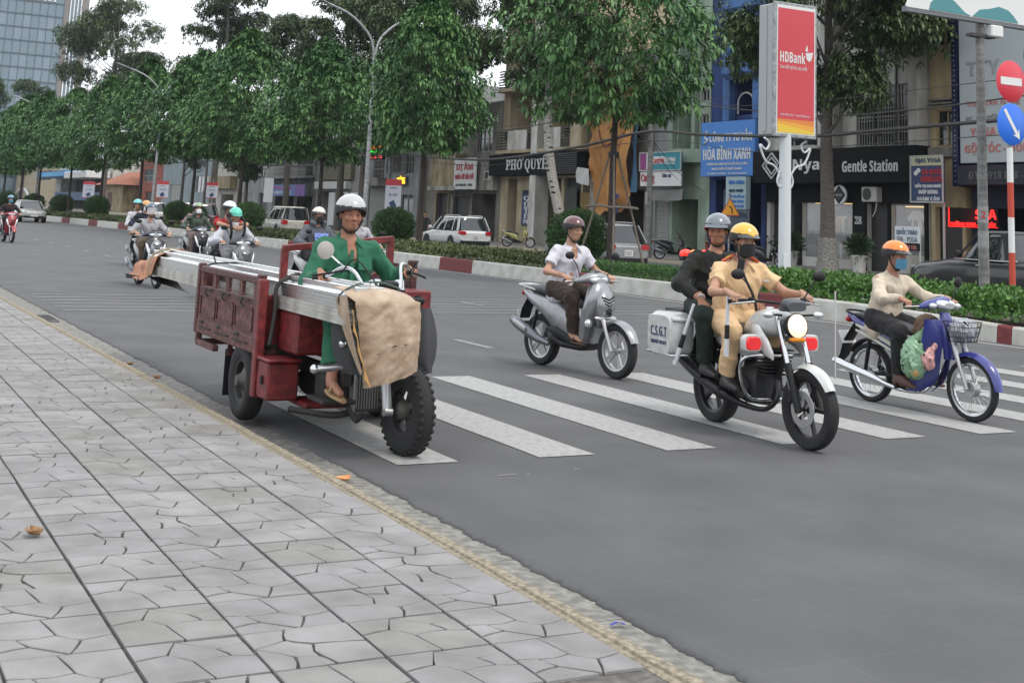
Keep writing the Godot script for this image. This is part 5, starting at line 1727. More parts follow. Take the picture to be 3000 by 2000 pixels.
# ---------- people: smooth bodies meshed from joints ----------
class Field:
	var o: Vector3
	var h: float
	var nx: int
	var ny: int
	var nz: int
	var d := PackedFloat32Array()
	func _init(lo: Vector3, hi: Vector3, cell: float) -> void:
		h = cell
		o = lo - Vector3.ONE * cell * 2.0
		var s := (hi - lo) / cell
		nx = int(s.x) + 5
		ny = int(s.y) + 5
		nz = int(s.z) + 5
		d.resize(nx * ny * nz)
		d.fill(0.3)
	# tapered capsule, joined with blend k; fl squeezes it along an axis
	func cone(a: Vector3, b: Vector3, ra: float, rb: float, k := 0.03) -> void:
		var R := maxf(ra, rb) + k + h * 2.2
		var lo := (a.min(b) - Vector3.ONE * R - o) / h
		var hi := (a.max(b) + Vector3.ONE * R - o) / h
		var ba := b - a
		var l2 := maxf(ba.length_squared(), 1e-8)
		var x0 := maxi(0, int(lo.x)); var x1 := mini(nx - 1, int(hi.x) + 1)
		for z in range(maxi(0, int(lo.z)), mini(nz - 1, int(hi.z) + 1) + 1):
			for y in range(maxi(0, int(lo.y)), mini(ny - 1, int(hi.y) + 1) + 1):
				var base := (z * ny + y) * nx
				var p := o + Vector3(x0, y, z) * h - a
				for x in range(x0, x1 + 1):
					var t := clampf(p.dot(ba) / l2, 0.0, 1.0)
					var v := (p - ba * t).length() - lerpf(ra, rb, t)
					var w := d[base + x]
					var e := k - absf(v - w)
					if e > 0.0:
						d[base + x] = minf(v, w) - e * e * 0.25 / k
					elif v < w:
						d[base + x] = v
					p.x += h
	func ell(c: Vector3, r: Vector3, bas: Basis, k := 0.02, sub := false) -> void:
		var m := maxf(r.x, maxf(r.y, r.z))
		var mn := minf(r.x, minf(r.y, r.z))
		var R := m + k + h * 2.2
		var lo := (c - Vector3.ONE * R - o) / h
		var hi := (c + Vector3.ONE * R - o) / h
		var inv := bas.inverse()
		for z in range(maxi(0, int(lo.z)), mini(nz - 1, int(hi.z) + 1) + 1):
			for y in range(maxi(0, int(lo.y)), mini(ny - 1, int(hi.y) + 1) + 1):
				var base := (z * ny + y) * nx
				for x in range(maxi(0, int(lo.x)), mini(nx - 1, int(hi.x) + 1) + 1):
					var q := inv * (o + Vector3(x, y, z) * h - c)
					var s := q / r
					var k0 := s.length()
					var v := (k0 - 1.0) * (k0 / maxf((q / (r * r)).length(), 1e-5)) if k0 > 0.3 else (k0 - 1.0) * mn
					var w := d[base + x]
					if sub:
						v = -v
						var e2 := k - absf(v - w)
						d[base + x] = maxf(v, w) + (e2 * e2 * 0.25 / k if e2 > 0.0 else 0.0)
					else:
						var e := k - absf(v - w)
						if e > 0.0:
							d[base + x] = minf(v, w) - e * e * 0.25 / k
						elif v < w:
							d[base + x] = v
	func cut(p: Vector3, n: Vector3, near := 10.0) -> void:
		# keeps the side that n points away from
		for z in nz:
			for y in ny:
				var base := (z * ny + y) * nx
				for x in nx:
					var w := d[base + x]
					if w < h * 3.0:
						var q := o + Vector3(x, y, z) * h - p
						var v := q.dot(n)
						if v > w and q.length() < near:
							d[base + x] = v
	func wrinkle(amp: float, f: float, sd: int, stretch := Vector3.ONE) -> void:
		var n := FastNoiseLite.new()
		n.seed = sd
		n.frequency = f
		n.fractal_octaves = 2
		n.fractal_type = FastNoiseLite.FRACTAL_RIDGED
		for z in nz:
			for y in ny:
				var base := (z * ny + y) * nx
				for x in nx:
					if absf(d[base + x]) < h * 2.6:
						var q := (o + Vector3(x, y, z) * h) * stretch
						d[base + x] -= amp * (n.get_noise_3d(q.x + q.y * 0.6, q.y, q.z - q.y * 0.4) - 0.25)
	func mesh(V: PackedVector3Array, N: PackedVector3Array, I: PackedInt32Array) -> Array:
		var at := PackedInt32Array()
		at.resize(d.size())
		at.fill(-1)
		var dy := nx
		var dz := nx * ny
		var cand := PackedInt32Array()
		var lim := h * 2.1
		for i in d.size():
			if absf(d[i]) < lim:
				cand.append(i)
		var off := [0, 1, dy, dy + 1, dz, dz + 1, dz + dy, dz + dy + 1]
		var base0 := V.size()
		for i in cand:
			var x := i % nx
			var y := (i / nx) % ny
			var z := i / dz
			if x >= nx - 1 or y >= ny - 1 or z >= nz - 1:
				continue
			var c := PackedFloat32Array([d[i], d[i + 1], d[i + dy], d[i + dy + 1], d[i + dz], d[i + dz + 1], d[i + dz + dy], d[i + dz + dy + 1]])
			var neg := 0
			for k in 8:
				if c[k] < 0.0:
					neg += 1
			if neg == 0 or neg == 8:
				continue
			var s := Vector3.ZERO
			var cnt := 0
			for e in [[0, 1, 0, 0, 0], [2, 3, 0, 1, 0], [4, 5, 0, 0, 1], [6, 7, 0, 1, 1], [0, 2, 1, 0, 0], [1, 3, 1, 1, 0], [4, 6, 1, 0, 1], [5, 7, 1, 1, 1], [0, 4, 2, 0, 0], [1, 5, 2, 1, 0], [2, 6, 2, 0, 1], [3, 7, 2, 1, 1]]:
				var a := c[e[0]]
				var b := c[e[1]]
				if (a < 0.0) != (b < 0.0):
					var t := a / (a - b)
					match e[2]:
						0: s += Vector3(t, e[3], e[4])
						1: s += Vector3(e[3], t, e[4])
						2: s += Vector3(e[3], e[4], t)
					cnt += 1
			at[i] = V.size()
			V.append(o + (Vector3(x, y, z) + s / cnt) * h)
			N.append(Vector3(c[1] + c[3] + c[5] + c[7] - c[0] - c[2] - c[4] - c[6], c[2] + c[3] + c[6] + c[7] - c[0] - c[1] - c[4] - c[5], c[4] + c[5] + c[6] + c[7] - c[0] - c[1] - c[2] - c[3]).normalized())
		for i in cand:
			for ax in 3:
				var st: int = [1, dy, dz][ax]
				if i + st >= d.size():
					continue
				var a := d[i] < 0.0
				if a == (d[i + st] < 0.0):
					continue
				var u: int = [dy, dz, 1][ax]
				var w: int = [dz, 1, dy][ax]
				var q0 := at[i]
				var q1 := at[i - u]
				var q2 := at[i - u - w]
				var q3 := at[i - w]
				if q0 < 0 or q1 < 0 or q2 < 0 or q3 < 0:
					continue
				if a:
					I.append_array([q0, q2, q1, q0, q3, q2])
				else:
					I.append_array([q0, q1, q2, q0, q2, q3])
		return [V, N, I]

class Hull:
	var v := PackedVector3Array()
	var n := PackedVector3Array()
	var i := PackedInt32Array()
	func add(f: Field) -> void:
		var r: Array = f.mesh(v, n, i)
		v = r[0]
		n = r[1]
		i = r[2]
	func mesh() -> ArrayMesh:
		var a := []
		a.resize(Mesh.ARRAY_MAX)
		a[Mesh.ARRAY_VERTEX] = v
		a[Mesh.ARRAY_NORMAL] = n
		a[Mesh.ARRAY_INDEX] = i
		var m := ArrayMesh.new()
		m.add_surface_from_arrays(Mesh.PRIMITIVE_TRIANGLES, a)
		return m

func ik(a: Vector3, b: Vector3, l1: float, l2: float, hint: Vector3) -> Vector3:
	var d := b - a
	var l := minf(d.length(), (l1 + l2) * 0.999)
	var u := d.normalized()
	var x := (l1 * l1 - l2 * l2 + l * l) / (2.0 * l)
	var h := sqrt(maxf(0.0, l1 * l1 - x * x))
	var n := (hint - u * hint.dot(u)).normalized()
	return a + u * x + n * h

func cloth(key: String, c: Color, o := {}) -> StandardMaterial3D:
	var p := {"t": noise("weave", 0.12, grey(0.88), grey(1.0), 256, 3), "k": 9.0, "rim": 0.2}
	p.merge(o, true)
	return mt("cloth_" + key, c, 0.92, 0.0, p)

# hand: wrist w, direction of the hand d, back of the hand n, thumb side s, bend of the fingers
func hand(sk: Hull, w: Vector3, d: Vector3, n: Vector3, s: Vector3, curl: float, cell: float, k := 1.0) -> void:
	d = d.normalized()
	n = (n - d * n.dot(d)).normalized()
	s = (s - d * s.dot(d) - n * s.dot(n)).normalized()
	var kn := w + d * 0.085 * k
	var f := Field.new((w.min(kn)) - Vector3.ONE * 0.1, (w.max(kn)) + Vector3.ONE * 0.12, cell)
	f.cone(w - d * 0.05, w, 0.027 * k, 0.026 * k, 0.01)
	for j in 4:
		var u := (j - 1.5) * 0.021 * k
		var kp: Vector3 = kn - s * u + d * [0.0, 0.004, 0.001, -0.008][j] * k
		f.cone(w + d * 0.015 - s * u * 0.5, kp, 0.017 * k, 0.0135 * k, 0.012)
		var a := curl * 0.75
		var p := kp
		for q in 3:
			var l: float = [0.042, 0.027, 0.021][q] * [0.95, 1.05, 1.0, 0.8][j] * k
			var e: Vector3 = p + (d * cos(a) - n * sin(a)) * l
			f.cone(p, e, [0.0105, 0.0095, 0.0085][q] * k, [0.0095, 0.0085, 0.007][q] * k, 0.004)
			p = e
			a += curl
	var t0 := w + d * 0.03 * k + s * 0.022 * k - n * 0.008 * k
	var t1 := t0 + (d * 0.6 + s * 0.62 - n * 0.3 * minf(curl, 1.0)).normalized() * 0.042 * k
	var t2 := t1 + (d * 0.85 + s * (0.25 - 0.5 * minf(curl, 1.2)) - n * 0.7 * minf(curl, 1.2)).normalized() * 0.036 * k
	f.cone(t0, t1, 0.015 * k, 0.012 * k, 0.008)
	f.cone(t1, t2, 0.0115 * k, 0.009 * k, 0.004)
	sk.add(f)

func head(sk: Hull, c: Vector3, b: Basis, cell: float) -> void:
	# c: middle of the head; b.z looks ahead, b.y up
	var f := Field.new(c - Vector3.ONE * 0.16, c + Vector3.ONE * 0.16, cell)
	f.ell(c + b * V(0, 0.035, -0.012), V(0.076, 0.09, 0.096), b, 0.02)
	f.ell(c + b * V(0, -0.025, 0.025), V(0.062, 0.085, 0.068), b, 0.03)
	f.ell(c + b * V(0, -0.083, 0.048), V(0.034, 0.03, 0.036), b, 0.03)
	f.ell(c + b * V(0, 0.03, 0.074), V(0.05, 0.016, 0.018), b, 0.02)
	for s in [-1.0, 1.0]:
		f.ell(c + b * V(0.031 * s, 0.006, 0.098), V(0.02, 0.013, 0.016), b, 0.012, true)
		f.ell(c + b * V(0.031 * s, 0.004, 0.082), V(0.016, 0.011, 0.012), b, 0.004)
		f.ell(c + b * V(0.044 * s, -0.022, 0.07), V(0.022, 0.022, 0.018), b, 0.02)
		f.ell(c + b * V(0.078 * s, -0.005, -0.008), V(0.01, 0.032, 0.02), b, 0.008)
		f.ell(c + b * V(0.012 * s, -0.032, 0.097), V(0.01, 0.008, 0.01), b, 0.006)
	f.cone(c + b * V(0, 0.012, 0.088), c + b * V(0, -0.026, 0.107), 0.009, 0.0125, 0.01)
	f.ell(c + b * V(0, -0.053, 0.094), V(0.023, 0.007, 0.009), b, 0.006)
	f.ell(c + b * V(0, -0.066, 0.091), V(0.02, 0.007, 0.009), b, 0.006)
	f.cone(c + b * V(0, -0.07, -0.01), c + b * V(0, -0.15, -0.035), 0.052, 0.055, 0.03)
	sk.add(f)

func shell(c: Vector3, b: Basis, r: Vector3, front: float, back: float, th: float, a0 := -PI, a1 := PI, top := 0.0) -> B:
	# a dome cut lower at the back than at the front; angles measured down from the crown
	var rows := []
	var n := 28
	for i in 11:
		var f := i / 10.0
		var row := []
		for j in n + 1:
			var az := lerpf(a0, a1, float(j) / n)
			var w := 0.5 + 0.5 * cos(az)
			var lim := lerpf(back, front, w * w)
			var th2 := lerpf(top, lim, f) + 0.001
			row.append(c + b * V(sin(az) * sin(th2) * r.x, cos(th2) * r.y, cos(az) * sin(th2) * r.z))
		rows.append(row)
	var q := B.new()
	rows.reverse()
	q.sheet(rows, th)
	return q

func helmet(o: Node, c: Vector3, b: Basis, m: Material, style := "half", vis: Material = null) -> void:
	var C := c + b * V(0, 0.038, -0.008)
	var h := put(shell(C, b, V(0.109, 0.109, 0.13), 1.35, 1.95 if style != "full" else 2.2, 0.012), "helmet", m, o)
	var rub := mt("helmet_trim", Color(0.015, 0.015, 0.016), 0.7)
	put(shell(C + b * V(0, -0.004, 0), b, V(0.113, 0.112, 0.134), 1.42, 1.99 if style != "full" else 2.24, 0.009, -PI, PI, 1.25), "trim", rub, h)
	if vis != null:
		var rows := []
		for i in 4:
			var row := []
			for j in 13:
				var az := lerpf(-1.05, 1.05, j / 12.0)
				var f := i / 3.0
				if style == "visor":
					row.append(C + b * V(sin(az) * (0.118 + 0.012 * f), 0.02 - 0.135 * f, cos(az) * (0.14 + 0.02 * sin(f * 2.0))))
				else:
					row.append(C + b * V(sin(az) * (0.113 + 0.004 * f), 0.026 - 0.012 * f * (1 - 0.5 * cos(az)) - 0.02 * f, cos(az) * (0.132 + 0.05 * f)))
			rows.append(row)
		rows.reverse()
		put(B.new().sheet(rows, 0.003), "visor", vis, h)
	for s in [-1.0, 1.0]:
		var st := B.new()
		st.tube(arc([c + b * V(0.098 * s, 0.01, -0.01), c + b * V(0.083 * s, -0.07, 0.01), c + b * V(0.03 * s, -0.128, 0.035), c + b * V(0, -0.132, 0.04)], 3), 0.0075, 5)
		put(st, "chin_strap", rub, h)

func mask(o: Node, c: Vector3, b: Basis, m: Material, low := false) -> void:
	var rows := []
	for i in 7:
		var f := i / 6.0
		var row := []
		for j in 13:
			var az := lerpf(-1.1, 1.1, j / 12.0)
			var y := lerpf(-0.012, -0.118, f) + 0.012 * (1 - cos(az)) * (1.0 if f < 0.5 else -1.5) * -1.0
			if low:
				y -= 0.07
			var r := 0.092 + 0.026 * cos(az) * sin(clampf(f * 1.15 + 0.2, 0, 1) * PI * 0.75) - 0.02 * maxf(0.0, f - 0.7)
			row.append(c + b * V(sin(az) * 0.08, y, 0.008 + cos(az) * r))
		rows.append(row)
	rows.reverse()
	var k := put(B.new().sheet(rows, 0.003), "face_mask", m, o)
	for s in [-1.0, 1.0]:
		var st := B.new()
		st.tube([c + b * V(0.074 * s, -0.03, 0.035), c + b * V(0.085 * s, -0.01, -0.012)], 0.003, 4)
		put(st, "ear_loop", m, k)

# P: hip, chest, head, look (basis), hands [L, R], feet [L, R], and materials. Left is +x
func person(label: String, at: Vector3, turn: float, P: Dictionary) -> Node3D:
	var o := thing("person", label, "person", at, turn, P.get("group", ""))
	var cell: float = P.get("cell", 0.014)
	var hip: Vector3 = P.hip
	var neck: Vector3 = P.neck
	var fwd: Vector3 = P.get("fwd", V(0, 0, 1))
	var side := V(0, 1, 0).cross(fwd).normalized()  # towards the person's left (+x when facing +z)
	var k: float = P.get("fat", 1.0)
	var sh: float = P.get("shoulder", 0.185)
	var up := (neck - hip).normalized()
	var ch := hip.lerp(neck, 0.68)
	var S := [neck - up * 0.06 + side * sh, neck - up * 0.06 - side * sh]
	var H: Array = P.hands
	var E := []
	var hints: Array = P.get("elbows", [side * 0.7 + V(0, -0.7, 0) - fwd * 0.3, -side * 0.7 + V(0, -0.7, 0) - fwd * 0.3])
	for q in 2:
		var wr: Vector3 = H[q][0]
		E.append(ik(S[q], wr, 0.29, 0.255, hints[q]))
	var hj := [hip + side * 0.09 - up * 0.02, hip - side * 0.09 - up * 0.02]
	var A: Array = P.feet
	var K := []
	var kh: Array = P.get("knees", [fwd + V(0, 0.35, 0) + side * 0.2, fwd + V(0, 0.35, 0) - side * 0.2])
	for q in 2:
		K.append(ik(hj[q], A[q][0], 0.42, 0.41, kh[q]))
	# head
	var hc: Vector3 = neck + up * 0.06 + P.get("nod", V(0, 0.13, 0.03)).rotated(Vector3.UP, atan2(fwd.x, fwd.z))
	var look: Vector3 = P.get("look", fwd).normalized()
	var hb := Basis(V(0, 1, 0).cross(look).normalized(), Vector3.UP, look)
	hb.y = hb.z.cross(hb.x)
	# skin
	var sk := Hull.new()
	var pts := [hip, neck, hc] + S + E + K + [H[0][0], H[1][0], A[0][0], A[1][0], A[0][1], A[1][1]]
	var lo: Vector3 = pts[0]
	var hi: Vector3 = pts[0]
	for p in pts:
		lo = lo.min(p)
		hi = hi.max(p)
	lo -= Vector3.ONE * 0.17
	hi += Vector3.ONE * 0.17
	var f := Field.new(lo, hi, maxf(cell, 0.016))
	torso(f, hip, ch, neck, S, side, k, 0.0)
	f.cone(neck - up * 0.04, hc + hb * V(0, -0.06, -0.02), 0.056, 0.052, 0.03)
	for q in 2:
		f.cone(S[q], E[q], 0.047 * k, 0.038, 0.03)
		f.cone(E[q], H[q][0], 0.04, 0.026, 0.02)
		f.cone(hj[q], K[q], 0.085 * k, 0.056, 0.04)
		f.cone(K[q], K[q].lerp(A[q][0], 0.35), 0.055, 0.056, 0.02)
		f.cone(K[q].lerp(A[q][0], 0.35), A[q][0], 0.056, 0.034, 0.02)
		var bare: bool = P.get("sandals", false)
		if bare:
			f.cone(A[q][0] + V(0, -0.02, 0), A[q][1], 0.034, 0.026, 0.02)
			f.cone(A[q][0] + V(0, -0.03, 0), A[q][0].lerp(A[q][1], -0.25), 0.032, 0.03, 0.02)
	sk.add(f)
	head(sk, hc, hb, minf(cell * 0.45, 0.011))
	for q in 2:
		if H[q].size() > 1:
			hand(sk, H[q][0], H[q][1], H[q][2], H[q][3], H[q][4], minf(cell * 0.36, 0.008))
	inst(sk.mesh(), "body", P.skin, o)
	# shirt
	var g := Field.new(lo, hi, cell)
	var ex: float = P.get("loose", 0.013)
	torso(g, hip - up * P.get("hem", 0.02), ch, neck, S, side, k, ex)
	for q in 2:
		var sl: float = P.get("sleeve", 1.0)
		if sl > 0.55:
			g.cone(S[q], E[q], 0.046 * k + ex, 0.046 + ex, 0.03)
			g.cone(E[q], E[q].lerp(H[q][0], minf(1.0, (sl - 0.5) * 2.0) * 0.93), 0.045 + ex, 0.031 + ex * 0.6, 0.03)
		else:
			var en: Vector3 = S[q].lerp(E[q], sl * 2.0)
			g.cone(S[q], en + (en - S[q]).normalized() * 0.08, 0.046 * k + ex, 0.056 + ex * 1.3, 0.03)
			g.cut(en, (E[q] - S[q]).normalized(), 0.16)
	g.cone(neck - up * 0.05, neck + up * 0.02, 0.075, 0.066, 0.03)
	g.cut(neck + up * 0.012 + fwd * 0.02, (up * 0.8 + fwd * 0.35).normalized(), 0.14)
	if P.get("open", false):
		g.ell(neck + fwd * 0.1 - up * 0.06, V(0.045, 0.1, 0.07), Basis(side, up, side.cross(up)), 0.01, true)
	g.wrinkle(P.get("crease", 0.02), 4.2, label.hash() % 100, V(1, 0.7, 1))
	var ss := Hull.new()
	ss.add(g)
	var shirt := inst(ss.mesh(), "shirt", P.shirt, o)
	# collar and front seam
	if P.get("collar", true):
		for s in [-1.0, 1.0]:
			var cb := B.new()
			var n0 := neck + up * 0.02
			var c0 := n0 - fwd * 0.075
			var c1: Vector3 = n0 + side * 0.082 * s - fwd * 0.005
			var c2: Vector3 = n0 + side * 0.035 * s + fwd * 0.085 - up * 0.03
			var c3: Vector3 = n0 + side * 0.085 * s + fwd * 0.1 - up * 0.085
			cb.sheet([[c0, c1, c2], [c0 - up * 0.045 - fwd * 0.012, c1 - up * 0.04 + side * 0.03 * s, c3]] if s > 0 else [[c0 - up * 0.045 - fwd * 0.012, c1 - up * 0.04 + side * 0.03 * s, c3], [c0, c1, c2]], 0.006)
			put(cb, "collar", P.shirt, shirt)
	# trousers
	var t := Field.new(lo, hi, cell)
	t.cone(hj[0], hj[1], 0.115 * k + 0.012, 0.115 * k + 0.012, 0.03)
	t.cone(hip + up * 0.08, hip, 0.12 * k, 0.12 * k, 0.04)
	var tl: float = P.get("leg", 1.0)
	for q in 2:
		t.cone(hj[q], K[q], 0.094 * k + 0.012, 0.068 + 0.012, 0.05)
		var en2: Vector3 = K[q].lerp(A[q][0], 0.94 * tl)
		t.cone(K[q], en2, 0.066 + 0.014, 0.055 + P.get("flare", 0.01), 0.03)
		t.cut(en2, (A[q][0] - K[q]).normalized(), 0.2)
	t.wrinkle(0.012, 5.5, label.hash() % 77, V(1, 0.8, 1))
	var ts := Hull.new()
	ts.add(t)
	inst(ts.mesh(), "trousers", P.trousers, o)
	# shoes
	for q in 2:
		var a: Vector3 = A[q][0]
		var to: Vector3 = A[q][1]
		var dir := (to - a)
		dir.y *= 0.3
		dir = dir.normalized()
		var sb := B.new()
		var sidev := dir.cross(Vector3.UP).normalized()
		var bb := Basis(sidev, Vector3.UP, -dir)
		var heel := a - dir * 0.06 + V(0, -0.045, 0)
		if P.get("sandals", false):
			var rg := []
			for i in 7:
				var u := i / 6.0
				rg.append(ring(heel.lerp(to + dir * 0.06, u) + V(0, -0.035 + 0.0, 0), 0.045 * sin(PI * lerpf(0.18, 0.86, u)) + 0.004, 0.012, 10, 3.0, bb))
			sb.loft(rg)
			sb.tube(arc([a + dir * 0.07 + sidev * 0.045 + V(0, -0.06, 0), a + dir * 0.06 + V(0, -0.005, 0), a + dir * 0.07 - sidev * 0.045 + V(0, -0.06, 0)], 4), 0.012, 5)
			put(sb, "sandal", P.shoe, o)
		else:
			var rg := []
			for i in 9:
				var u := i / 8.0
				var hh: float = [0.025, 0.052, 0.06, 0.06, 0.048, 0.038, 0.032, 0.028, 0.012][i]
				rg.append(ring(heel.lerp(to + dir * 0.05, u) + V(0, -0.032 + hh * 0.75, 0), 0.047 * sin(PI * lerpf(0.2, 0.88, u)) + 0.006, hh, 12, 2.6, bb))
			sb.loft(rg)
			sb.tube([a + V(0, 0.05, 0), a + V(0, -0.03, 0)], [0.046, 0.046], 10)
			put(sb, "shoe", P.shoe, o)
	# hair, eyes
	if P.get("hair", true):
		var hf := Field.new(hc - Vector3.ONE * 0.17, hc + Vector3.ONE * 0.17, maxf(cell * 0.6, 0.009))
		hf.ell(hc + hb * V(0, 0.04, -0.018), V(0.085, 0.096, 0.1), hb, 0.01)
		hf.cut(hc + hb * V(0, 0.045, 0.06), hb * V(0, -0.45, 0.9), 1.0)
		hf.cut(hc + hb * V(0, -0.055, 0), hb * V(0, -1, 0), 1.0)
		var hs := Hull.new()
		hs.add(hf)
		inst(hs.mesh(), "hair", mt("hair", Color(0.012, 0.011, 0.01), 0.6), o)
	for s in [-1.0, 1.0]:
		var eb := B.new()
		eb.ball(hc + hb * V(0.031 * s, 0.004, 0.0905), V(0.011, 0.0045, 0.005), 8, 5, hb)
		eb.ball(hc + hb * V(0.034 * s, 0.029, 0.089), V(0.019, 0.0045, 0.006), 8, 5, hb)
		put(eb, "eyes", mt("eye_dark", Color(0.014, 0.011, 0.01), 0.3), o)
	if P.has("helmet"):
		helmet(o, hc, hb, P.helmet, P.get("hstyle", "half"), P.get("visor", null))
	if P.has("mask"):
		mask(o, hc, hb, P.mask, P.get("mask_low", false))
	o.set_meta("joints", {"neck": neck, "S": S, "E": E, "hc": hc, "hb": hb, "K": K, "up": up, "side": side, "ch": ch})
	return o

func torso(f: Field, hip: Vector3, ch: Vector3, neck: Vector3, S: Array, side: Vector3, k: float, ex: float) -> void:
	for s in [-1.0, 1.0]:
		f.cone(hip + side * 0.065 * s, hip.lerp(ch, 0.5) + side * 0.055 * s, 0.1 * k + ex, 0.098 * k + ex, 0.05)
		f.cone(hip.lerp(ch, 0.5) + side * 0.055 * s, ch + side * 0.075 * s, 0.098 * k + ex, 0.1 * k + ex, 0.05)
	f.cone(ch, neck - (neck - hip).normalized() * 0.05, 0.1 * k + ex, 0.075 + ex * 0.7, 0.05)
	for q in 2:
		f.cone(neck - (neck - hip).normalized() * 0.035, S[q], 0.05 + ex * 0.6, 0.042 * k + ex, 0.05)
		f.cone(ch, S[q], 0.088 * k + ex, 0.04 * k + ex, 0.05)

func skin(key: String, c: Color) -> StandardMaterial3D:
	var m := mt("skin_" + key, c, 0.55, 0.0, {"t": noise("skinn", 0.05, Color(0.9, 0.86, 0.84), grey(1.0), 128, 3), "k": 4.0})
	m.subsurf_scatter_enabled = true
	m.subsurf_scatter_strength = 0.08
	return m

# both hands on the grips of a bike: x half width, y, z
func grips(x: float, y: float, z: float, curl := 1.35, drop := 0.25) -> Array:
	var o := []
	for s in [1.0, -1.0]:
		var d := V(-0.15 * s, -drop, 1.0).normalized()
		var n := V(0, 1, drop).normalized()
		var g := V(x * s, y, z)
		o.append([g - d * 0.078 + n * 0.03, d, n, V(-s, 0, 0), curl])
	return o

func feet(x: float, y: float, z: float, l := 0.17, dz := 0.0) -> Array:
	return [[V(x, y + 0.08, z + dz), V(x + 0.02, y + 0.03, z + l + dz)], [V(-x, y + 0.08, z - dz), V(-x - 0.02, y + 0.03, z + l - dz)]]
# ---------- motorbikes; local +z is ahead, +x the rider's left ----------
func rubber() -> StandardMaterial3D:
	return mt("rubber", Color(0.022, 0.022, 0.023), 0.85, 0.0, {"t": noise("rub", 0.06, grey(0.6), grey(1.0), 256, 4), "k": 3.0})
func chrome() -> StandardMaterial3D:
	return mt("chrome", Color(0.55, 0.56, 0.57), 0.18, 1.0)
func steel() -> StandardMaterial3D:
	return mt("steel", Color(0.42, 0.42, 0.42), 0.4, 0.8)
func blackp() -> StandardMaterial3D:
	return mt("black_plastic", Color(0.012, 0.012, 0.013), 0.5, 0.0, {"spec": 0.35})
func paintm(key: String, c: Color, metal := 0.0, rough := 0.32) -> StandardMaterial3D:
	return mt("paint_" + key, c, rough, metal, {"coat": 0.6, "t": noise("dust", 0.02, Color(0.82, 0.81, 0.79), grey(1.0), 256, 5), "k": 1.3})
func lens_clear() -> StandardMaterial3D:
	return mt("lens_clear", Color(0.55, 0.57, 0.58), 0.12, 0.6)
func lens_red() -> StandardMaterial3D:
	return mt("lens_red", Color(0.35, 0.01, 0.015), 0.15)
func lens_amber() -> StandardMaterial3D:
	return mt("lens_amber", Color(0.6, 0.2, 0.01), 0.15)

func wheel(o: Node, c: Vector3, R: float, w: float, rim: float, style: String, rm: Material, turn := 0.0, n := 30) -> Node3D:
	var k := Node3D.new()
	k.name = "wheel"
	k.position = c
	k.rotation.y = turn
	o.add_child(k, true)
	var ax := Transform3D(Basis(V(0, 0, 1), -PI / 2), Vector3.ZERO)
	var b := B.new()
	b.x = ax
	b.lathe([Vector2(rim - 0.004, -w * 0.72), Vector2(rim + 0.006, -w * 0.8), Vector2(lerpf(rim, R, 0.45), -w), Vector2(lerpf(rim, R, 0.8), -w * 0.9), Vector2(R - 0.004, -w * 0.55), Vector2(R, 0), Vector2(R - 0.004, w * 0.55), Vector2(lerpf(rim, R, 0.8), w * 0.9), Vector2(lerpf(rim, R, 0.45), w), Vector2(rim + 0.006, w * 0.8), Vector2(rim - 0.004, w * 0.72)], n)
	put(b, "tyre", rubber(), k)
	var r := B.new()
	r.x = ax
	r.lathe([Vector2(rim - 0.03, -w * 0.2), Vector2(rim - 0.022, -w * 0.66), Vector2(rim + 0.004, -w * 0.74), Vector2(rim + 0.004, -w * 0.68), Vector2(rim - 0.008, -w * 0.5), Vector2(rim - 0.008, w * 0.5), Vector2(rim + 0.004, w * 0.68), Vector2(rim + 0.004, w * 0.74), Vector2(rim - 0.022, w * 0.66), Vector2(rim - 0.03, w * 0.2), Vector2(rim - 0.03, -w * 0.2)], n)
	r.lathe([Vector2(0.0, -w * 0.9), Vector2(0.03, -w * 0.9), Vector2(0.036, -w * 0.6), Vector2(0.036, w * 0.6), Vector2(0.03, w * 0.9), Vector2(0, w * 0.9)], 14)
	r.x = Transform3D.IDENTITY
	if style == "five" or style == "split":
		for i in 5:
			var a := TAU * i / 5 + 0.3
			for e in ([-0.13, 0.13] if style == "split" else [0.0]):
				var p0 := V(0, cos(a + e * 0.4), sin(a + e * 0.4)) * 0.03
				var p1 := V(0, cos(a + e), sin(a + e)) * (rim - 0.02)
				r.bar(p0, p1, w * 0.55, 0.026 if style == "split" else 0.034, 0.006, V(1, 0, 0))
	elif style == "wire":
		for i in 28:
			var a := TAU * i / 28
			var s := w * 0.5 * (1.0 if i % 2 else -1.0)
			r.tube([V(s, cos(a + 0.35) * 0.035, sin(a + 0.35) * 0.035), V(0, cos(a) * (rim - 0.02), sin(a) * (rim - 0.02))], 0.0022, 4)
	elif style == "ten":
		for i in 10:
			var a := TAU * i / 10
			r.bar(V(0, cos(a), sin(a)) * 0.03 + V(0, 0, 0), V(0, cos(a), sin(a)) * (rim - 0.02), w * 0.5, 0.035, 0.004, V(1, 0, 0))
	put(r, "rim", rm, k)
	return k

func fender(o: Node, c: Vector3, R: float, a0: float, a1: float, hw: float, m: Material, called := "fender", drop := 0.35) -> void:
	# angle 0 points ahead, PI/2 up
	var rows := []
	for i in 15:
		var a := lerpf(a0, a1, i / 14.0)
		var e := sin(PI * i / 14.0)
		var row := []
		for j in 9:
			var u := lerpf(-1, 1, j / 8.0)
			var r := R - drop * hw * u * u * 0.9
			row.append(c + V(hw * u * (0.72 + 0.28 * e), sin(a) * r, cos(a) * r))
		rows.append(row)
	if a1 > a0:
		rows.reverse()
	put(B.new().sheet(rows, 0.006), called, m, o)

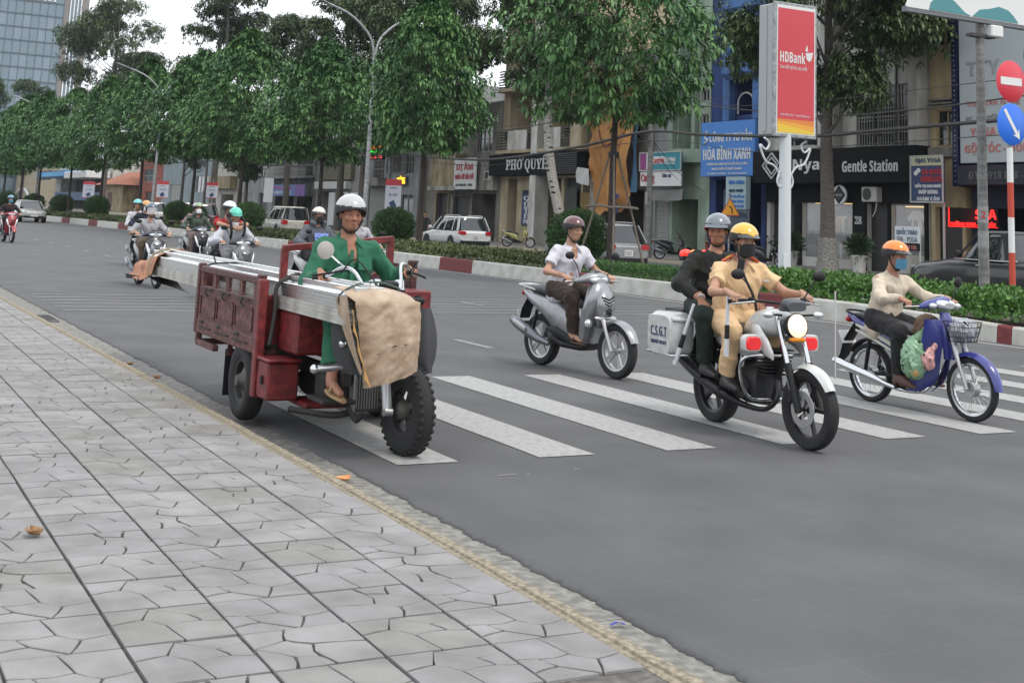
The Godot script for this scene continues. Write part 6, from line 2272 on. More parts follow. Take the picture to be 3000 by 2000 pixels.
func mirror(o: Node, a: Vector3, b: Vector3, s := 1.0, round := false) -> void:
	var k := put(B.new().tube(arc([a, a.lerp(b, 0.5) + V(0, 0.02, 0.02), b], 4), 0.006, 6), "mirror_stalk", blackp(), o)
	var h := B.new()
	h.ball(b + V(0.03 * s, 0.02, 0.008), V(0.052, 0.052, 0.02) if round else V(0.066, 0.042, 0.024), 14, 8)
	put(h, "mirror_head", blackp(), k)
	put(B.new().ball(b + V(0.03 * s, 0.02, -0.006), V(0.045, 0.045, 0.01) if round else V(0.056, 0.034, 0.012), 12, 6), "mirror_glass", mt("mirror_glass", Color(0.35, 0.38, 0.4), 0.05, 1.0), k)

func plate(o: Node, c: Vector3, bas: Basis, s: String, w := 0.19, h := 0.14) -> void:
	var p := put(B.new().box(c, V(w, h, 0.006), 0.002, bas), "number_plate", mt("plate_white", Color(0.6, 0.6, 0.58), 0.5), o)
	var ls := s.split("\n")
	for i in ls.size():
		text(ls[i], w * 0.8, h * 0.32, p, mt("plate_ink", Color(0.02, 0.02, 0.02), 0.6), Transform3D(bas, c + bas * V(0, h * (0.2 - 0.42 * i) if ls.size() > 1 else 0.0, 0.004)), 0.002)

# spec: body, dark, rim, style, seat
func scooter(called: String, label: String, at: Vector3, turn: float, c: Dictionary, group := "") -> Node3D:
	var o := thing(called, label, "scooter", at, turn, group)
	var R: float = c.get("R", 0.288)
	var L := 0.65
	var body: Material = c.body
	var dk := blackp()
	wheel(o, V(0, R, L), R, 0.05, R * 0.74, c.get("wheel", "split"), c.get("rim", steel()))
	wheel(o, V(0, R, -L), R, 0.058, R * 0.74, c.get("wheel", "split"), c.get("rim", steel()))
	# leg shield and nose
	var b := B.new()
	var rg := []
	for q in [[0.27, 0.2, 0.13, 0.045], [0.36, 0.215, 0.17, 0.055], [0.5, 0.25, 0.195, 0.07], [0.65, 0.3, 0.208, 0.085], [0.78, 0.335, 0.2, 0.095], [0.88, 0.335, 0.165, 0.095], [0.95, 0.315, 0.115, 0.08], [0.99, 0.3, 0.08, 0.06]]:
		rg.append(ry(V(0, q[0], q[1]), q[2], q[3], 18, 2.5))
	b.loft(rg)
	put(b, "leg_shield", c.get("shield", body), o)
	b = B.new()
	rg = []
	for q in [[0.5, 0.37, 0.05, 0.03], [0.6, 0.405, 0.105, 0.06], [0.72, 0.435, 0.125, 0.075], [0.82, 0.425, 0.115, 0.07], [0.89, 0.4, 0.07, 0.05], [0.93, 0.37, 0.03, 0.02]]:
		rg.append(ry(V(0, q[0], q[1]), q[2], q[3], 16, 2.3))
	b.loft(rg)
	var nose := put(b, "nose", c.get("nose", body), o)
	b = B.new()
	for i in 6:
		var y := 0.66 + 0.034 * i
		var w := 0.03 + 0.011 * i
		for s in [-1.0, 1.0]:
			b.bar(V(0, y - 0.02, 0.512 - 0.003 * i), V(s * w, y + 0.012, 0.497 - 0.004 * i), 0.02, 0.016, 0.003)
	put(b, "grille", dk, nose)
	if c.get("face", "sh") == "wing":
		for s in [-1.0, 1.0]:
			b = B.new()
			b.loft([rz(V(0.03 * s, 0.56, 0.43), 0.03, 0.02, 10), rz(V(0.1 * s, 0.63, 0.44), 0.045, 0.03, 10), rz(V(0.17 * s, 0.76, 0.4), 0.02, 0.05, 10), rz(V(0.19 * s, 0.84, 0.35), 0.01, 0.02, 10)])
			put(b, "position_light", lens_clear(), nose)
	else:
		for s in [-1.0, 1.0]:
			b = B.new()
			b.ball(V(0.15 * s, 0.55, 0.335), V(0.05, 0.05, 0.04), 12, 8)
			put(b, "turn_signal", lens_clear(), nose)
		b = B.new()
		b.loft([rz(V(0, 0.585, 0.45), 0.02, 0.012, 10), rz(V(0, 0.6, 0.49), 0.11, 0.018, 10), rz(V(0, 0.62, 0.44), 0.16, 0.016, 10)])
		put(b, "nose_trim", c.get("trim", steel()), nose)
	# floor, belly
	b = B.new()
	b.loft([rz(V(0, 0.33, -0.3), 0.17, 0.06, 14, 3.5), rz(V(0, 0.29, -0.1), 0.175, 0.045, 14, 3.5), rz(V(0, 0.28, 0.15), 0.165, 0.04, 14, 3.5), rz(V(0, 0.3, 0.26), 0.13, 0.03, 14, 3.5)])
	put(b, "floorboard", dk, o)
	# tail body
	b = B.new()
	rg = []
	for q in [[-0.99, 0.83, 0.035, 0.02], [-0.9, 0.805, 0.1, 0.045], [-0.75, 0.755, 0.145, 0.075], [-0.58, 0.7, 0.168, 0.105], [-0.4, 0.64, 0.175, 0.15], [-0.24, 0.57, 0.17, 0.2], [-0.1, 0.5, 0.152, 0.2], [0.0, 0.42, 0.13, 0.13]]:
		rg.append(rz(V(0, q[1], q[0]), q[2], q[3], 18, 2.8))
	b.loft(rg)
	put(b, "tail_body", body, o)
	for s in [-1.0, 1.0]:
		b = B.new()
		b.loft([rz(V(0.168 * s, 0.44, -0.34), 0.012, 0.02, 8), rz(V(0.176 * s, 0.42, -0.2), 0.014, 0.05, 8), rz(V(0.168 * s, 0.36, -0.02), 0.012, 0.045, 8), rz(V(0.16 * s, 0.32, 0.12), 0.01, 0.02, 8)])
		put(b, "side_trim", c.get("lower", dk), o)
	b = B.new()
	rg = []
	for q in [[-0.84, 0.845, 0.06, 0.02], [-0.72, 0.855, 0.115, 0.04], [-0.55, 0.85, 0.138, 0.05], [-0.35, 0.815, 0.142, 0.05], [-0.15, 0.775, 0.125, 0.05], [-0.03, 0.735, 0.095, 0.04], [0.01, 0.7, 0.05, 0.015]]:
		rg.append(rz(V(0, q[1], q[0]), q[2], q[3], 16, 2.8))
	b.loft(rg)
	put(b, "seat", mt("seat_vinyl", Color(0.03, 0.032, 0.035), 0.5), o)
	b = B.new()
	b.tube(arc([V(0.11, 0.84, -0.66), V(0.13, 0.87, -0.85), V(0.09, 0.885, -1.0), V(-0.09, 0.885, -1.0), V(-0.13, 0.87, -0.85), V(-0.11, 0.84, -0.66)], 4), 0.013, 7)
	b.box(V(0, 0.885, -0.94), V(0.16, 0.012, 0.16), 0.004)
	put(b, "grab_rail", c.get("rail", steel()), o)
	put(B.new().ball(V(0, 0.79, -0.975), V(0.075, 0.035, 0.03)), "tail_light", lens_red(), o)
	# rear mudguard and plate
	b = B.new()
	b.loft([rz(V(0, 0.74, -0.86), 0.07, 0.03, 10, 3.5), rz(V(0, 0.6, -0.96), 0.08, 0.015, 10, 3.5), rz(V(0, 0.42, -1.02), 0.075, 0.01, 10, 3.5)])
	put(b, "mudguard", dk, o)
	plate(o, V(0, 0.53, -1.005), Basis(V(0, 1, 0), PI) * Basis(V(1, 0, 0), 0.3), "63-B1\n%03d.%02d" % [abs(label.hash()) % 900 + 100, abs(label.hash()) % 89 + 10])
	# engine, silencer on the right
	b = B.new()
	b.loft([rz(V(0.1, 0.32, -0.72), 0.05, 0.09, 12, 3.0), rz(V(0.11, 0.33, -0.55), 0.055, 0.1, 12, 3.0), rz(V(0.11, 0.35, -0.25), 0.05, 0.09, 12, 3.0)])
	b.box(V(0, 0.36, -0.32), V(0.2, 0.2, 0.3), 0.04)
	put(b, "engine", mt("engine_grey", Color(0.09, 0.09, 0.095), 0.5, 0.5), o)
	b = B.new()
	var mp := [V(-0.14, 0.27, -0.35), V(-0.18, 0.31, -0.5), V(-0.19, 0.37, -0.65), V(-0.2, 0.45, -0.86), V(-0.2, 0.49, -0.97)]
	b.tube(mp, [0.03, 0.045, 0.062, 0.06, 0.045], 12)
	put(b, "silencer", mt("silencer", Color(0.16, 0.17, 0.185), 0.35, 0.6), o)
	put(B.new().loft([rz(V(-0.262, 0.4, -0.64), 0.008, 0.03, 8), rz(V(-0.264, 0.44, -0.76), 0.008, 0.04, 8), rz(V(-0.258, 0.48, -0.88), 0.008, 0.03, 8)]), "heat_shield", c.get("trim", steel()), o)
	for s in [-1.0, 1.0]:
		b = B.new()
		b.tube([V(0.13 * s, 0.33, -0.68), V(0.13 * s, 0.62, -0.6)], 0.02, 8)
		put(b, "shock_absorber", dk, o)
	# fork and front fender
	b = B.new()
	for s in [-1.0, 1.0]:
		b.tube([V(0.085 * s, R, L), V(0.085 * s, 0.6, 0.5)], [0.022, 0.024], 9)
	b.tube([V(-0.1, R, L), V(0.1, R, L)], 0.014, 7)
	put(b, "fork", steel(), o)
	fender(o, V(0, R, L), R + 0.04, 0.35, 2.5, 0.085, body, "front_fender")
	# handlebar cover, headlight, bars
	b = B.new()
	rg = []
	for q in [[-0.26, 1.0, 0.2, 0.02, 0.018], [-0.2, 1.01, 0.225, 0.05, 0.035], [-0.1, 1.03, 0.26, 0.075, 0.055], [0.0, 1.035, 0.275, 0.085, 0.062], [0.1, 1.03, 0.26, 0.075, 0.055], [0.2, 1.01, 0.225, 0.05, 0.035], [0.26, 1.0, 0.2, 0.02, 0.018]]:
		rg.append(rx(V(q[0], q[1], q[2]), q[3], q[4], 16, 2.4))
	b.loft(rg)
	b.tube([V(0, 0.98, 0.27), V(0, 0.86, 0.31)], [0.05, 0.06], 10)
	var cowl := put(b, "handlebar_cover", c.get("cowl", body), o)
	b = B.new()
	b.loft([rz(V(0, 1.015, 0.31), 0.135, 0.045, 16, 2.3), rz(V(0, 1.01, 0.345), 0.115, 0.038, 16, 2.3), rz(V(0, 1.005, 0.362), 0.075, 0.022, 16, 2.2)])
	put(b, "headlight", lens_clear(), cowl)
	put(B.new().loft([rx(V(-0.08, 1.085, 0.25), 0.03, 0.008, 10), rx(V(0, 1.1, 0.25), 0.06, 0.022, 10), rx(V(0.08, 1.085, 0.25), 0.03, 0.008, 10)]), "dial", mt("dial_dark", Color(0.03, 0.035, 0.04), 0.15), cowl)
	for s in [-1.0, 1.0]:
		put(B.new().tube([V(0.22 * s, 1.0, 0.19), V(0.37 * s, 0.995, 0.15)], 0.017, 9), "grip", dk, o)
		put(B.new().tube([V(0.22 * s, 1.0, 0.225), V(0.3 * s, 1.0, 0.235), V(0.4 * s, 0.985, 0.205)], [0.008, 0.007, 0.009], 6), "brake_lever", steel(), o)
		mirror(o, V(0.2 * s, 1.04, 0.22), V(0.3 * s, 1.25, 0.19), s)
	return o

func sh_pose(o := {}) -> Dictionary:
	var P := {"hip": V(0, 0.9, -0.3), "neck": V(0, 1.355, -0.19), "hands": grips(0.32, 0.998, 0.16), "feet": feet(0.13, 0.33, 0.05), "knees": [V(0.35, 0.5, 1), V(-0.35, 0.5, 1)]}
	P.merge(o, true)
	return P

func underbone(at: Vector3, turn: float) -> Node3D:
	var b: B
	var o := thing("motorbike", "blue underbone motorbike with spoked wheels and a wire basket", "motorbike", at, turn)
	var blue := paintm("moped_blue", Color(0.03, 0.04, 0.24))
	var dk := blackp()
	var R := 0.285
	var L := 0.63
	wheel(o, V(0, R, L), R, 0.034, 0.238, "wire", chrome())
	wheel(o, V(0, R, -L), R, 0.04, 0.238, "wire", chrome())
	for z in [L, -L]:
		put(B.new().tube([V(-0.04, R, z), V(0.04, R, z)], 0.065, 16), "brake_drum", steel(), o)
	# leg shields
	for s in [-1.0, 1.0]:
		b = B.new()
		var rows := []
		for i in 8:
			var f := i / 7.0
			var y := lerpf(0.2, 0.88, f)
			var row := []
			for j in 6:
				var u := j / 5.0
				var z0: float = [0.02, 0.06, 0.1, 0.15, 0.19, 0.22, 0.245, 0.26][i]
				var z1: float = [0.1, 0.24, 0.3, 0.31, 0.33, 0.36, 0.37, 0.34][i]
				row.append(V(s * (lerpf(0.2, 0.07, u * u) - 0.02 * (1 - f)), y, lerpf(z0, z1, u)))
			rows.append(row)
		if s > 0:
			rows.reverse()
		b.sheet(rows, 0.008)
		put(b, "leg_shield", blue, o)
	put(B.new().loft([ry(V(0, 0.52, 0.36), 0.05, 0.03, 12), ry(V(0, 0.65, 0.38), 0.085, 0.04, 12), ry(V(0, 0.78, 0.37), 0.09, 0.045, 12), ry(V(0, 0.88, 0.34), 0.07, 0.04, 12), ry(V(0, 0.95, 0.31), 0.05, 0.035, 12)]), "front_cover", blue, o)
	# backbone, side covers, tail
	b = B.new()
	b.tube(arc([V(0, 0.8, 0.3), V(0, 0.56, 0.12), V(0, 0.5, -0.12), V(0, 0.66, -0.4)], 4), 0.06, 10)
	put(b, "backbone", blue, o)
	b = B.new()
	var rg := []
	for q in [[-0.93, 0.83, 0.03, 0.02], [-0.8, 0.78, 0.085, 0.045], [-0.6, 0.72, 0.105, 0.07], [-0.4, 0.65, 0.11, 0.1], [-0.22, 0.57, 0.1, 0.13], [-0.1, 0.5, 0.07, 0.1]]:
		rg.append(rz(V(0, q[1], q[0]), q[2], q[3], 14, 2.6))
	b.loft(rg)
	put(b, "tail_body", blue, o)
	b = B.new()
	for q in [[0.005, 0.0, 0.024], [0.006, -0.055, 0.016]]:
		b.loft([rz(V(-0.095 - q[0], 0.74 + q[1], -0.74), 0.006, 0.012, 8), rz(V(-0.108 - q[0], 0.68 + q[1], -0.5), 0.006, q[2], 8), rz(V(-0.105 - q[0], 0.59 + q[1], -0.24), 0.006, q[2], 8)])
	put(b, "stripe", mt("stripe_cream", Color(0.5, 0.5, 0.42), 0.5), o)
	b = B.new()
	rg = []
	for q in [[-0.8, 0.83, 0.06, 0.025], [-0.65, 0.835, 0.115, 0.04], [-0.4, 0.8, 0.125, 0.05], [-0.15, 0.755, 0.11, 0.045], [-0.02, 0.715, 0.07, 0.03]]:
		rg.append(rz(V(0, q[1], q[0]), q[2], q[3], 14, 2.8))
	b.loft(rg)
	put(b, "seat", mt("seat_vinyl", Color(0.03, 0.032, 0.035), 0.5), o)
	put(B.new().tube(arc([V(0.1, 0.82, -0.68), V(0.11, 0.86, -0.85), V(0, 0.87, -0.93), V(-0.11, 0.86, -0.85), V(-0.1, 0.82, -0.68)], 4), 0.012, 7), "grab_rail", dk, o)
	put(B.new().ball(V(0, 0.78, -0.92), V(0.06, 0.035, 0.035)), "tail_light", lens_red(), o)
	put(B.new().loft([rz(V(0, 0.72, -0.83), 0.06, 0.03, 10), rz(V(0, 0.56, -0.95), 0.075, 0.012, 10), rz(V(0, 0.42, -1.0), 0.07, 0.008, 10), rz(V(0, 0.36, -1.06), 0.06, 0.006, 10)]), "mudguard", dk, o)
	plate(o, V(0, 0.6, -0.965), Basis(V(0, 1, 0), PI) * Basis(V(1, 0, 0), 0.5), "63-V2\n4186")
	fender(o, V(0, R, -L), R + 0.05, 1.0, 2.6, 0.06, dk, "rear_fender")
	# engine, exhaust, chain case, pegs
	b = B.new()
	b.loft([rz(V(0, 0.31, -0.25), 0.1, 0.07, 12, 3.2), rz(V(0, 0.3, -0.1), 0.12, 0.085, 12, 3.2), rz(V(0, 0.31, 0.05), 0.1, 0.075, 12, 3.2)])
	b.tube([V(0, 0.32, 0.03), V(0, 0.34, 0.2)], [0.06, 0.055], 12)
	for i in 5:
		b.box(V(0, 0.33, 0.07 + 0.025 * i), V(0.16, 0.14, 0.008))
	put(b, "engine", mt("engine_grey", Color(0.09, 0.09, 0.095), 0.5, 0.5), o)
	put(B.new().tube(arc([V(-0.03, 0.28, 0.18), V(-0.1, 0.2, 0.12), V(-0.13, 0.19, -0.1), V(-0.14, 0.22, -0.3), V(-0.15, 0.27, -0.5), V(-0.16, 0.36, -0.98)], 4), [0.016, 0.016, 0.016, 0.016, 0.017, 0.017, 0.018, 0.018, 0.019, 0.02, 0.021, 0.022, 0.024, 0.028, 0.034, 0.04, 0.044, 0.046, 0.047, 0.047, 0.042], 12), "exhaust", chrome(), o)
	put(B.new().box(V(0.11, 0.31, -0.38), V(0.03, 0.08, 0.5), 0.02), "chain_case", dk, o)
	b = B.new()
	b.tube([V(-0.24, 0.22, -0.08), V(0.24, 0.22, -0.08)], 0.014, 7)
	b.tube([V(-0.24, 0.235, -0.08), V(-0.15, 0.235, -0.08)], 0.02, 7)
	b.tube([V(0.24, 0.235, -0.08), V(0.15, 0.235, -0.08)], 0.02, 7)
	put(b, "foot_peg", dk, o)
	for s in [-1.0, 1.0]:
		b = B.new()
		b.tube([V(0.085 * s, R, -L), V(0.1 * s, 0.6, -0.55)], [0.018, 0.022], 8)
		b.bar(V(0.06 * s, 0.3, -0.2), V(0.07 * s, R, -L), 0.02, 0.03)
		put(b, "swing_arm", dk, o)
	b = B.new()
	for s in [-1.0, 1.0]:
		b.tube([V(0.07 * s, R, L), V(0.07 * s, 0.62, 0.5), V(0.05 * s, 0.75, 0.44)], [0.02, 0.022, 0.02], 9)
	b.tube([V(-0.09, R, L), V(0.09, R, L)], 0.012, 7)
	put(b, "fork", steel(), o)
	fender(o, V(0, R, L), R + 0.05, 0.05, 2.2, 0.07, blue, "front_fender", 0.6)
	for s in [-1.0, 1.0]:
		b = B.new()
		b.loft([rz(V(0.06 * s, 0.62, 0.48), 0.02, 0.04, 8), rz(V(0.07 * s, 0.5, 0.55), 0.018, 0.045, 8), rz(V(0.075 * s, 0.38, 0.6), 0.01, 0.03, 8)])
		put(b, "fork_cover", blue, o)
	# head
	b = B.new()
	rg = []
	for q in [[-0.23, 0.99, 0.22, 0.02, 0.016], [-0.15, 1.01, 0.26, 0.055, 0.04], [0, 1.035, 0.29, 0.085, 0.062], [0.15, 1.01, 0.26, 0.055, 0.04], [0.23, 0.99, 0.22, 0.02, 0.016]]:
		rg.append(rx(V(q[0], q[1], q[2]), q[3], q[4], 14, 2.4))
	b.loft(rg)
	var cw := put(b, "handlebar_cover", blue, o)
	put(B.new().loft([rz(V(0, 1.02, 0.32), 0.12, 0.05, 14, 2.5), rz(V(0, 1.015, 0.365), 0.1, 0.042, 14, 2.5), rz(V(0, 1.01, 0.38), 0.06, 0.025, 14, 2.5)]), "headlight", lens_clear(), cw)
	for s in [-1.0, 1.0]:
		put(B.new().ball(V(0.16 * s, 1.005, 0.325), V(0.045, 0.028, 0.03)), "turn_signal", lens_clear(), cw)
		put(B.new().tube([V(0.2 * s, 0.995, 0.2), V(0.35 * s, 1.0, 0.14)], 0.016, 8), "grip", dk, o)
		put(B.new().tube([V(0.2 * s, 0.995, 0.23), V(0.37 * s, 0.985, 0.18)], 0.007, 5), "brake_lever", steel(), o)
	mirror(o, V(0.19, 1.02, 0.22), V(0.3, 1.2, 0.18), 1.0, true)
	# wire basket
	var bk := B.new()
	var rings := []
	for i in 5:
		var f := i / 4.0
		rings.append(ry(V(0, lerpf(0.7, 0.88, f), 0.53), lerpf(0.12, 0.17, f), lerpf(0.09, 0.125, f), 24, 4.0))
	for rr in rings:
		bk.tube(rr, 0.0028, 4, false, true)
	for j in 24:
		bk.tube([rings[0][j], rings[2][j], rings[4][j]], 0.0022, 4)
	for j in 5:
		bk.tube([V(-0.11, 0.7, 0.45 + 0.04 * j), V(0.11, 0.7, 0.45 + 0.04 * j)], 0.0022, 4)
	put(bk, "basket", dk, o)
	return o

func police_bike(at: Vector3, turn: float) -> Node3D:
	var b: B
	var o := thing("police_motorcycle", "white police motorcycle with a lit round headlight and red side lamps", "motorcycle", at, turn)
	var white := paintm("police_white", Color(0.56, 0.58, 0.58))
	var dk := blackp()
	var R := 0.3
	var L := 0.665
	var fw := wheel(o, V(0, R, L), R, 0.05, 0.225, "five", mt("alloy_black", Color(0.02, 0.02, 0.022), 0.35, 0.4), 0.06, 36)
	wheel(o, V(0, R, -L), R, 0.066, 0.225, "five", mats["alloy_black"], 0.0, 36)
	var d := B.new()
	d.x = Transform3D(Basis(V(0, 0, 1), -PI / 2), V(-0.07, 0, 0))
	d.lathe([Vector2(0.085, -0.003), Vector2(0.135, -0.003), Vector2(0.137, 0), Vector2(0.135, 0.003), Vector2(0.085, 0.003), Vector2(0.085, -0.003)], 30)
	for i in 6:
		var a := TAU * i / 6
		d.x = Transform3D.IDENTITY
		d.bar(V(-0.065, cos(a) * 0.03, sin(a) * 0.03), V(-0.068, cos(a) * 0.09, sin(a) * 0.09), 0.008, 0.02)
	put(d, "brake_disc", steel(), fw)
	# fork
	for s in [-1.0, 1.0]:
		b = B.new()
		b.tube([V(0.1 * s, 0.6, 0.52), V(0.1 * s, 0.98, 0.36)], 0.02, 10)
		put(b, "fork_tube", chrome(), o)
	b = B.new()
	for s in [-1.0, 1.0]:
		b.tube([V(0.1 * s, R - 0.02, L), V(0.1 * s, 0.62, 0.515)], [0.03, 0.03], 10)
	b.tube([V(-0.11, R, L), V(0.11, R, L)], 0.014, 8)
	b.box(V(-0.11, R + 0.08, L - 0.1), V(0.03, 0.1, 0.06), 0.012)
	put(b, "fork_leg", dk, o)
	fender(o, V(0, R, L), R + 0.035, 0.55, 2.15, 0.068, white, "front_fender", 0.5)
	for s in [-1.0, 1.0]:
		b = B.new()
		b.loft([rz(V(0.08 * s, 0.58, 0.47), 0.012, 0.05, 8), rz(V(0.088 * s, 0.5, 0.52), 0.012, 0.07, 8), rz(V(0.09 * s, 0.36, 0.58), 0.01, 0.03, 8)])
		put(b, "fender_stay", white, o)
	# headlight
	b = B.new()
	b.x = Transform3D(Basis(V(1, 0, 0), PI / 2 - 0.12), V(0, 0.9, 0.47))
	b.lathe([Vector2(0.0, -0.1), Vector2(0.05, -0.09), Vector2(0.088, -0.03), Vector2(0.096, 0.02), Vector2(0.1, 0.03), Vector2(0.092, 0.034)], 26)
	var hl := put(b, "headlight_shell", dk, o)
	b = B.new()
	b.x = Transform3D(Basis(V(1, 0, 0), PI / 2 - 0.12), V(0, 0.9, 0.47))
	b.lathe([Vector2(0.093, 0.03), Vector2(0.08, 0.042), Vector2(0.05, 0.052), Vector2(0.0, 0.056)], 26)
	put(b, "headlight_glass", mt("headlight_lit", Color(0.9, 0.8, 0.66), 0.2, 0.0, {"glow": Color(1.0, 0.82, 0.58), "ge": 0.42}), hl)
	b = B.new()
	b.x = Transform3D(Basis(V(1, 0, 0), PI / 2 - 0.12), V(0, 0.905, 0.474))
	b.lathe([Vector2(0.03, 0.053), Vector2(0.026, 0.062), Vector2(0.015, 0.067), Vector2(0.0, 0.068)], 18)
	put(b, "bulb", mt("bulb_lit", Color(1, 0.95, 0.85), 0.3, 0.0, {"glow": Color(1.0, 0.95, 0.85), "ge": 2.2}), hl)
	var sp := SpotLight3D.new()
	sp.name = "headlight_beam"
	sp.light_color = Color(1.0, 0.88, 0.7)
	sp.light_energy = 0.6
	sp.light_size = 0.08
	sp.spot_angle = 35.0
	sp.spot_range = 40.0
	sp.shadow_enabled = true
	sp.position = V(0, 0.91, 0.56)
	sp.rotation = V(0.1, PI, 0)
	o.add_child(sp)
	put(B.new().box(V(0, 0.8, 0.5), V(0.14, 0.03, 0.04), 0.008), "headlight_bracket", lens_amber(), o)
	# instruments
	b = B.new()
	b.loft([rz(V(0, 1.03, 0.34), 0.07, 0.03, 12, 3.0), rz(V(0, 1.06, 0.41), 0.1, 0.05, 12, 3.2), rz(V(0, 1.06, 0.47), 0.1, 0.045, 12, 3.2), rz(V(0, 1.05, 0.5), 0.085, 0.035, 12, 3.2)])
	put(b, "instrument_cowl", mt("cowl_grey", Color(0.05, 0.055, 0.06), 0.4), o)
	# handlebar
	put(B.new().tube(arc([V(-0.4, 1.06, 0.14), V(-0.28, 1.075, 0.2), V(-0.12, 1.07, 0.3), V(0, 1.06, 0.31), V(0.12, 1.07, 0.3), V(0.28, 1.075, 0.2), V(0.4, 1.06, 0.14)], 4), 0.011, 8), "handlebar", dk, o)
	for s in [-1.0, 1.0]:
		put(B.new().tube([V(0.28 * s, 1.075, 0.2), V(0.41 * s, 1.06, 0.135)], 0.017, 9), "grip", dk, o)
		put(B.new().tube([V(0.24 * s, 1.07, 0.26), V(0.42 * s, 1.045, 0.2)], [0.009, 0.007], 6), "lever", steel(), o)
		put(B.new().box(V(0.25 * s, 1.08, 0.23), V(0.05, 0.05, 0.05), 0.012), "switch_gear", dk, o)
		mirror(o, V(0.24 * s, 1.09, 0.24), V(0.36 * s, 1.26, 0.24), s)
		put(B.new().tube([V(0.1 * s, 0.98, 0.43), V(0.2 * s, 0.985, 0.44)], 0.01, 6), "indicator_stalk", dk, o)
		put(B.new().ball(V(0.235 * s, 0.985, 0.445), V(0.05, 0.028, 0.03)), "turn_signal", lens_clear(), o)
	# tank, seat, tail
	b = B.new()
	var rg := []
	for q in [[-0.12, 0.82, 0.09, 0.06], [-0.04, 0.85, 0.125, 0.09], [0.08, 0.885, 0.15, 0.115], [0.2, 0.9, 0.15, 0.115], [0.3, 0.9, 0.125, 0.095], [0.36, 0.89, 0.08, 0.06]]:
		rg.append(rz(V(0, q[1], q[0]), q[2], q[3], 20, 2.6))
	b.loft(rg)
	var tank := put(b, "tank", white, o)
	put(B.new().tube([V(0, 0.99, 0.12), V(0, 1.025, 0.12)], [0.045, 0.035], 14), "tank_cap", chrome(), tank)
	for s in [-1.0, 1.0]:
		b = B.new()
		b.loft([rz(V(0.14 * s, 0.83, 0.1), 0.02, 0.06, 10), rz(V(0.175 * s, 0.8, 0.22), 0.025, 0.09, 10), rz(V(0.17 * s, 0.72, 0.34), 0.02, 0.07, 10), rz(V(0.15 * s, 0.66, 0.39), 0.01, 0.03, 10)])
		put(b, "tank_shroud", white, o)
	b = B.new()
	rg = []
	for q in [[-0.88, 0.87, 0.07, 0.03], [-0.7, 0.865, 0.13, 0.05], [-0.45, 0.83, 0.14, 0.055], [-0.25, 0.8, 0.125, 0.055], [-0.1, 0.79, 0.09, 0.05]]:
		rg.append(rz(V(0, q[1], q[0]), q[2], q[3], 16, 3.0))
	b.loft(rg)
	put(b, "seat", mt("seat_vinyl", Color(0.03, 0.032, 0.035), 0.5), o)
	b = B.new()
	b.loft([rz(V(0, 0.78, -0.85), 0.06, 0.03, 12), rz(V(0, 0.75, -0.6), 0.12, 0.06, 12), rz(V(0, 0.7, -0.35), 0.14, 0.09, 12), rz(V(0, 0.68, -0.15), 0.12, 0.08, 12)])
	put(b, "side_cover", white, o)
	# frame, engine, pipes
	b = B.new()
	b.loft([rz(V(0, 0.38, -0.25), 0.1, 0.12, 14, 3.4), rz(V(0, 0.4, -0.05), 0.14, 0.16, 14, 3.4), rz(V(0, 0.4, 0.12), 0.13, 0.15, 14, 3.4)])
	for i in 8:
		b.box(V(0, 0.5 + 0.028 * i, 0.13 + 0.012 * i), V(0.22, 0.012, 0.2), 0.004)
	b.tube([V(-0.16, 0.38, -0.03), V(0.16, 0.38, -0.03)], 0.085, 16)
	put(b, "engine", mt("engine_dark", Color(0.03, 0.03, 0.032), 0.5, 0.4), o)
	b = B.new()
	b.tube([V(0, 0.95, 0.3), V(0, 0.6, 0.3), V(0, 0.3, 0.18), V(0, 0.25, -0.2)], 0.022, 8)
	b.tube([V(0.1, 0.35, -0.22), V(0.1, 0.8, -0.25)], 0.022, 8)
	b.tube([V(-0.1, 0.35, -0.22), V(-0.1, 0.8, -0.25)], 0.022, 8)
	for s in [-1.0, 1.0]:
		b.bar(V(0.1 * s, 0.36, -0.22), V(0.1 * s, R, -L), 0.025, 0.04, 0.006)
		b.tube([V(0.12 * s, 0.35, -0.58), V(0.12 * s, 0.72, -0.5)], 0.028, 10)
	put(b, "frame", dk, o)
	put(B.new().tube(arc([V(0, 0.5, 0.22), V(-0.04, 0.34, 0.3), V(-0.08, 0.23, 0.18), V(-0.13, 0.24, -0.1), V(-0.17, 0.3, -0.32), V(-0.19, 0.42, -0.68), V(-0.19, 0.52, -0.95)], 4), [0.02, 0.02, 0.02, 0.02, 0.02, 0.02, 0.02, 0.02, 0.02, 0.02, 0.022, 0.024, 0.028, 0.032, 0.04, 0.05, 0.056, 0.058, 0.058, 0.058, 0.058, 0.057, 0.056, 0.054, 0.05], 12), "silencer", mt("silencer_black", Color(0.025, 0.025, 0.027), 0.4, 0.5), o)
	# crash bar with red lamps
	for s in [-1.0, 1.0]:
		put(B.new().tube(arc([V(0.03 * s, 0.66, 0.32), V(0.17 * s, 0.66, 0.3), V(0.3 * s, 0.64, 0.24), V(0.33 * s, 0.55, 0.2), V(0.27 * s, 0.38, 0.17), V(0.18 * s, 0.31, 0.16), V(0.03 * s, 0.31, 0.2)], 4), 0.014, 8), "crash_bar", chrome(), o)
		b = B.new()
		b.loft([rz(V(0.27 * s, 0.75, 0.2), 0.06, 0.06, 16, 4.0), rz(V(0.27 * s, 0.75, 0.24), 0.085, 0.068, 16, 4.0), rz(V(0.27 * s, 0.75, 0.285), 0.088, 0.07, 16, 4.0), rz(V(0.27 * s, 0.75, 0.295), 0.08, 0.062, 16, 4.0)])
		var lp := put(b, "side_lamp", white, o)
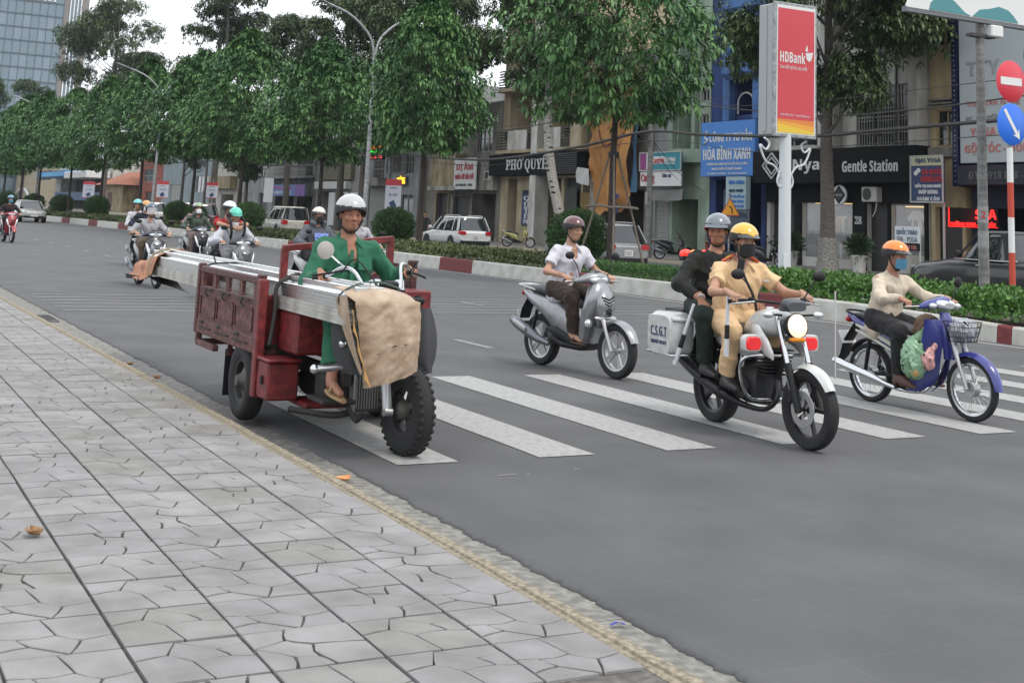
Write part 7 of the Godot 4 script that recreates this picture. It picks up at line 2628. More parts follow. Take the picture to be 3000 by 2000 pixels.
		put(B.new().loft([rz(V(0.27 * s, 0.75, 0.29), 0.07, 0.054, 16, 4.0), rz(V(0.27 * s, 0.75, 0.315), 0.058, 0.044, 16, 3.4)]), "lamp_lens", mt("lens_red_lit", Color(0.5, 0.03, 0.035), 0.2, 0.0, {"glow": Color(1.0, 0.12, 0.12), "ge": 0.22}), lp)
	# pegs, mudguard
	b = B.new()
	b.tube([V(-0.28, 0.34, -0.2), V(0.28, 0.34, -0.2)], 0.016, 8)
	b.tube([V(-0.27, 0.4, -0.5), V(0.27, 0.4, -0.5)], 0.014, 8)
	put(b, "foot_peg", dk, o)
	fender(o, V(0, R, -L), R + 0.06, 1.2, 2.9, 0.075, dk, "rear_fender")
	put(B.new().loft([rz(V(0, 0.76, -0.88), 0.07, 0.025, 10), rz(V(0, 0.55, -1.0), 0.08, 0.012, 10), rz(V(0, 0.4, -1.05), 0.075, 0.008, 10)]), "mudguard", dk, o)
	# side box with lettering (rear right), rack
	var bb := Basis(V(0, 1, 0), 0.0)
	b = B.new()
	b.loft([rx(V(-0.24, 0.72, -0.86), 0.2, 0.165, 20, 4.5), rx(V(-0.28, 0.72, -0.86), 0.225, 0.185, 20, 4.5), rx(V(-0.42, 0.72, -0.86), 0.225, 0.185, 20, 4.5), rx(V(-0.47, 0.71, -0.86), 0.195, 0.16, 20, 4.5)])
	var bo := put(b, "side_box", white, o)
	put(B.new().loft([rx(V(-0.24, 0.845, -0.86), 0.235, 0.02, 20, 4.5), rx(V(-0.43, 0.845, -0.86), 0.24, 0.02, 20, 4.5), rx(V(-0.455, 0.845, -0.86), 0.22, 0.016, 20, 4.5)]), "box_rim", mt("box_grey", Color(0.4, 0.42, 0.43), 0.4), bo)
	var ink := mt("police_ink", Color(0.02, 0.03, 0.1), 0.5)
	var fx := Transform3D(Basis(V(0, 0, 1), V(0, 1, 0), V(-1, 0, 0)), V(-0.472, 0.735, -0.86))
	text("C.S.G.T", 0.27, 0.085, bo, ink, fx, 0.004)
	text("TRAFFIC POLICE", 0.27, 0.03, bo, ink, Transform3D(fx.basis, V(-0.472, 0.645, -0.86)), 0.004)
	put(B.new().tube([V(-0.22, 0.56, -1.08), V(-0.46, 0.55, -1.08), V(-0.46, 0.55, -0.64), V(-0.22, 0.56, -0.64)], 0.012, 7), "box_rack", chrome(), o)
	put(B.new().box(V(0, 0.9, -1.0), V(0.5, 0.03, 0.3), 0.01), "rear_rack", dk, o)
	# lamp post with red and amber beacons at the back
	put(B.new().tube([V(0.1, 0.85, -1.02), V(0.1, 1.5, -1.02)], [0.02, 0.018], 8), "beacon_post", dk, o)
	b = B.new()
	for i in 12:
		b.tube([V(0.1, 1.5 + 0.018 * i, -1.02), V(0.1, 1.51 + 0.018 * i, -1.02)], [0.026, 0.024], 10)
	put(b, "siren_stack", dk, o)
	put(B.new().box(V(-0.02, 1.36, -1.02), V(0.3, 0.05, 0.1), 0.015), "beacon_base", dk, o)
	for i in 3:
		put(B.new().ball(V(-0.12 + 0.1 * i, 1.395, -1.02), V(0.055, 0.04, 0.055), 12, 8), "beacon_lens", mt("beacon_red", Color(0.8, 0.05, 0.03), 0.25, 0.0, {"glow": Color(1.0, 0.1, 0.06), "ge": 1.6}) if i != 1 else mt("beacon_amber", Color(0.9, 0.4, 0.1), 0.25, 0.0, {"glow": Color(1.0, 0.5, 0.15), "ge": 2.2}), o)
	var ol := OmniLight3D.new()
	ol.name = "beacon_glow"
	ol.light_color = Color(1.0, 0.12, 0.08)
	ol.light_energy = 0.035
	ol.light_size = 0.08
	ol.omni_range = 20.0
	ol.omni_attenuation = 2.0
	ol.shadow_enabled = true
	ol.position = V(-0.02, 1.47, -0.98)
	o.add_child(ol)
	# tall thin front marker rod
	put(B.new().tube([V(0.36, 0.5, 0.5), V(0.36, 1.18, 0.5)], 0.006, 6), "marker_rod", mt("rod_clear", Color(0.45, 0.45, 0.44), 0.3), o)
	return o
# ---------- cargo tricycle with its load ----------
func tricycle() -> void:
	var maroon := mt("maroon", Color(0.13, 0.035, 0.032), 0.6, 0.0, {"t": noise("rusty", 0.025, Color(0.45, 0.4, 0.38), grey(1.0), 512, 6), "k": 1.1})
	var pinkd := mt("faded_maroon", Color(0.2, 0.085, 0.075), 0.75, 0.0, {"t": noise("rusty", 0.025, Color(0.45, 0.4, 0.38), grey(1.0), 512, 6), "k": 0.9})
	var redm := mt("trike_red", Color(0.24, 0.022, 0.024), 0.5, 0.0, {"t": noise("rusty2", 0.02, Color(0.5, 0.46, 0.44), grey(1.0), 512, 5), "k": 1.0})
	var dk := blackp()
	var dirt := mt("dirty_iron", Color(0.03, 0.027, 0.025), 0.8, 0.2)
	O = V(3.62, 0, -9.7)
	var o := thing("cargo_tricycle", "maroon motor tricycle with a steel cargo bed carrying long metal profiles", "tricycle", O)
	var X0 := 2.98
	var X1 := 4.26
	var Z0 := -11.4
	var Z1 := -9.6
	# bed floor and frame
	wb("bed_floor", dirt, o, X0 + 0.02, X1 - 0.02, 0.58, 0.61, Z0, Z1)
	for x in [X0, X1 - 0.06]:
		wb("bed_rail", pinkd, o, x, x + 0.06, 0.54, 0.66, Z0 + 0.02, Z1 + 0.02, 0.008)
	for s in 2:
		var x: float = [X0 + 0.008, X1 - 0.046][s]
		wb("side_panel", pinkd, o, x, x + 0.03, 0.66, 0.9, Z0 + 0.05, Z1 - 0.06)
		wb("middle_rail", maroon, o, x - 0.004, x + 0.036, 0.895, 0.945, Z0 + 0.03, Z1 - 0.04, 0.006)
		wb("top_rail", maroon, o, x - 0.008, x + 0.04, 1.055, 1.11, Z0 + 0.03, Z1 - 0.04, 0.008)
		for k in 5:
			var z := lerpf(Z0 + 0.1, Z1 - 0.12, k / 4.0)
			wb("slot_post", pinkd, o, x, x + 0.03, 0.945, 1.055, z - 0.045, z + 0.045, 0.004)
		for k in 3:
			var za := lerpf(Z0 + 0.1, Z1 - 0.1, k / 3.0) + 0.03
			var zb := lerpf(Z0 + 0.1, Z1 - 0.1, (k + 1) / 3.0) - 0.03
			var e := nb()
			var xx: float = x - 0.006 if s == 0 else x + 0.036
			e.box(V(xx, 0.865, (za + zb) / 2), V(0.012, 0.014, zb - za))
			e.box(V(xx, 0.7, (za + zb) / 2), V(0.012, 0.014, zb - za))
			e.box(V(xx + 0.001, 0.782, za), V(0.01, 0.15, 0.014))
			e.box(V(xx + 0.001, 0.782, zb), V(0.01, 0.15, 0.014))
			put(e, "pressed_ridge", maroon, o)
			put(nb().tube([V(xx - 0.01, 0.925, za + 0.1), V(xx - 0.012, 0.925, zb - 0.1)], 0.007, 6), "latch_rod", dirt, o)
			put(nb().tube(arc([V(xx - 0.012, 0.935, (za + zb) / 2), V(xx - 0.03, 0.9, (za + zb) / 2), V(xx - 0.012, 0.87, (za + zb) / 2 + 0.02)], 3), 0.007, 6), "latch_hook", dirt, o)
			put(nb().tube([V(xx, 0.645, za + 0.05), V(xx, 0.645, za + 0.15)], 0.014, 8), "hinge", dirt, o)
			put(nb().tube([V(xx - 0.012, 0.6, za + 0.02), V(xx - 0.014, 0.605, zb - 0.06)], 0.006, 6), "tie_rod", dirt, o)
		for z in [Z0 + 0.02, Z1 - 0.03]:
			wb("corner_post", maroon, o, x - 0.015, x + 0.05, 0.54, 1.13, z - 0.035, z + 0.035, 0.008)
	wb("tail_gate", maroon, o, X0 + 0.04, X1 - 0.04, 0.62, 1.08, Z0 - 0.01, Z0 + 0.02, 0.006)
	wb("front_board", redm, o, X0 + 0.05, X1 - 0.05, 0.6, 0.98, Z1 - 0.06, Z1 - 0.03, 0.006)
	# tall channel at the near front corner, tool box
	wb("corner_channel", redm, o, X0 - 0.02, X0 + 0.05, 0.24, 1.1, Z1, Z1 + 0.09, 0.01)
	wb("tool_box", redm, o, X0 + 0.0, X0 + 0.24, 0.25, 0.52, Z1 + 0.1, Z1 + 0.36, 0.015)
	wb("tool_box_lid", redm, o, X0 - 0.012, X0 + 0.25, 0.52, 0.545, Z1 + 0.09, Z1 + 0.38, 0.008)
	put(nb().tube([V(X0 - 0.01, 0.36, Z1 + 0.25), V(X0 - 0.01, 0.42, Z1 + 0.25)], 0.014, 6), "tool_box_hasp", dirt, o)
	wb("under_tray", redm, o, X0 + 0.25, X0 + 0.6, 0.21, 0.25, Z1 + 0.1, Z1 + 0.5, 0.01)
	# headboard frame
	var hb := nb()
	hb.bar(V(3.18, 0.62, -9.66), V(3.18, 1.335, -9.66), 0.05, 0.055, 0.006)
	hb.bar(V(3.16, 1.33, -9.66), V(4.08, 1.43, -9.66), 0.055, 0.05, 0.006)
	hb.bar(V(4.06, 0.62, -9.66), V(4.06, 1.42, -9.66), 0.05, 0.055, 0.006)
	put(hb, "headboard_frame", redm, o)
	put(nb().bar(V(3.62, 1.0, -9.66), V(4.06, 1.2, -9.66), 0.03, 0.03), "headboard_brace", redm, o)
	wb("far_corner_post", maroon, o, 4.2, 4.26, 0.6, 1.27, Z1 - 0.02, Z1 + 0.06, 0.01)
	wb("far_box", redm, o, 4.0, 4.26, 0.78, 1.05, Z1 + 0.05, Z1 + 0.35, 0.012)
	put(nb().bar(V(4.1, 1.22, -9.6), V(4.26, 1.25, -11.2), 0.04, 0.04), "far_rail", maroon, o)
	# rear loop bumper and mud flaps
	var rl := nb()
	for a in [[V(X0 + 0.03, 0.46, Z0 + 0.05), V(X0 + 0.03, 0.6, Z0 + 0.05)], [V(X0 + 0.03, 0.46, Z0 + 0.04), V(X0 + 0.03, 0.46, Z0 + 0.62)], [V(X0 + 0.03, 0.46, Z0 + 0.05), V(X1 - 0.03, 0.46, Z0 + 0.05)], [V(X1 - 0.03, 0.46, Z0 + 0.05), V(X1 - 0.03, 0.6, Z0 + 0.05)]]:
		rl.bar(a[0], a[1], 0.05, 0.05, 0.005)
	put(rl, "rear_bumper", pinkd, o)
	for x in [X0 + 0.09, X1 - 0.09]:
		wb("mud_flap", dk, o, x - 0.09, x + 0.09, 0.14, 0.5, -10.38, -10.37)
		put(nb().bar(V(x - 0.06, 0.58, -10.35), V(x - 0.06, 0.45, -10.36), 0.02, 0.04), "flap_stay", maroon, o)
		wb("wheel_guard", maroon, o, x - 0.09, x + 0.09, 0.36, 0.58, -9.66, -9.6, 0.006)
	# wheels
	var rim := mt("rim_dark", Color(0.03, 0.03, 0.03), 0.6, 0.4)
	for x in [X0 + 0.085, X1 - 0.085]:
		var k := wheel(o, V(x, 0.3, -10.02) - O, 0.3, 0.075, 0.165, "disc", rim, 0.0, 36)
		var d := B.new()
		d.x = Transform3D(Basis(V(0, 0, 1), PI / 2), Vector3.ZERO)
		d.lathe([Vector2(0.16, 0.02), Vector2(0.12, 0.0), Vector2(0.075, 0.03), Vector2(0.05, 0.05), Vector2(0.04, 0.085), Vector2(0.0, 0.09)], 20)
		put(d, "hub", mt("hub_greasy", Color(0.09, 0.085, 0.075), 0.6, 0.4), k)
	var fw := wheel(o, V(3.71, 0.3, -8.36) - O, 0.3, 0.068, 0.17, "five", rim, 0.1, 40)
	var lug := B.new()
	lug.box(Vector3.ZERO, V(0.03, 0.016, 0.028), 0.005)
	var lm := lug.mesh()
	for i in 34:
		var a := TAU * i / 34
		for s in [-1.0, 1.0]:
			var aa: float = a + (0.09 if s > 0 else 0.0)
			inst(lm, "tread_lug", rubber(), fw, Transform3D(Basis(V(1, 0, 0), aa) * Basis(V(0, 0, 1), -0.35 * s), V(0.048 * s, cos(aa) * 0.293, sin(aa) * 0.293)))
	var fh := B.new()
	fh.x = Transform3D(Basis(V(0, 0, 1), PI / 2), Vector3.ZERO)
	fh.lathe([Vector2(0.06, -0.06), Vector2(0.07, 0.0), Vector2(0.065, 0.05), Vector2(0.04, 0.075), Vector2(0, 0.08)], 18)
	put(fh, "hub", mats["hub_greasy"], fw)
	# fork
	for x in [3.57, 3.85]:
		put(nb().tube([V(x, 0.3, -8.38), V(x, 0.62, -8.47)], [0.034, 0.034], 12), "fork_slider", mt("fork_pale", Color(0.36, 0.37, 0.38), 0.35, 0.6), o)
		put(nb().tube([V(x, 0.6, -8.465), V(x, 1.05, -8.6)], 0.024, 10), "fork_tube", dk, o)
		put(nb().tube([V(x - 0.03, 0.29, -8.37), V(x + 0.03, 0.29, -8.37)], 0.03, 8), "axle_clamp", steel(), o)
	put(nb().box(V(3.71, 1.02, -8.59), V(0.36, 0.05, 0.1), 0.015), "fork_crown", dk, o)
	# black plastic leg shields
	for s in 2:
		var pl := nb()
		var xa: float = [3.27, 3.86][s]
		var rows := []
		for i in 6:
			var f := i / 5.0
			var row := []
			for j in 4:
				var u := j / 3.0
				var hw: float = [0.06, 0.1, 0.115, 0.115, 0.1, 0.07][i]
				row.append(V(xa + (u - 0.5) * 2.0 * hw + [0.05, 0.01][s] * (1 - f), lerpf(0.54, 0.98, f), -8.36 - 0.12 * pow(absf(u - 0.5) * 2.0, 2.0) - 0.06 * f))
			rows.append(row)
		rows.reverse()
		put(pl.sheet(rows, 0.012), "leg_shield", mt("shield_grey", Color(0.035, 0.036, 0.038), 0.6), o)
	# seat box, engine, radiator
	wb("seat_box", redm, o, 3.14, 4.0, 0.58, 0.88, -9.56, -9.14, 0.02)
	wb("driver_seat", dk, o, 3.3, 3.9, 0.86, 0.93, -9.54, -9.05, 0.03)
	wb("fuel_tank", redm, o, 3.46, 3.8, 0.72, 0.92, -9.02, -8.66, 0.06)
	wb("engine", dirt, o, 3.42, 3.85, 0.26, 0.56, -9.3, -8.86, 0.04)
	wb("gear_case", dirt, o, 3.3, 3.5, 0.28, 0.48, -9.15, -8.9, 0.04)
	wb("chassis_rail", dirt, o, 3.36, 3.42, 0.42, 0.52, -11.3, -8.7)
	wb("chassis_rail", dirt, o, 3.82, 3.88, 0.42, 0.52, -11.3, -8.7)
	put(nb().tube([V(X0 + 0.1, 0.3, -10.02), V(X1 - 0.1, 0.3, -10.02)], 0.05, 10), "rear_axle", dirt, o)
	put(nb().ball(V(3.62, 0.3, -10.02), V(0.14, 0.13, 0.13)), "differential", dirt, o)
	for x in [3.1, 4.14]:
		for k in 3:
			put(nb().bar(V(x + 0.1 * signf(3.6 - x), 0.4 + 0.02 * k, -10.5 + 0.08 * k), V(x + 0.1 * signf(3.6 - x), 0.4 + 0.02 * k, -9.6 - 0.08 * k), 0.05, 0.014), "leaf_spring", dirt, o)
	wb("radiator", mt("radiator_grey", Color(0.06, 0.062, 0.065), 0.5, 0.5), o, 3.46, 3.72, 0.24, 0.5, -8.78, -8.72, 0.006)
	for k in 12:
		wb("radiator_fin", steel(), o, 3.47 + 0.02 * k, 3.476 + 0.02 * k, 0.26, 0.48, -8.719, -8.714)
	wb("radiator_edge", steel(), o, 3.445, 3.465, 0.24, 0.52, -8.79, -8.71, 0.004)
	wb("foot_board", dirt, o, 3.2, 3.45, 0.3, 0.33, -9.0, -8.66, 0.008)
	put(nb().tube(arc([V(3.38, 0.33, -8.72), V(3.42, 0.24, -8.66), V(3.44, 0.2, -8.6), V(3.46, 0.26, -8.56)], 4), 0.018, 8), "brake_pedal", dirt, o)
	put(nb().tube(arc([V(3.06, 0.24, -8.95), V(3.3, 0.22, -8.75), V(3.44, 0.24, -8.72)], 4), 0.022, 8), "foot_rail", dirt, o)
	put(nb().tube([V(3.07, 0.565, -8.5), V(3.34, 0.595, -8.46)], 0.028, 12), "crash_bar", chrome(), o)
	put(nb().ball(V(3.07, 0.565, -8.5), V(0.034, 0.034, 0.034)), "crash_bar_cap", chrome(), o)
	put(nb().ball(V(3.23, 0.74, -8.42), V(0.028, 0.028, 0.03)), "indicator", chrome(), o)
	# handlebars, gauges, mirror
	put(nb().tube(arc([V(3.21, 1.145, -8.98), V(3.26, 1.17, -8.88), V(3.31, 1.235, -8.74), V(3.38, 1.215, -8.68), V(3.46, 1.1, -8.62), V(3.62, 1.05, -8.6), V(3.72, 1.1, -8.62), V(3.74, 1.26, -8.68), V(3.8, 1.26, -8.72), V(3.96, 1.175, -8.92)], 4), 0.013, 9), "handlebar", chrome(), o)
	for s in 2:
		put(nb().tube([V([3.25, 3.88][s], [1.165, 1.21][s], -8.9 + 0.06 * s), V([3.2, 3.97][s], [1.14, 1.17][s], -9.01 + 0.06 * s)], 0.02, 9), "grip", dk, o)
		put(nb().tube(arc([V([3.3, 3.8][s], 1.22, -8.7), V([3.25, 3.9][s], 1.2, -8.74), V([3.14, 4.02][s], 1.17, -8.86)], 3), 0.009, 6), "lever", dk, o)
		put(nb().tube(arc([V([3.3, 3.82][s], 1.2, -8.72), V([3.36, 3.84][s], 1.3, -8.6), V([3.5, 3.7][s], 1.12, -8.5)], 4), 0.006, 5), "control_cable", dk, o)
		var gg := nb()
		gg.x = gg.x * Transform3D(Basis(V(1, 0, 0), -0.5), V([3.5, 3.68][s], 1.12, -8.57))
		gg.lathe([Vector2(0.0, -0.05), Vector2(0.045, -0.045), Vector2(0.05, 0.02), Vector2(0.054, 0.03), Vector2(0.046, 0.034), Vector2(0.0, 0.03)], 18)
		put(gg, "gauge", chrome(), o)
	put(nb().tube([V(3.33, 1.235, -8.74), V(3.17, 1.35, -8.7)], 0.007, 6), "mirror_stalk", chrome(), o)
	var mr := nb()
	mr.x = mr.x * Transform3D(Basis(V(1, 0, 0), PI / 2), V(3.165, 1.355, -8.71))
	mr.lathe([Vector2(0, -0.012), Vector2(0.05, -0.012), Vector2(0.064, 0.0), Vector2(0.062, 0.012), Vector2(0.04, 0.022), Vector2(0, 0.026)], 22)
	put(mr, "mirror", mt("mirror_back", Color(0.3, 0.29, 0.26), 0.6), o)
	put(nb().box(V(3.6, 1.13, -8.52), V(0.1, 0.06, 0.1), 0.015), "switch_box", dk, o)
	# --- the bundle of steel profiles
	O = V(3.27, 0.87, -11.1)
	var bd := thing("steel_profile_bundle", "long bundle of shiny galvanised steel profiles tied over the tricycle bed", "metal profiles", O)
	var zinc := [mt("zinc_a", Color(0.72, 0.75, 0.75), 0.26, 1.0), mt("zinc_b", Color(0.58, 0.62, 0.62), 0.33, 1.0), mt("zinc_c", Color(0.85, 0.87, 0.87), 0.22, 1.0)]
	var dull := mt("zinc_dull", Color(0.55, 0.54, 0.49), 0.5, 0.35, {"t": noise("zd", 0.02, grey(0.7), grey(1.0)), "k": 0.8})
	var prof := B.new()
	prof.sm(false)
	# a C section 60 mm wide, 24 mm high, with rolled lips
	var sec := [V(-0.03, 0.0, 0), V(0.03, 0.0, 0), V(0.03, 0.024, 0), V(0.018, 0.024, 0), V(0.016, 0.0215, 0), V(-0.016, 0.0215, 0), V(-0.018, 0.024, 0), V(-0.03, 0.024, 0)]
	var s0 := []
	var s1 := []
	for p in sec:
		s0.append(p + V(0, 0, -3.0))
		s1.append(p + V(0, 0, 3.0))
	prof.loft([s0, s1], true, false)
	var pm := prof.mesh()
	for r in 9:
		for ci in 5:
			if r > 6 and ci == 0:
				continue
			inst(pm, "steel_profile", dull if r < 4 else zinc[(r * 3 + ci * 2) % 3], bd, Transform3D(Basis(V(0, 0, 1), PI) if r % 2 else Basis.IDENTITY, V(3.155 + 0.0615 * ci + rng.randf_range(-0.003, 0.003), 0.885 + 0.0252 * r + (0.024 if r % 2 else 0.0), -11.14 + rng.randf_range(-0.03, 0.03)) - O))
	# wide lipped channels on top
	for q in [[3.155, 1.062, 0.028], [3.235, 1.112, 0.05], [3.345, 1.113, 0.048], [3.27, 1.139, 0.022]]:
		put(nb().box(V(q[0], q[1] + 0.012, -11.14), V(q[2] * 2, 0.024, 6.0), 0.004), "steel_profile", zinc[2], bd)
	# dark strap near the bed front, cord at the bed's back corner
	var blk := mt("strap_black", Color(0.03, 0.03, 0.027), 0.8)
	O = V(3.2, 0.6, -9.5)
	var sp := thing("lashing_strap", "dark rubber strap lashing the profiles at the front of the bed", "strap", O)
	var pts := arc([V(3.06, 0.62, -9.5), V(3.09, 0.85, -9.52), V(3.095, 1.03, -9.54), V(3.14, 1.095, -9.53), V(3.26, 1.145, -9.5), V(3.4, 1.15, -9.48), V(3.46, 1.0, -9.48), V(3.46, 0.66, -9.5)], 4)
	var sr := []
	for i in pts.size():
		sr.append(pts[i])
	put(nb().tube(sr, 0.017, 8), "strap", blk, sp)
	put(nb().tube(arc([V(3.4, 1.15, -9.48), V(3.3, 1.16, -9.3), V(3.55, 1.2, -9.2), V(3.7, 1.2, -9.5)], 4), 0.006, 5), "loose_end", blk, sp)
	O = V(3.1, 1.1, -11.3)
	var cd := thing("tie_rope", "black cord knotted over the profiles at the bed's back corner", "cord", O)
	put(nb().tube(arc([V(3.02, 1.1, -11.33), V(3.08, 1.13, -11.3), V(3.2, 1.14, -11.25), V(3.35, 1.15, -11.1), V(3.5, 1.1, -11.0)], 4), 0.009, 6), "cord", blk, cd)
	put(nb().tube(arc([V(3.1, 1.13, -11.3), V(3.08, 1.2, -11.32), V(3.1, 1.22, -11.28)], 4), 0.007, 5), "cord_end", blk, cd)
	# orange plastic sheet over the rear end, black flap under it
	O = V(3.2, 0.87, -14.0)
	var os := thing("orange_sheet", "orange plastic sheet wrapped round the rear end of the steel profiles", "plastic sheet", O)
	var nzz := FastNoiseLite.new()
	nzz.frequency = 2.0
	var rows := []
	for i in 13:
		var f := i / 12.0
		var row := []
		# profile round the bundle: near bottom edge, near side, top
		var path := [V(3.0, 0.86, 0), V(3.07, 0.9, 0), V(3.095, 1.0, 0), V(3.12, 1.085, 0), V(3.22, 1.14, 0), V(3.34, 1.155, 0), V(3.44, 1.13, 0)]
		for j in 7:
			var p: Vector3 = path[j]
			var z := lerpf(-13.55 - 0.08 * (6 - j) * 0.2, -14.35, f) - 0.05 * float(j < 3) * f
			var close: float = pow(f, 1.6) * 0.55
			p = p.lerp(V(2.98, 0.87, 0), close * (1.0 if j > 1 else 0.6))
			row.append(V(p.x + 0.03 * nzz.get_noise_2d(j * 0.9, f * 4.0), p.y + 0.035 * nzz.get_noise_2d(j * 1.1 + 9.0, f * 5.0) - 0.03 * sin(PI * f), z))
		rows.append(row)
	put(nb().sheet(rows, 0.004), "sheet", mt("sheet_orange", Color(0.5, 0.19, 0.08), 0.55, 0.0, {"t": noise("sheetn", 0.02, grey(0.62), grey(1.0), 256, 5), "k": 1.2, "back": Color(0.15, 0.05, 0.02)}), os)
	put(nb().tube(arc([V(3.06, 0.87, -13.72), V(3.05, 0.96, -13.74), V(3.1, 1.09, -13.78), V(3.24, 1.16, -13.75), V(3.4, 1.15, -13.7)], 4), 0.012, 6), "binding_cord", mt("cord_tan", Color(0.25, 0.2, 0.12), 0.9), os)
	var fl := []
	for i in 7:
		var f := i / 6.0
		var row := []
		for j in 4:
			row.append(V(3.12 + 0.08 * j + 0.1 * f, 0.862 - 0.11 * f * (0.5 + 0.25 * j) - 0.02 * sin(f * 3.0), lerpf(-14.0 + 0.05 * j, -13.45 - 0.04 * j, f)))
		fl.append(row)
	put(nb().sheet(fl, 0.004), "black_flap", mt("flap_black", Color(0.02, 0.02, 0.018), 0.7), os)
	put(nb().sheet([[V(2.95, 0.87, -14.35), V(3.02, 0.86, -14.1), V(3.08, 0.85, -13.9)], [V(2.96, 0.82, -14.32), V(3.03, 0.83, -14.1), V(3.08, 0.84, -13.9)]], 0.004), "black_lining", mats["flap_black"], os)
	# woven sack draped over the front end
	O = V(3.33, 0.5, -8.0)
	var sk := thing("woven_sack", "tan woven plastic sack draped over the front of the load and headlight", "sack", O)
	rows = []
	for i in 25:
		var f := i / 24.0
		var row := []
		for j in 15:
			var u := j / 14.0
			var top := V(lerpf(3.1, 3.62, u), 1.115 + 0.03 * sin(PI * u) - 0.03 * u, -8.32)
			var x: float = lerpf(lerpf(3.13, 3.27, f), lerpf(3.625, 3.64, f), u)
			var y: float
			var z: float
			if f < 0.2:
				var g := f / 0.2
				y = top.y + 0.012 * sin(g * PI) - 0.055 * g * g * (1.0 + 0.3 * absf(u - 0.5))
				z = lerpf(-8.36, -7.99, g)
				x = lerpf(lerpf(3.12, 3.13, g), lerpf(3.6, 3.625, g), u)
			else:
				var g2 := (f - 0.2) / 0.8
				var bot: float = lerpf(0.49, 0.59, u) + 0.012 * nzz.get_noise_2d(u * 12.0, 3.0)
				y = lerpf(1.06 - 0.02 * absf(u - 0.4), bot, g2)
				z = -7.99 + 0.035 * sin(g2 * 2.6) - 0.05 * g2
			z += 0.018 * nzz.get_noise_2d(u * 7.0, f * 9.0) + 0.01 * nzz.get_noise_2d(u * 16.0, f * 20.0 + 5.0) - 0.07 * pow(absf(u - 0.5) * 2.0, 3.0)
			row.append(V(x + 0.008 * nzz.get_noise_2d(f * 15.0, u * 4.0), y, z))
		rows.append(row)
	rows.reverse()
	var sackm := mt("sack_tan", Color(0.5, 0.4, 0.3), 0.55, 0.0, {"t": noise("sackn", 0.012, Color(0.72, 0.66, 0.6), grey(1.0), 512, 6), "k": 1.2, "bump": noise("sackb", 0.012, grey(0), grey(1), 512, 4), "bs": 0.8})
	put(nb().sheet(rows, 0.005), "cloth", sackm, sk)
	# side flap turning round the load, frayed edge
	var r5 := []
	for i in 9:
		var f := i / 8.0
		var row := []
		for j in 4:
			var u := j / 3.0
			row.append(V(3.09 + 0.02 * u + lerpf(0.0, 0.14, pow(f, 1.4)), lerpf(1.09, 0.6, f) - 0.01 * j, lerpf(-8.03, -8.3 + 0.2 * f, u)))
		r5.append(row)
	put(nb().sheet(r5, 0.004), "side_flap", sackm, sk)
	var r6 := []
	for i in 9:
		var f := i / 8.0
		r6.append([V(3.13 + 0.15 * pow(f, 1.3), lerpf(1.0, 0.52, f), -8.02), V(3.115 + 0.15 * pow(f, 1.3) + 0.012 * sin(f * 20.0), lerpf(0.99, 0.5, f), -7.985)])
	put(nb().sheet(r6, 0.003), "torn_lining", mt("lining_ochre", Color(0.42, 0.24, 0.08), 0.8), sk)
	put(nb().tube(arc([V(3.12, 1.0, -8.22), V(3.1, 1.08, -8.2), V(3.22, 1.15, -8.2), V(3.4, 1.165, -8.25), V(3.58, 1.12, -8.3)], 4), 0.007, 6), "tie_cord", mt("cord_green", Color(0.05, 0.08, 0.07), 0.8), sk)
	for q in [[3.42, 0.77, 0.03], [3.5, 0.78, 0.012], [3.31, 0.72, 0.012]]:
		put(nb().box(V(q[0], q[1], -7.962), V(q[2], 0.006, 0.004), 0.0, Basis(V(0, 0, 1), 0.3)), "tear", dk, sk)
	# driver
	var dg := cloth("work_green", Color(0.02, 0.125, 0.068))
	var hd := grips(0, 0, 0)
	var dh := [[V(3.93, 1.23, -9.0), V(0.1, -0.2, 1), V(0, 1, 0.2), V(-1, 0, 0), 1.3], [V(3.25, 1.18, -9.0), V(-0.1, -0.2, 1), V(0, 1, 0.2), V(1, 0, 0), 1.3]]
	var C := V(3.55, 0, -9.35)
	for h in dh:
		h[0] -= C
	var dr := person("driver in green work clothes and grey helmet steering the cargo tricycle", C, 0.0, {"hip": V(0.03, 0.99, 0.0), "neck": V(0.0, 1.42, 0.06), "hands": dh, "feet": [[V(0.2, 0.44, 0.55), V(0.21, 0.37, 0.72)], [V(-0.25, 0.45, 0.58), V(-0.24, 0.38, 0.74)]], "knees": [V(0.2, 0.7, 1), V(-0.2, 0.7, 1)], "elbows": [V(0.5, -0.9, -0.2), V(-0.4, -1, -0.3)], "skin": skin("c", Color(0.34, 0.16, 0.1)), "shirt": dg, "trousers": dg, "shoe": mt("sandal_tan", Color(0.3, 0.2, 0.1), 0.8), "sandals": true, "leg": 0.8, "flare": 0.03, "sleeve": 0.95, "loose": 0.018, "open": true, "crease": 0.02, "helmet": mt("helmet_grey", Color(0.36, 0.37, 0.37), 0.3, 0.0, {"coat": 0.6}), "visor": null, "cell": 0.012, "look": V(-0.05, -0.05, 1), "shoulder": 0.19})
	put(B.new().box(V(0.1, 1.25, 0.195), V(0.11, 0.1, 0.006), 0.003, Basis(V(1, 0, 0), -0.3)), "shirt_pocket", dg, dr.get_node("shirt"))
	put(B.new().box(V(0, 1.2, 0.185), V(0.03, 0.3, 0.006), 0.003, Basis(V(1, 0, 0), -0.12)), "button_band", dg, dr.get_node("shirt"))
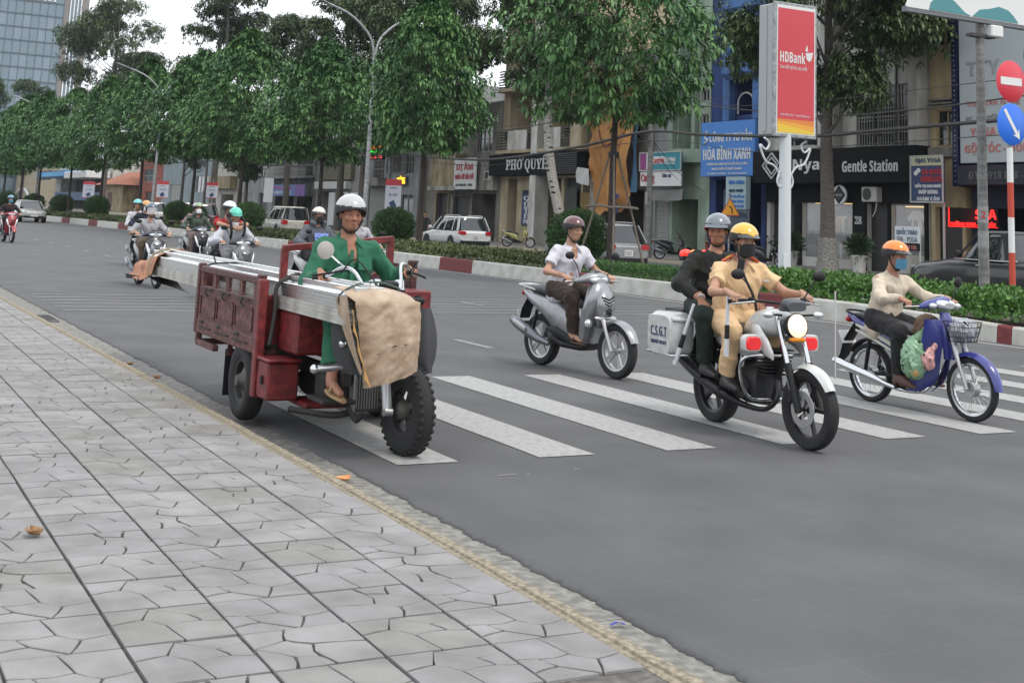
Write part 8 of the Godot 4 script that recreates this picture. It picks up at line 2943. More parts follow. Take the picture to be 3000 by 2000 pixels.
# ---------- cars; local +z is ahead ----------
func car(called: String, label: String, at: Vector3, turn: float, m: Material, k: Dictionary) -> Node3D:
	var o := thing(called, label, "car", at, turn)
	var L: float = k.L
	var H: float = k.H
	var W: float = k.W / 2
	var f: float = L / 2
	var dk := blackp()
	var gl := mt("car_glass", Color(0.012, 0.016, 0.018), 0.05, 0.0, {"spec": 0.7})
	var belt: float = k.get("belt", 1.02)
	var hood: float = k.get("hood", 0.95)
	var rg := []
	for q in [[-1.0, 0.5, 0.86, 0.86], [-0.97, 0.36, 0.97, 0.95], [-0.8, 0.3, 1.0, 1.0], [0.1, 0.28, 1.0, 1.0], [0.45, 0.28, 0.99, 0.99], [0.6, 0.29, 0.95, 0.98], [0.82, 0.3, 0.9, 0.95], [0.95, 0.36, 0.8, 0.86], [1.0, 0.45, 0.68, 0.72]]:
		var yt: float = belt * q[2] if q[0] < 0.5 else hood * q[2] / 0.97
		rg.append(rz(V(0, (yt + q[1]) / 2, q[0] * f), W * q[3], (yt - q[1]) / 2, 24, 5.0))
	put(B.new().loft(rg), "body", m, o)
	var zf: float = k.get("zf", 0.42) * f
	var zb: float = k.get("zb", -0.93) * f
	var sl: float = k.get("slope", 0.3)
	var g := []
	for q in [[0.0, 0.0, 0.94], [0.35, 0.4, 0.88], [0.75, 0.82, 0.78], [0.95, 1.0, 0.7], [1.0, 1.12, 0.6]]:
		var a: float = zf - q[1] * k.get("rake", 0.75)
		var b: float = zb + q[1] * sl
		g.append(ry(V(0, lerpf(belt - 0.04, H, q[0]), (a + b) / 2), W * q[2], (a - b) / 2, 24, 6.0))
	var gh := put(B.new().loft(g), "windows", gl, o)
	var rf := []
	for q in [[0.9, 0.95, 0.725], [0.96, 1.02, 0.71], [1.0, 1.15, 0.6], [1.006, 1.4, 0.45]]:
		var a2: float = zf - q[1] * k.get("rake", 0.75)
		var b2: float = zb + q[1] * sl
		rf.append(ry(V(0, lerpf(belt, H, q[0]), (a2 + b2) / 2), W * q[2] + 0.012, (a2 - b2) / 2 + 0.012, 24, 6.0))
	put(B.new().loft(rf), "roof", m, gh)
	for s in [-1.0, 1.0]:
		for p in [[zf - 0.02, zf - 0.92 * k.get("rake", 0.75), 0.06], [lerpf(zf, zb, 0.46), lerpf(zf, zb, 0.5), 0.06], [lerpf(zf, zb, 0.76), lerpf(zf, zb, 0.74), 0.06], [zb + 0.1, zb + 0.92 * sl + 0.1, k.get("rear_pillar", 0.2)]]:
			put(B.new().bar(V(s * (W * 0.94 + 0.004), belt - 0.03, p[0]), V(s * (W * 0.735), lerpf(belt, H, 0.92), p[1]), 0.03, p[2], 0.005, V(0, 0, 1)), "pillar", m, gh)
		put(B.new().loft([rx(V(s * (W + 0.03), belt + 0.06, zf - 0.2), 0.05, 0.05, 12), rx(V(s * (W + 0.12), belt + 0.09, zf - 0.22), 0.1, 0.085, 12), rx(V(s * (W + 0.2), belt + 0.08, zf - 0.24), 0.07, 0.06, 12)]), "mirror", k.get("mirror", m), o)
		put(B.new().bar(V(s * (W * 0.995), belt - 0.17, zf - 0.65), V(s * (W * 0.995), belt - 0.17, zf - 0.83), 0.03, 0.03, 0.008), "door_handle", steel(), o)
		put(B.new().bar(V(s * (W + 0.002), belt - 0.035, zf), V(s * (W + 0.002), belt - 0.035, zb), 0.02, 0.025), "belt_trim", k.get("trim", dk), o)
		put(B.new().bar(V(s * (W - 0.01), 0.34, f * 0.62), V(s * (W - 0.01), 0.34, -f * 0.6), 0.05, 0.1, 0.02), "sill", dk, o)
		put(B.new().loft([rz(V(s * W * 0.72, hood * 0.78, f * 0.93), 0.15, 0.06, 12, 3.0), rz(V(s * W * 0.68, hood * 0.77, f * 0.985), 0.12, 0.045, 12, 3.0)]), "headlight", lens_clear(), o)
		put(B.new().loft([rz(V(s * W * 0.78, belt * k.get("tl", 0.86), -f * 0.94), W * 0.2, k.get("th", 0.1), 12, 4.0), rz(V(s * W * 0.74, belt * k.get("tl", 0.86), -f * 1.012), W * 0.17, k.get("th", 0.1) * 0.8, 12, 4.0)]), "tail_light", k.get("tail", lens_red()), o)
		for z in [k.get("wf", 0.62) * f, k.get("wr", -0.6) * f]:
			var ar := B.new()
			ar.x = Transform3D(Basis(V(0, 0, 1), PI / 2), V(s * (W - 0.1), 0.36, z))
			ar.lathe([Vector2(0.0, -0.105), Vector2(0.39, -0.105), Vector2(0.4, -0.1), Vector2(0.4, 0.1), Vector2(0.39, 0.108), Vector2(0.0, 0.108)], 26)
			put(ar, "wheel_arch", dk, o)
			wheel(o, V(s * (W - 0.085), 0.34, z), 0.34, 0.11, 0.235, "ten", mt("car_alloy", Color(0.35, 0.35, 0.36), 0.35, 0.7), 0.0, 26)
		if k.get("rails", false):
			put(B.new().tube(arc([V(s * W * 0.66, H - 0.02, zf - 1.0), V(s * W * 0.66, H + 0.05, zf - 1.2), V(s * W * 0.66, H + 0.05, zb + 0.6), V(s * W * 0.66, H - 0.02, zb + 0.4)], 4), 0.02, 6), "roof_rail", steel(), o)
	put(B.new().box(V(0, 0.42, -f * 0.985), V(W * 1.75, 0.22, 0.12), 0.04), "rear_bumper", dk, o)
	put(B.new().box(V(0, 0.42, f * 0.95), V(W * 1.4, 0.2, 0.14), 0.04), "front_grille", dk, o)
	plate(o, V(0, belt * 0.66, -f * 1.008), Basis(V(0, 1, 0), PI), "63A\n%d" % (abs(label.hash()) % 90000 + 10000), 0.34, 0.2)
	plate(o, V(0, 0.46, f * 1.0), yaw(0), "63A-%d" % (abs(label.hash()) % 9000 + 1000), 0.44, 0.11)
	if k.has("bed"):
		put(B.new().box(V(0, belt + 0.02, -f * 0.72), V(W * 1.86, 0.06, f * 0.5), 0.02), "bed_rim", dk, o)
	return o

func pole_at(called: String, label: String, cat: String, x: float, z: float, y := 0.0, group := "") -> Node3D:
	O = V(x, y, z)
	return thing(called, label, cat, O, 0.0, group)

func street() -> void:
	var galv := mt("galvanised", Color(0.42, 0.44, 0.45), 0.5, 0.3, {"t": noise("mott", 0.02, grey(0.62), grey(1.0)), "k": 0.6})
	var conc := mt("pole_concrete", Color(0.24, 0.24, 0.23), 0.9, 0.0, {"t": noise("mott", 0.02, grey(0.62), grey(1.0)), "k": 0.7})
	var wht := mats["sign_white"] as Material
	var iron := mats["dark_iron"] as Material
	# double street lamps
	var n := 0
	for z in [-47.2, -79.5, -111.5, -158.0]:
		var x := 18.7 + bend(z)
		var o := pole_at("street_lamp", "grey double arm street lamp on the median, %s" % ["beside the tall bright green tree", "second of the row, half hidden in leaves", "third of the row, above pale crowns", "farthest of the row"][n], "street lamp", x, z, 0.2, "double street lamps")
		n += 1
		put(nb().tube([V(x, 0.2, z), V(x, 8.0, z)], [0.1, 0.065], 10), "pole", galv, o)
		for s in [-1.0, 1.0]:
			put(nb().tube(arc([V(x, 7.8, z), V(x + 0.25 * s, 8.6, z), V(x + 1.1 * s, 9.35, z), V(x + 2.2 * s, 9.75, z)], 5), [0.06, 0.056, 0.052, 0.05, 0.05, 0.05, 0.05, 0.05, 0.05, 0.05, 0.05, 0.05, 0.048, 0.046, 0.044, 0.04], 8), "arm", galv, o)
			put(nb().loft([rx(V(x + 2.1 * s, 9.73, z), 0.08, 0.03, 12), rx(V(x + 2.4 * s, 9.82, z), 0.13, 0.045, 12), rx(V(x + 2.85 * s, 9.95, z), 0.12, 0.035, 12), rx(V(x + 2.95 * s, 9.98, z), 0.06, 0.015, 12)]), "lamp_head", galv, o)
	# light box on its white pole
	var px := 18.72
	var pz := -22.25
	var o2 := pole_at("advertising_pole", "white pole on the median carrying a tall red bank light box", "advertising sign", px, pz, 0.2)
	put(nb().tube([V(px, 0.2, pz), V(px, 4.0, pz)], [0.14, 0.13], 18), "pole", mt("pole_white", Color(0.52, 0.55, 0.56), 0.45), o2)
	wb("pole_hatch", mats["pole_white"], o2, px - 0.13, px - 0.02, 0.55, 1.15, pz + 0.11, pz + 0.135, 0.004)
	wb("cabinet", mt("cabinet_grey", Color(0.3, 0.32, 0.32), 0.5, 0.2), o2, 18.3, 19.5, 3.74, 6.7, -22.7, -22.2, 0.02)
	wb("cabinet_rib", mats["cabinet_grey"], o2, 18.28, 18.31, 3.8, 6.65, -22.5, -22.4, 0.008)
	wb("face_frame", galv, o2, 18.28, 19.52, 3.7, 6.74, -22.2, -22.13, 0.015)
	var fz := -22.118
	wb("white_edge", wht, o2, 18.35, 19.46, 3.77, 6.67, -22.13, fz - 0.006)
	wb("red_face", mt("bank_red", Color(0.5, 0.04, 0.055), 0.35), o2, 18.38, 19.43, 4.1, 6.6, -22.13, fz)
	var bands := [Color(0.62, 0.2, 0.03), Color(0.66, 0.32, 0.03), Color(0.66, 0.45, 0.03)]
	for i in 3:
		var p := nb()
		p.x = p.x * Transform3D(Basis.IDENTITY, V(18.905, 3.8, fz - 0.003 + 0.0008 * i))
		p.prism([Vector2(-0.525, 0), Vector2(0.525, 0), Vector2(0.525, [0.32, 0.17, 0.05][i]), Vector2(0, [0.32, 0.22, 0.13][i]), Vector2(-0.525, [0.33, 0.25, 0.19][i])], 0.004)
		put(p, "colour_band", mt("band_%d" % i, bands[i], 0.4), o2)
	text("HDBank", 0.72, 0.25, o2, wht, Transform3D(Basis.IDENTITY, V(18.8, 5.5, fz + 0.004) - O), 0.006)
	text("Cam kết lợi ích cao nhất", 0.78, 0.085, o2, wht, Transform3D(Basis.IDENTITY, V(18.83, 5.27, fz + 0.003) - O), 0.004, "Droid Sans", false)
	text("1900 6060 2077   www.hdbank.vn", 0.84, 0.045, o2, wht, Transform3D(Basis.IDENTITY, V(18.88, 4.2, fz + 0.003) - O), 0.004, "Droid Sans", false)
	var sl := nb()
	sl.x = sl.x * Transform3D(Basis.IDENTITY, V(19.27, 5.56, fz + 0.004))
	sl.prism([Vector2(-0.1, 0.07), Vector2(0.12, 0.1), Vector2(0.07, -0.08), Vector2(0.0, -0.12), Vector2(-0.07, -0.07)], 0.006)
	put(sl, "bowl_emblem", wht, o2)
	sl = nb()
	sl.x = sl.x * Transform3D(Basis.IDENTITY, V(19.2, 5.72, fz + 0.004))
	sl.prism([Vector2(-0.04, -0.04), Vector2(0.04, -0.06), Vector2(0.02, 0.1)], 0.006)
	put(sl, "sail_emblem", wht, o2)
	for s in [-1.0, 1.0]:
		put(nb().tube(arc([V(px + 0.14 * s, 2.95, pz), V(px + 0.22 * s, 2.75, pz), V(px + 0.16 * s, 2.6, pz), V(px + 0.1 * s, 2.75, pz), V(px + 0.3 * s, 3.05, pz), V(px + 0.55 * s, 3.15, pz), V(px + 0.72 * s, 3.5, pz), V(px + 0.55 * s, 3.4, pz), V(px + 0.45 * s, 3.55, pz), V(px + 0.6 * s, 3.66, pz)], 4), 0.024, 6), "scroll_bracket", mats["pole_white"], o2)
	# traffic signs on a red and white post
	px = 18.72
	pz = -16.1
	o2 = pole_at("traffic_sign_post", "red and white banded post with no entry and blue arrow discs", "traffic sign", px, pz, 0.2)
	var redp := mt("post_red", Color(0.42, 0.05, 0.025), 0.6)
	for i in 5:
		put(nb().tube([V(px, 0.2 + 0.62 * i, pz), V(px, 0.2 + 0.62 * (i + 1), pz)], 0.055, 12), "post_band", wht if i % 2 == 0 else redp, o2)
	put(nb().tube([V(px, 3.3, pz), V(px, 4.75, pz)], 0.045, 10), "post_top", galv, o2)
	for i in 2:
		var cy: float = [4.5, 3.72][i]
		var d := nb()
		d.x = d.x * Transform3D(Basis(V(1, 0, 0), PI / 2), V(px, cy, pz + 0.06))
		d.lathe([Vector2(0, -0.006), Vector2(0.37, -0.006), Vector2(0.378, 0.0), Vector2(0.37, 0.006), Vector2(0, 0.006)], 40)
		put(d, "sign_disc", [mt("sign_disc_red", Color(0.55, 0.03, 0.05), 0.4), mt("sign_disc_blue", Color(0.01, 0.13, 0.6), 0.4)][i], o2)
	wb("white_bar", wht, o2, px - 0.27, px + 0.27, 4.43, 4.57, pz + 0.065, pz + 0.072)
	var aw := nb()
	aw.x = aw.x * Transform3D(Basis(V(0, 0, 1), 0.62), V(px, 3.72, pz + 0.07))
	aw.prism([Vector2(-0.035, 0.32), Vector2(0.035, 0.32), Vector2(0.035, -0.2), Vector2(0.1, -0.16), Vector2(0, -0.32), Vector2(-0.1, -0.16), Vector2(-0.035, -0.2)], 0.006)
	put(aw, "white_arrow", wht, o2)
	# grey pole with a painted arch board
	px = 18.75
	pz = -16.76
	o2 = pole_at("banner_pole", "grey concrete pole holding a teal and white cut out board", "banner pole", px, pz, 0.2)
	put(nb().tube([V(px, 0.2, pz), V(px, 6.2, pz)], [0.1, 0.075], 14), "pole", conc, o2)
	for y in [1.5, 1.95]:
		put(nb().tube([V(px, y, pz), V(px, y + 0.3, pz)], 0.097, 14), "pasted_paper", mt("old_paper", Color(0.36, 0.36, 0.35), 0.9, 0.0, {"t": noise("mott", 0.02, grey(0.62), grey(1.0)), "k": 2.0}), o2)
	text("2", 0.08, 0.13, o2, mt("sign_red", Color(0.38, 0.03, 0.04), 0.5), Transform3D(yaw(-0.75), V(px - 0.068, 2.1, pz + 0.073) - O), 0.004)
	wb("clamp", iron, o2, px - 0.3, px + 0.3, 5.38, 5.44, pz - 0.06, pz + 0.1)
	wb("junction_box", wht, o2, px + 0.1, px + 0.42, 5.4, 5.62, pz, pz + 0.2, 0.02)
	wb("board_beam", mt("beam_grey", Color(0.12, 0.13, 0.14), 0.6), o2, 16.75, 23.0, 5.64, 5.74, pz + 0.02, pz + 0.14)
	var teal := mt("board_teal", Color(0.05, 0.2, 0.22), 0.5)
	var wa := nb()
	wa.x = wa.x * Transform3D(Basis.IDENTITY, V(0, 0, pz + 0.12))
	wa.prism([Vector2(16.75, 5.72), Vector2(23, 5.7), Vector2(23, 7.2), Vector2(17.8, 7.2), Vector2(17.5, 6.35), Vector2(17.1, 6.02), Vector2(16.85, 5.95)], 0.05)
	put(wa, "board", wht, o2)
	for w in [[[17.3, 5.73], [17.34, 5.86], [17.5, 6.0], [17.75, 6.04], [17.95, 5.95], [18.2, 5.78], [18.35, 5.73]], [[18.4, 5.73], [18.6, 5.88], [18.85, 5.92], [19.1, 5.99], [19.35, 5.95], [19.5, 5.85], [19.62, 5.73]], [[18.2, 6.4], [18.5, 6.3], [18.9, 6.35], [19.2, 6.6], [18.6, 6.8]]]:
		var tw := nb()
		tw.x = tw.x * Transform3D(Basis.IDENTITY, V(0, 0, pz + 0.15))
		var pl := []
		for q in w:
			pl.append(Vector2(q[0], q[1]))
		tw.prism(pl, 0.012)
		put(tw, "wave_shape", teal, o2)
	# utility poles and cables on the far pavement
	n = 0
	for q in [[34.5, -50.8, 8.2], [34.5, -83.0, 8.2], [34.5, -132.4, 8.0]]:
		var u := pole_at("utility_pole", "concrete utility pole with cable clamps, %s" % ["before the orange tarpaulin edge", "behind the first round bush", "among the far trunks"][n], "utility pole", q[0], q[1], 0.14, "utility poles")
		n += 1
		put(nb().tube([V(q[0], 0.1, q[1]), V(q[0], q[2], q[1])], [0.17, 0.11], 10), "pole", conc, u)
		for y in [5.6, 6.05, 7.3]:
			put(nb().bar(V(q[0] - 0.25, y, q[1] - 0.2), V(q[0] - 0.25, y, q[1] + 0.25), 0.1, 0.08), "clamp", iron, u)
		wb("pasted_notice", mt("old_paper", Color(0.36, 0.36, 0.35), 0.9), u, q[0] - 0.185, q[0] - 0.17, 2.6, 3.2, q[1] - 0.1, q[1] + 0.12)
	var runs := [["thick black cable bundle sagging along the shop fronts", 0.075, [[6.34, -250.0], [6.2, -132.4], [5.56, -114.9], [5.21, -98.7], [5.85, -83.0], [5.4, -76.0], [5.05, -67.0], [5.48, -57.3], [6.05, -50.8], [5.72, -46.0], [5.42, -39.2], [5.5, -35.3], [5.6, -30.0], [5.7, -20.0]]],
		["thinner cable strung above the thick bundle", 0.03, [[7.4, -250.0], [7.3, -132.4], [6.4, -108.0], [7.3, -83.0], [6.7, -66.0], [7.3, -50.8], [6.26, -39.3], [6.16, -34.0], [6.4, -28.0], [6.8, -18.0]]],
		["slack telephone wire hanging below the cables", 0.018, [[5.8, -132.4], [4.6, -108.0], [5.6, -83.0], [4.7, -68.0], [5.6, -50.8], [4.9, -43.0], [5.0, -36.0], [5.3, -20.0]]],
		["upper pair wire crossing the green and blue houses", 0.016, [[7.6, -83.0], [6.9, -66.0], [7.9, -50.8], [7.0, -45.0], [6.8, -38.0], [7.2, -20.0]]]]
	for r in runs:
		var cb := pole_at("overhead_cable", r[0], "cable", 34.25, -50.0, 5.0)
		var pts := []
		for p in r[2]:
			pts.append(V(34.2, p[0], p[1]))
		put(nb().tube(arc(pts, 5), r[1], 6), "cable", iron, cb)
	for q in [[-50.8, 6.0, FX - 0.8, 4.0, -55.0], [-50.8, 5.9, FX - 0.9, 3.4, -52.6], [-50.8, 7.4, FX - 0.2, 8.8, -47.5], [-83.0, 6.0, FX - 0.2, 5.2, -79.0]]:
		var dw := pole_at("drop_wire", "thin wire dropping from the pole to %s" % {-55.0: "the red lettered board", -52.6: "the blue sign foot", -47.5: "the white house", -79.0: "the stained bay house"}[q[4]], "wire", 34.4, q[0], 5.0)
		put(nb().tube(arc([V(34.4, q[1], q[0]), V((34.4 + q[2]) / 2, (q[1] + q[3]) / 2 - 0.35, (q[0] + q[4]) / 2), V(q[2], q[3], q[4])], 5), 0.014, 5), "wire", iron, dw)
	# yellow bend warning sign
	o2 = pole_at("warning_sign", "yellow triangular bend warning sign on a grey post", "traffic sign", 34.3, -44.4, 0.14)
	put(nb().tube([V(34.3, 0.1, -44.4), V(34.3, 3.15, -44.4)], 0.04, 8), "post", galv, o2)
	for i in 2:
		var t := nb()
		t.x = t.x * Transform3D(yaw(-0.35), V(34.3, 2.5, -44.34))
		var s2: float = [0.44, 0.38][i]
		t.prism([Vector2(-s2, -0.3 * s2 / 0.44), Vector2(s2, -0.3 * s2 / 0.44), Vector2(0, 0.46 * s2 / 0.44)], 0.012 + 0.008 * i, 0.003)
		put(t, ["red_border", "yellow_face"][i], [mt("border_red", Color(0.4, 0.03, 0.02), 0.5), mt("sign_amber", Color(0.75, 0.34, 0.01), 0.5)][i], o2)
	var ba := nb()
	ba.x = ba.x * Transform3D(yaw(-0.35), V(34.3, 2.48, -44.32))
	ba.tube(arc([V(0.07, -0.17, 0), V(0.07, 0.02, 0), V(-0.05, 0.12, 0)], 4), 0.028, 6)
	put(ba, "bend_arrow", iron, o2)
	# banners on posts
	n = 0
	for q in [[33.9, -80.7, 1.86, 3.97, 1.1], [33.9, -127.3, 2.4, 3.95, 1.2], [33.9, -148.8, 2.27, 4.2, 1.4], [33.9, -196.0, 2.0, 4.4, 1.8]]:
		var bp := pole_at("street_banner", "upright red and white advertising banner, %s" % ["beside the round bush, with a phone print", "behind the pink rider", "near the dark leaning trunk", "far off before the blue awning"][n], "banner", q[0], q[1], 0.14, "street banners")
		n += 1
		put(nb().tube([V(q[0] + 0.06, 0.1, q[1]), V(q[0] + 0.06, q[3] + 0.3, q[1])], 0.05, 8), "post", galv, bp)
		var yw := yaw(-0.6)
		var hh: float = q[3] - q[2]
		for e in [["red_head", 0.9, 0.2, mt("banner_red", Color(0.45, 0.04, 0.05), 0.6)], ["white_sheet", 0.42, 0.76, mt("banner_white", Color(0.48, 0.5, 0.55), 0.6)], ["red_foot", 0.02, 0.04, mats["banner_red"]]]:
			put(nb().box(V(q[0], q[2] + hh * e[1], q[1]), V(q[4], hh * e[2], 0.03), 0.0, yw), e[0], e[3], bp)
		text("OPPO", q[4] * 0.4, hh * 0.05, bp, iron, Transform3D(yw, V(q[0], q[2] + hh * 0.72, q[1]) + yw * V(0, 0, 0.02) - O), 0.004)
		text("8.99", q[4] * 0.5, hh * 0.08, bp, mt("ink_blue", Color(0.02, 0.04, 0.12), 0.5), Transform3D(yw, V(q[0], q[2] + hh * 0.5, q[1]) + yw * V(0, 0, 0.02) - O), 0.004)
		put(nb().box(V(q[0], q[2] + hh * 0.2, q[1]) + yw * V(0, 0, 0.018), V(q[4] * 0.35, hh * 0.22, 0.006), 0.0, yw * Basis(V(0, 0, 1), 0.5)), "phone_print", mats["ink_blue"], bp)
	o2 = pole_at("upright_sign", "narrow white upright sign on a thin post by the clinic", "sign", 34.0, -109.0, 0.14)
	put(nb().tube([V(34, 0.1, -109), V(34, 4.3, -109)], 0.05, 8), "post", galv, o2)
	put(nb().box(V(34, 3.2, -109), V(0.8, 2.1, 0.1), 0.02, yaw(-0.5)), "board", wht, o2)
	# flower pots before the black shop
	n = 0
	for q in [[36.6, -39.0], [35.9, -42.3]]:
		var fp := pole_at("potted_plant", "dark shrub in a white pot %s" % ["right of the whitewashed tree foot", "behind the white advertising pole"][n], "plant", q[0], q[1], 0.14, "pots before the shop")
		n += 1
		put(B.new().lathe([Vector2(0.22, 0), Vector2(0.25, 0.02), Vector2(0.34, 0.62), Vector2(0.37, 0.66), Vector2(0.37, 0.7), Vector2(0.33, 0.7), Vector2(0.31, 0.62), Vector2(0, 0.6)], 16), "pot", mt("pot_white", Color(0.5, 0.5, 0.47), 0.6), fp)
		var L := Leaves.new()
		for i in 700:
			var d := (rdir(rng) + V(0, 0.5, 0)).normalized()
			L.leaf(V(0, 0.95, 0) + d * rng.randf_range(0.1, 0.5), d, d.cross(rdir(rng)).normalized(), rng.randf_range(0.15, 0.32), 0.03, Color(0.025, 0.055, 0.02) * rng.randf_range(0.6, 1.4))
		inst(L.mesh(), "foliage", foliage("tree_leaf"), fp)
	# drain grate in the gutter, fallen leaves, scraps
	o2 = pole_at("drain_grate", "small drain grate set into the far gutter by the kerb", "drain", 2.78, -19.0, 0.0)
	wb("frame", conc, o2, 2.6, 3.0, -0.02, 0.005, -19.4, -18.6)
	for i in 7:
		wb("grate_bar", iron, o2, 2.63, 2.97, 0.005, 0.012, -19.32 + 0.11 * i, -19.27 + 0.11 * i)
	var ly := mt("dry_leaf", Color(0.36, 0.2, 0.09), 0.85, 0.0, {"t": noise("lf", 0.05, grey(0.6), grey(1.0), 128), "k": 6.0})
	var lo := mt("dry_leaf_orange", Color(0.55, 0.25, 0.11), 0.8)
	n = 0
	for q in [[1.02, 0.106, -6.42, 0.1, 0.4, ly, "curled brown dry leaf lying on the paving tiles"], [3.02, -0.014, -7.72, 0.12, 1.9, lo, "orange half leaf lying in the gutter beside the tricycle"], [2.78, -0.012, -16.5, 0.11, 0.9, ly, "dry leaf in the gutter behind the tricycle"], [2.92, -0.012, -13.6, 0.12, 2.4, ly, "pale dry leaf at the asphalt edge behind the tricycle"], [2.74, 0.112, -11.6, 0.09, 0.2, ly, "small dry leaf resting on the kerb"]]:
		var lf := pole_at("fallen_leaf", q[6], "leaf", q[0], q[2], q[1], "fallen leaves")
		var rows := []
		for i in 7:
			var f := i / 6.0
			var w: float = q[3] * 0.42 * sin(PI * (0.06 + 0.9 * f))
			var row := []
			for j in 5:
				var u := lerpf(-1, 1, j / 4.0)
				row.append(yaw(q[4]) * V(u * w, 0.004 + 0.022 * u * u + 0.02 * pow(f - 0.5, 2) * 2.0, (f - 0.5) * q[3]))
			rows.append(row)
		put(B.new().sheet(rows, 0.0012), "blade", q[5], lf)
		put(B.new().tube([yaw(q[4]) * V(0, 0.012, -q[3] * 0.45), yaw(q[4]) * V(0.01, 0.006, -q[3] * 0.72)], 0.0015, 4), "stalk", q[5], lf)
	o2 = pole_at("blue_scrap", "torn blue wrapper scrap in the near gutter", "litter", 3.08, -4.75, -0.015)
	put(B.new().sheet([[V(0, 0.002, 0), V(0.03, 0.012, 0), V(0.07, 0.004, 0.01)], [V(0.0, 0.006, 0.02), V(0.03, 0.016, 0.025), V(0.06, 0.004, 0.03)]], 0.001), "scrap", mt("scrap_blue", Color(0.02, 0.02, 0.3), 0.5), o2)
	# cars
	var tail_on := mt("tail_lit", Color(0.8, 0.1, 0.04), 0.3, 0.0, {"glow": Color(1, 0.25, 0.12), "ge": 0.9})
	car("parked_car", "white compact SUV with black sills behind the median bush", V(28.2, 0, -58.8), PI, paintm("white", Color(0.62, 0.64, 0.65)), {"L": 4.7, "W": 1.84, "H": 1.67, "rails": true})
	car("parked_car", "silver grey SUV with red tail lamps behind the tree frame", V(24.3, 0, -39.2), PI, paintm("greysuv", Color(0.3, 0.31, 0.32), 0.5), {"L": 4.5, "W": 1.83, "H": 1.64, "rails": true})
	car("parked_car", "cream white pickup with a canopy beyond the hoodie rider", V(24.9, 0, -76.5), PI, paintm("creamw", Color(0.5, 0.49, 0.44)), {"L": 5.1, "W": 1.8, "H": 1.8, "belt": 1.08, "zb": -0.99, "slope": 0.05, "tl": 0.8, "th": 0.16, "rear_pillar": 0.12})
	car("parked_car", "glossy black pickup truck behind the sign posts", V(26.0, 0, -22.4), PI, paintm("black", Color(0.004, 0.0045, 0.005), 0.0, 0.35), {"L": 5.35, "W": 1.88, "H": 1.88, "belt": 1.2, "hood": 1.14, "zf": 0.34, "zb": -0.3, "rake": 0.6, "slope": 0.25, "bed": true, "trim": chrome(), "mirror": blackp()})
	car("moving_car", "silver saloon driving ahead at the far end of the road", V(12.3, 0, -93.0), 0.03, paintm("silvercar", Color(0.42, 0.42, 0.41), 0.4), {"L": 4.4, "W": 1.73, "H": 1.47, "belt": 0.92, "hood": 0.86, "zf": 0.5, "zb": -0.8, "rake": 0.95, "slope": 0.7})
	car("moving_car", "brown SUV beyond the olive hooded rider", V(23.0, 0, -89.5), PI, paintm("brown", Color(0.09, 0.04, 0.03)), {"L": 4.7, "W": 1.85, "H": 1.75, "rails": true})
	car("moving_car", "white SUV with lit brake lamps past the visor helmet rider", V(22.7, 0, -103.2), PI, paintm("white", Color(0.62, 0.64, 0.65)), {"L": 4.7, "W": 1.85, "H": 1.72, "tail": tail_on})
	car("moving_car", "white pickup between the brown and brake lit cars", V(26.0, 0, -104.0), PI, paintm("white", Color(0.62, 0.64, 0.65)), {"L": 5.2, "W": 1.85, "H": 1.8, "zb": -0.25, "bed": true})
	car("moving_car", "small white hatchback between two far round bushes", V(26.1, 0, -144.0), PI, paintm("white", Color(0.62, 0.64, 0.65)), {"L": 4.0, "W": 1.7, "H": 1.5})
	car("moving_car", "dark grey car seen past the farthest bushes", V(25.5, 0, -168.0), PI, paintm("dgrey", Color(0.06, 0.065, 0.07)), {"L": 4.4, "W": 1.75, "H": 1.5})
	# parked two wheelers on the far pavement
	scooter("parked_scooter", "parked yellow green scooter before the noodle restaurant", V(33.6, 0.14, -62.0), 0.9, {"body": paintm("yellowgreen", Color(0.3, 0.3, 0.1))})
	scooter("parked_scooter", "black scooter parked right of the yellow warning sign", V(34.6, 0.14, -42.3), 0.5, {"body": paintm("pblack", Color(0.01, 0.01, 0.012))})
	scooter("parked_scooter", "dark scooter parked beside the utility pole and roller shutter", V(34.4, 0.14, -48.6), 1.2, {"body": paintm("pblack", Color(0.01, 0.01, 0.012))})
# ---------- riders ----------
func hel(key: String, c: Color) -> StandardMaterial3D:
	return mt("helmet_" + key, c, 0.25, 0.0, {"coat": 0.7})

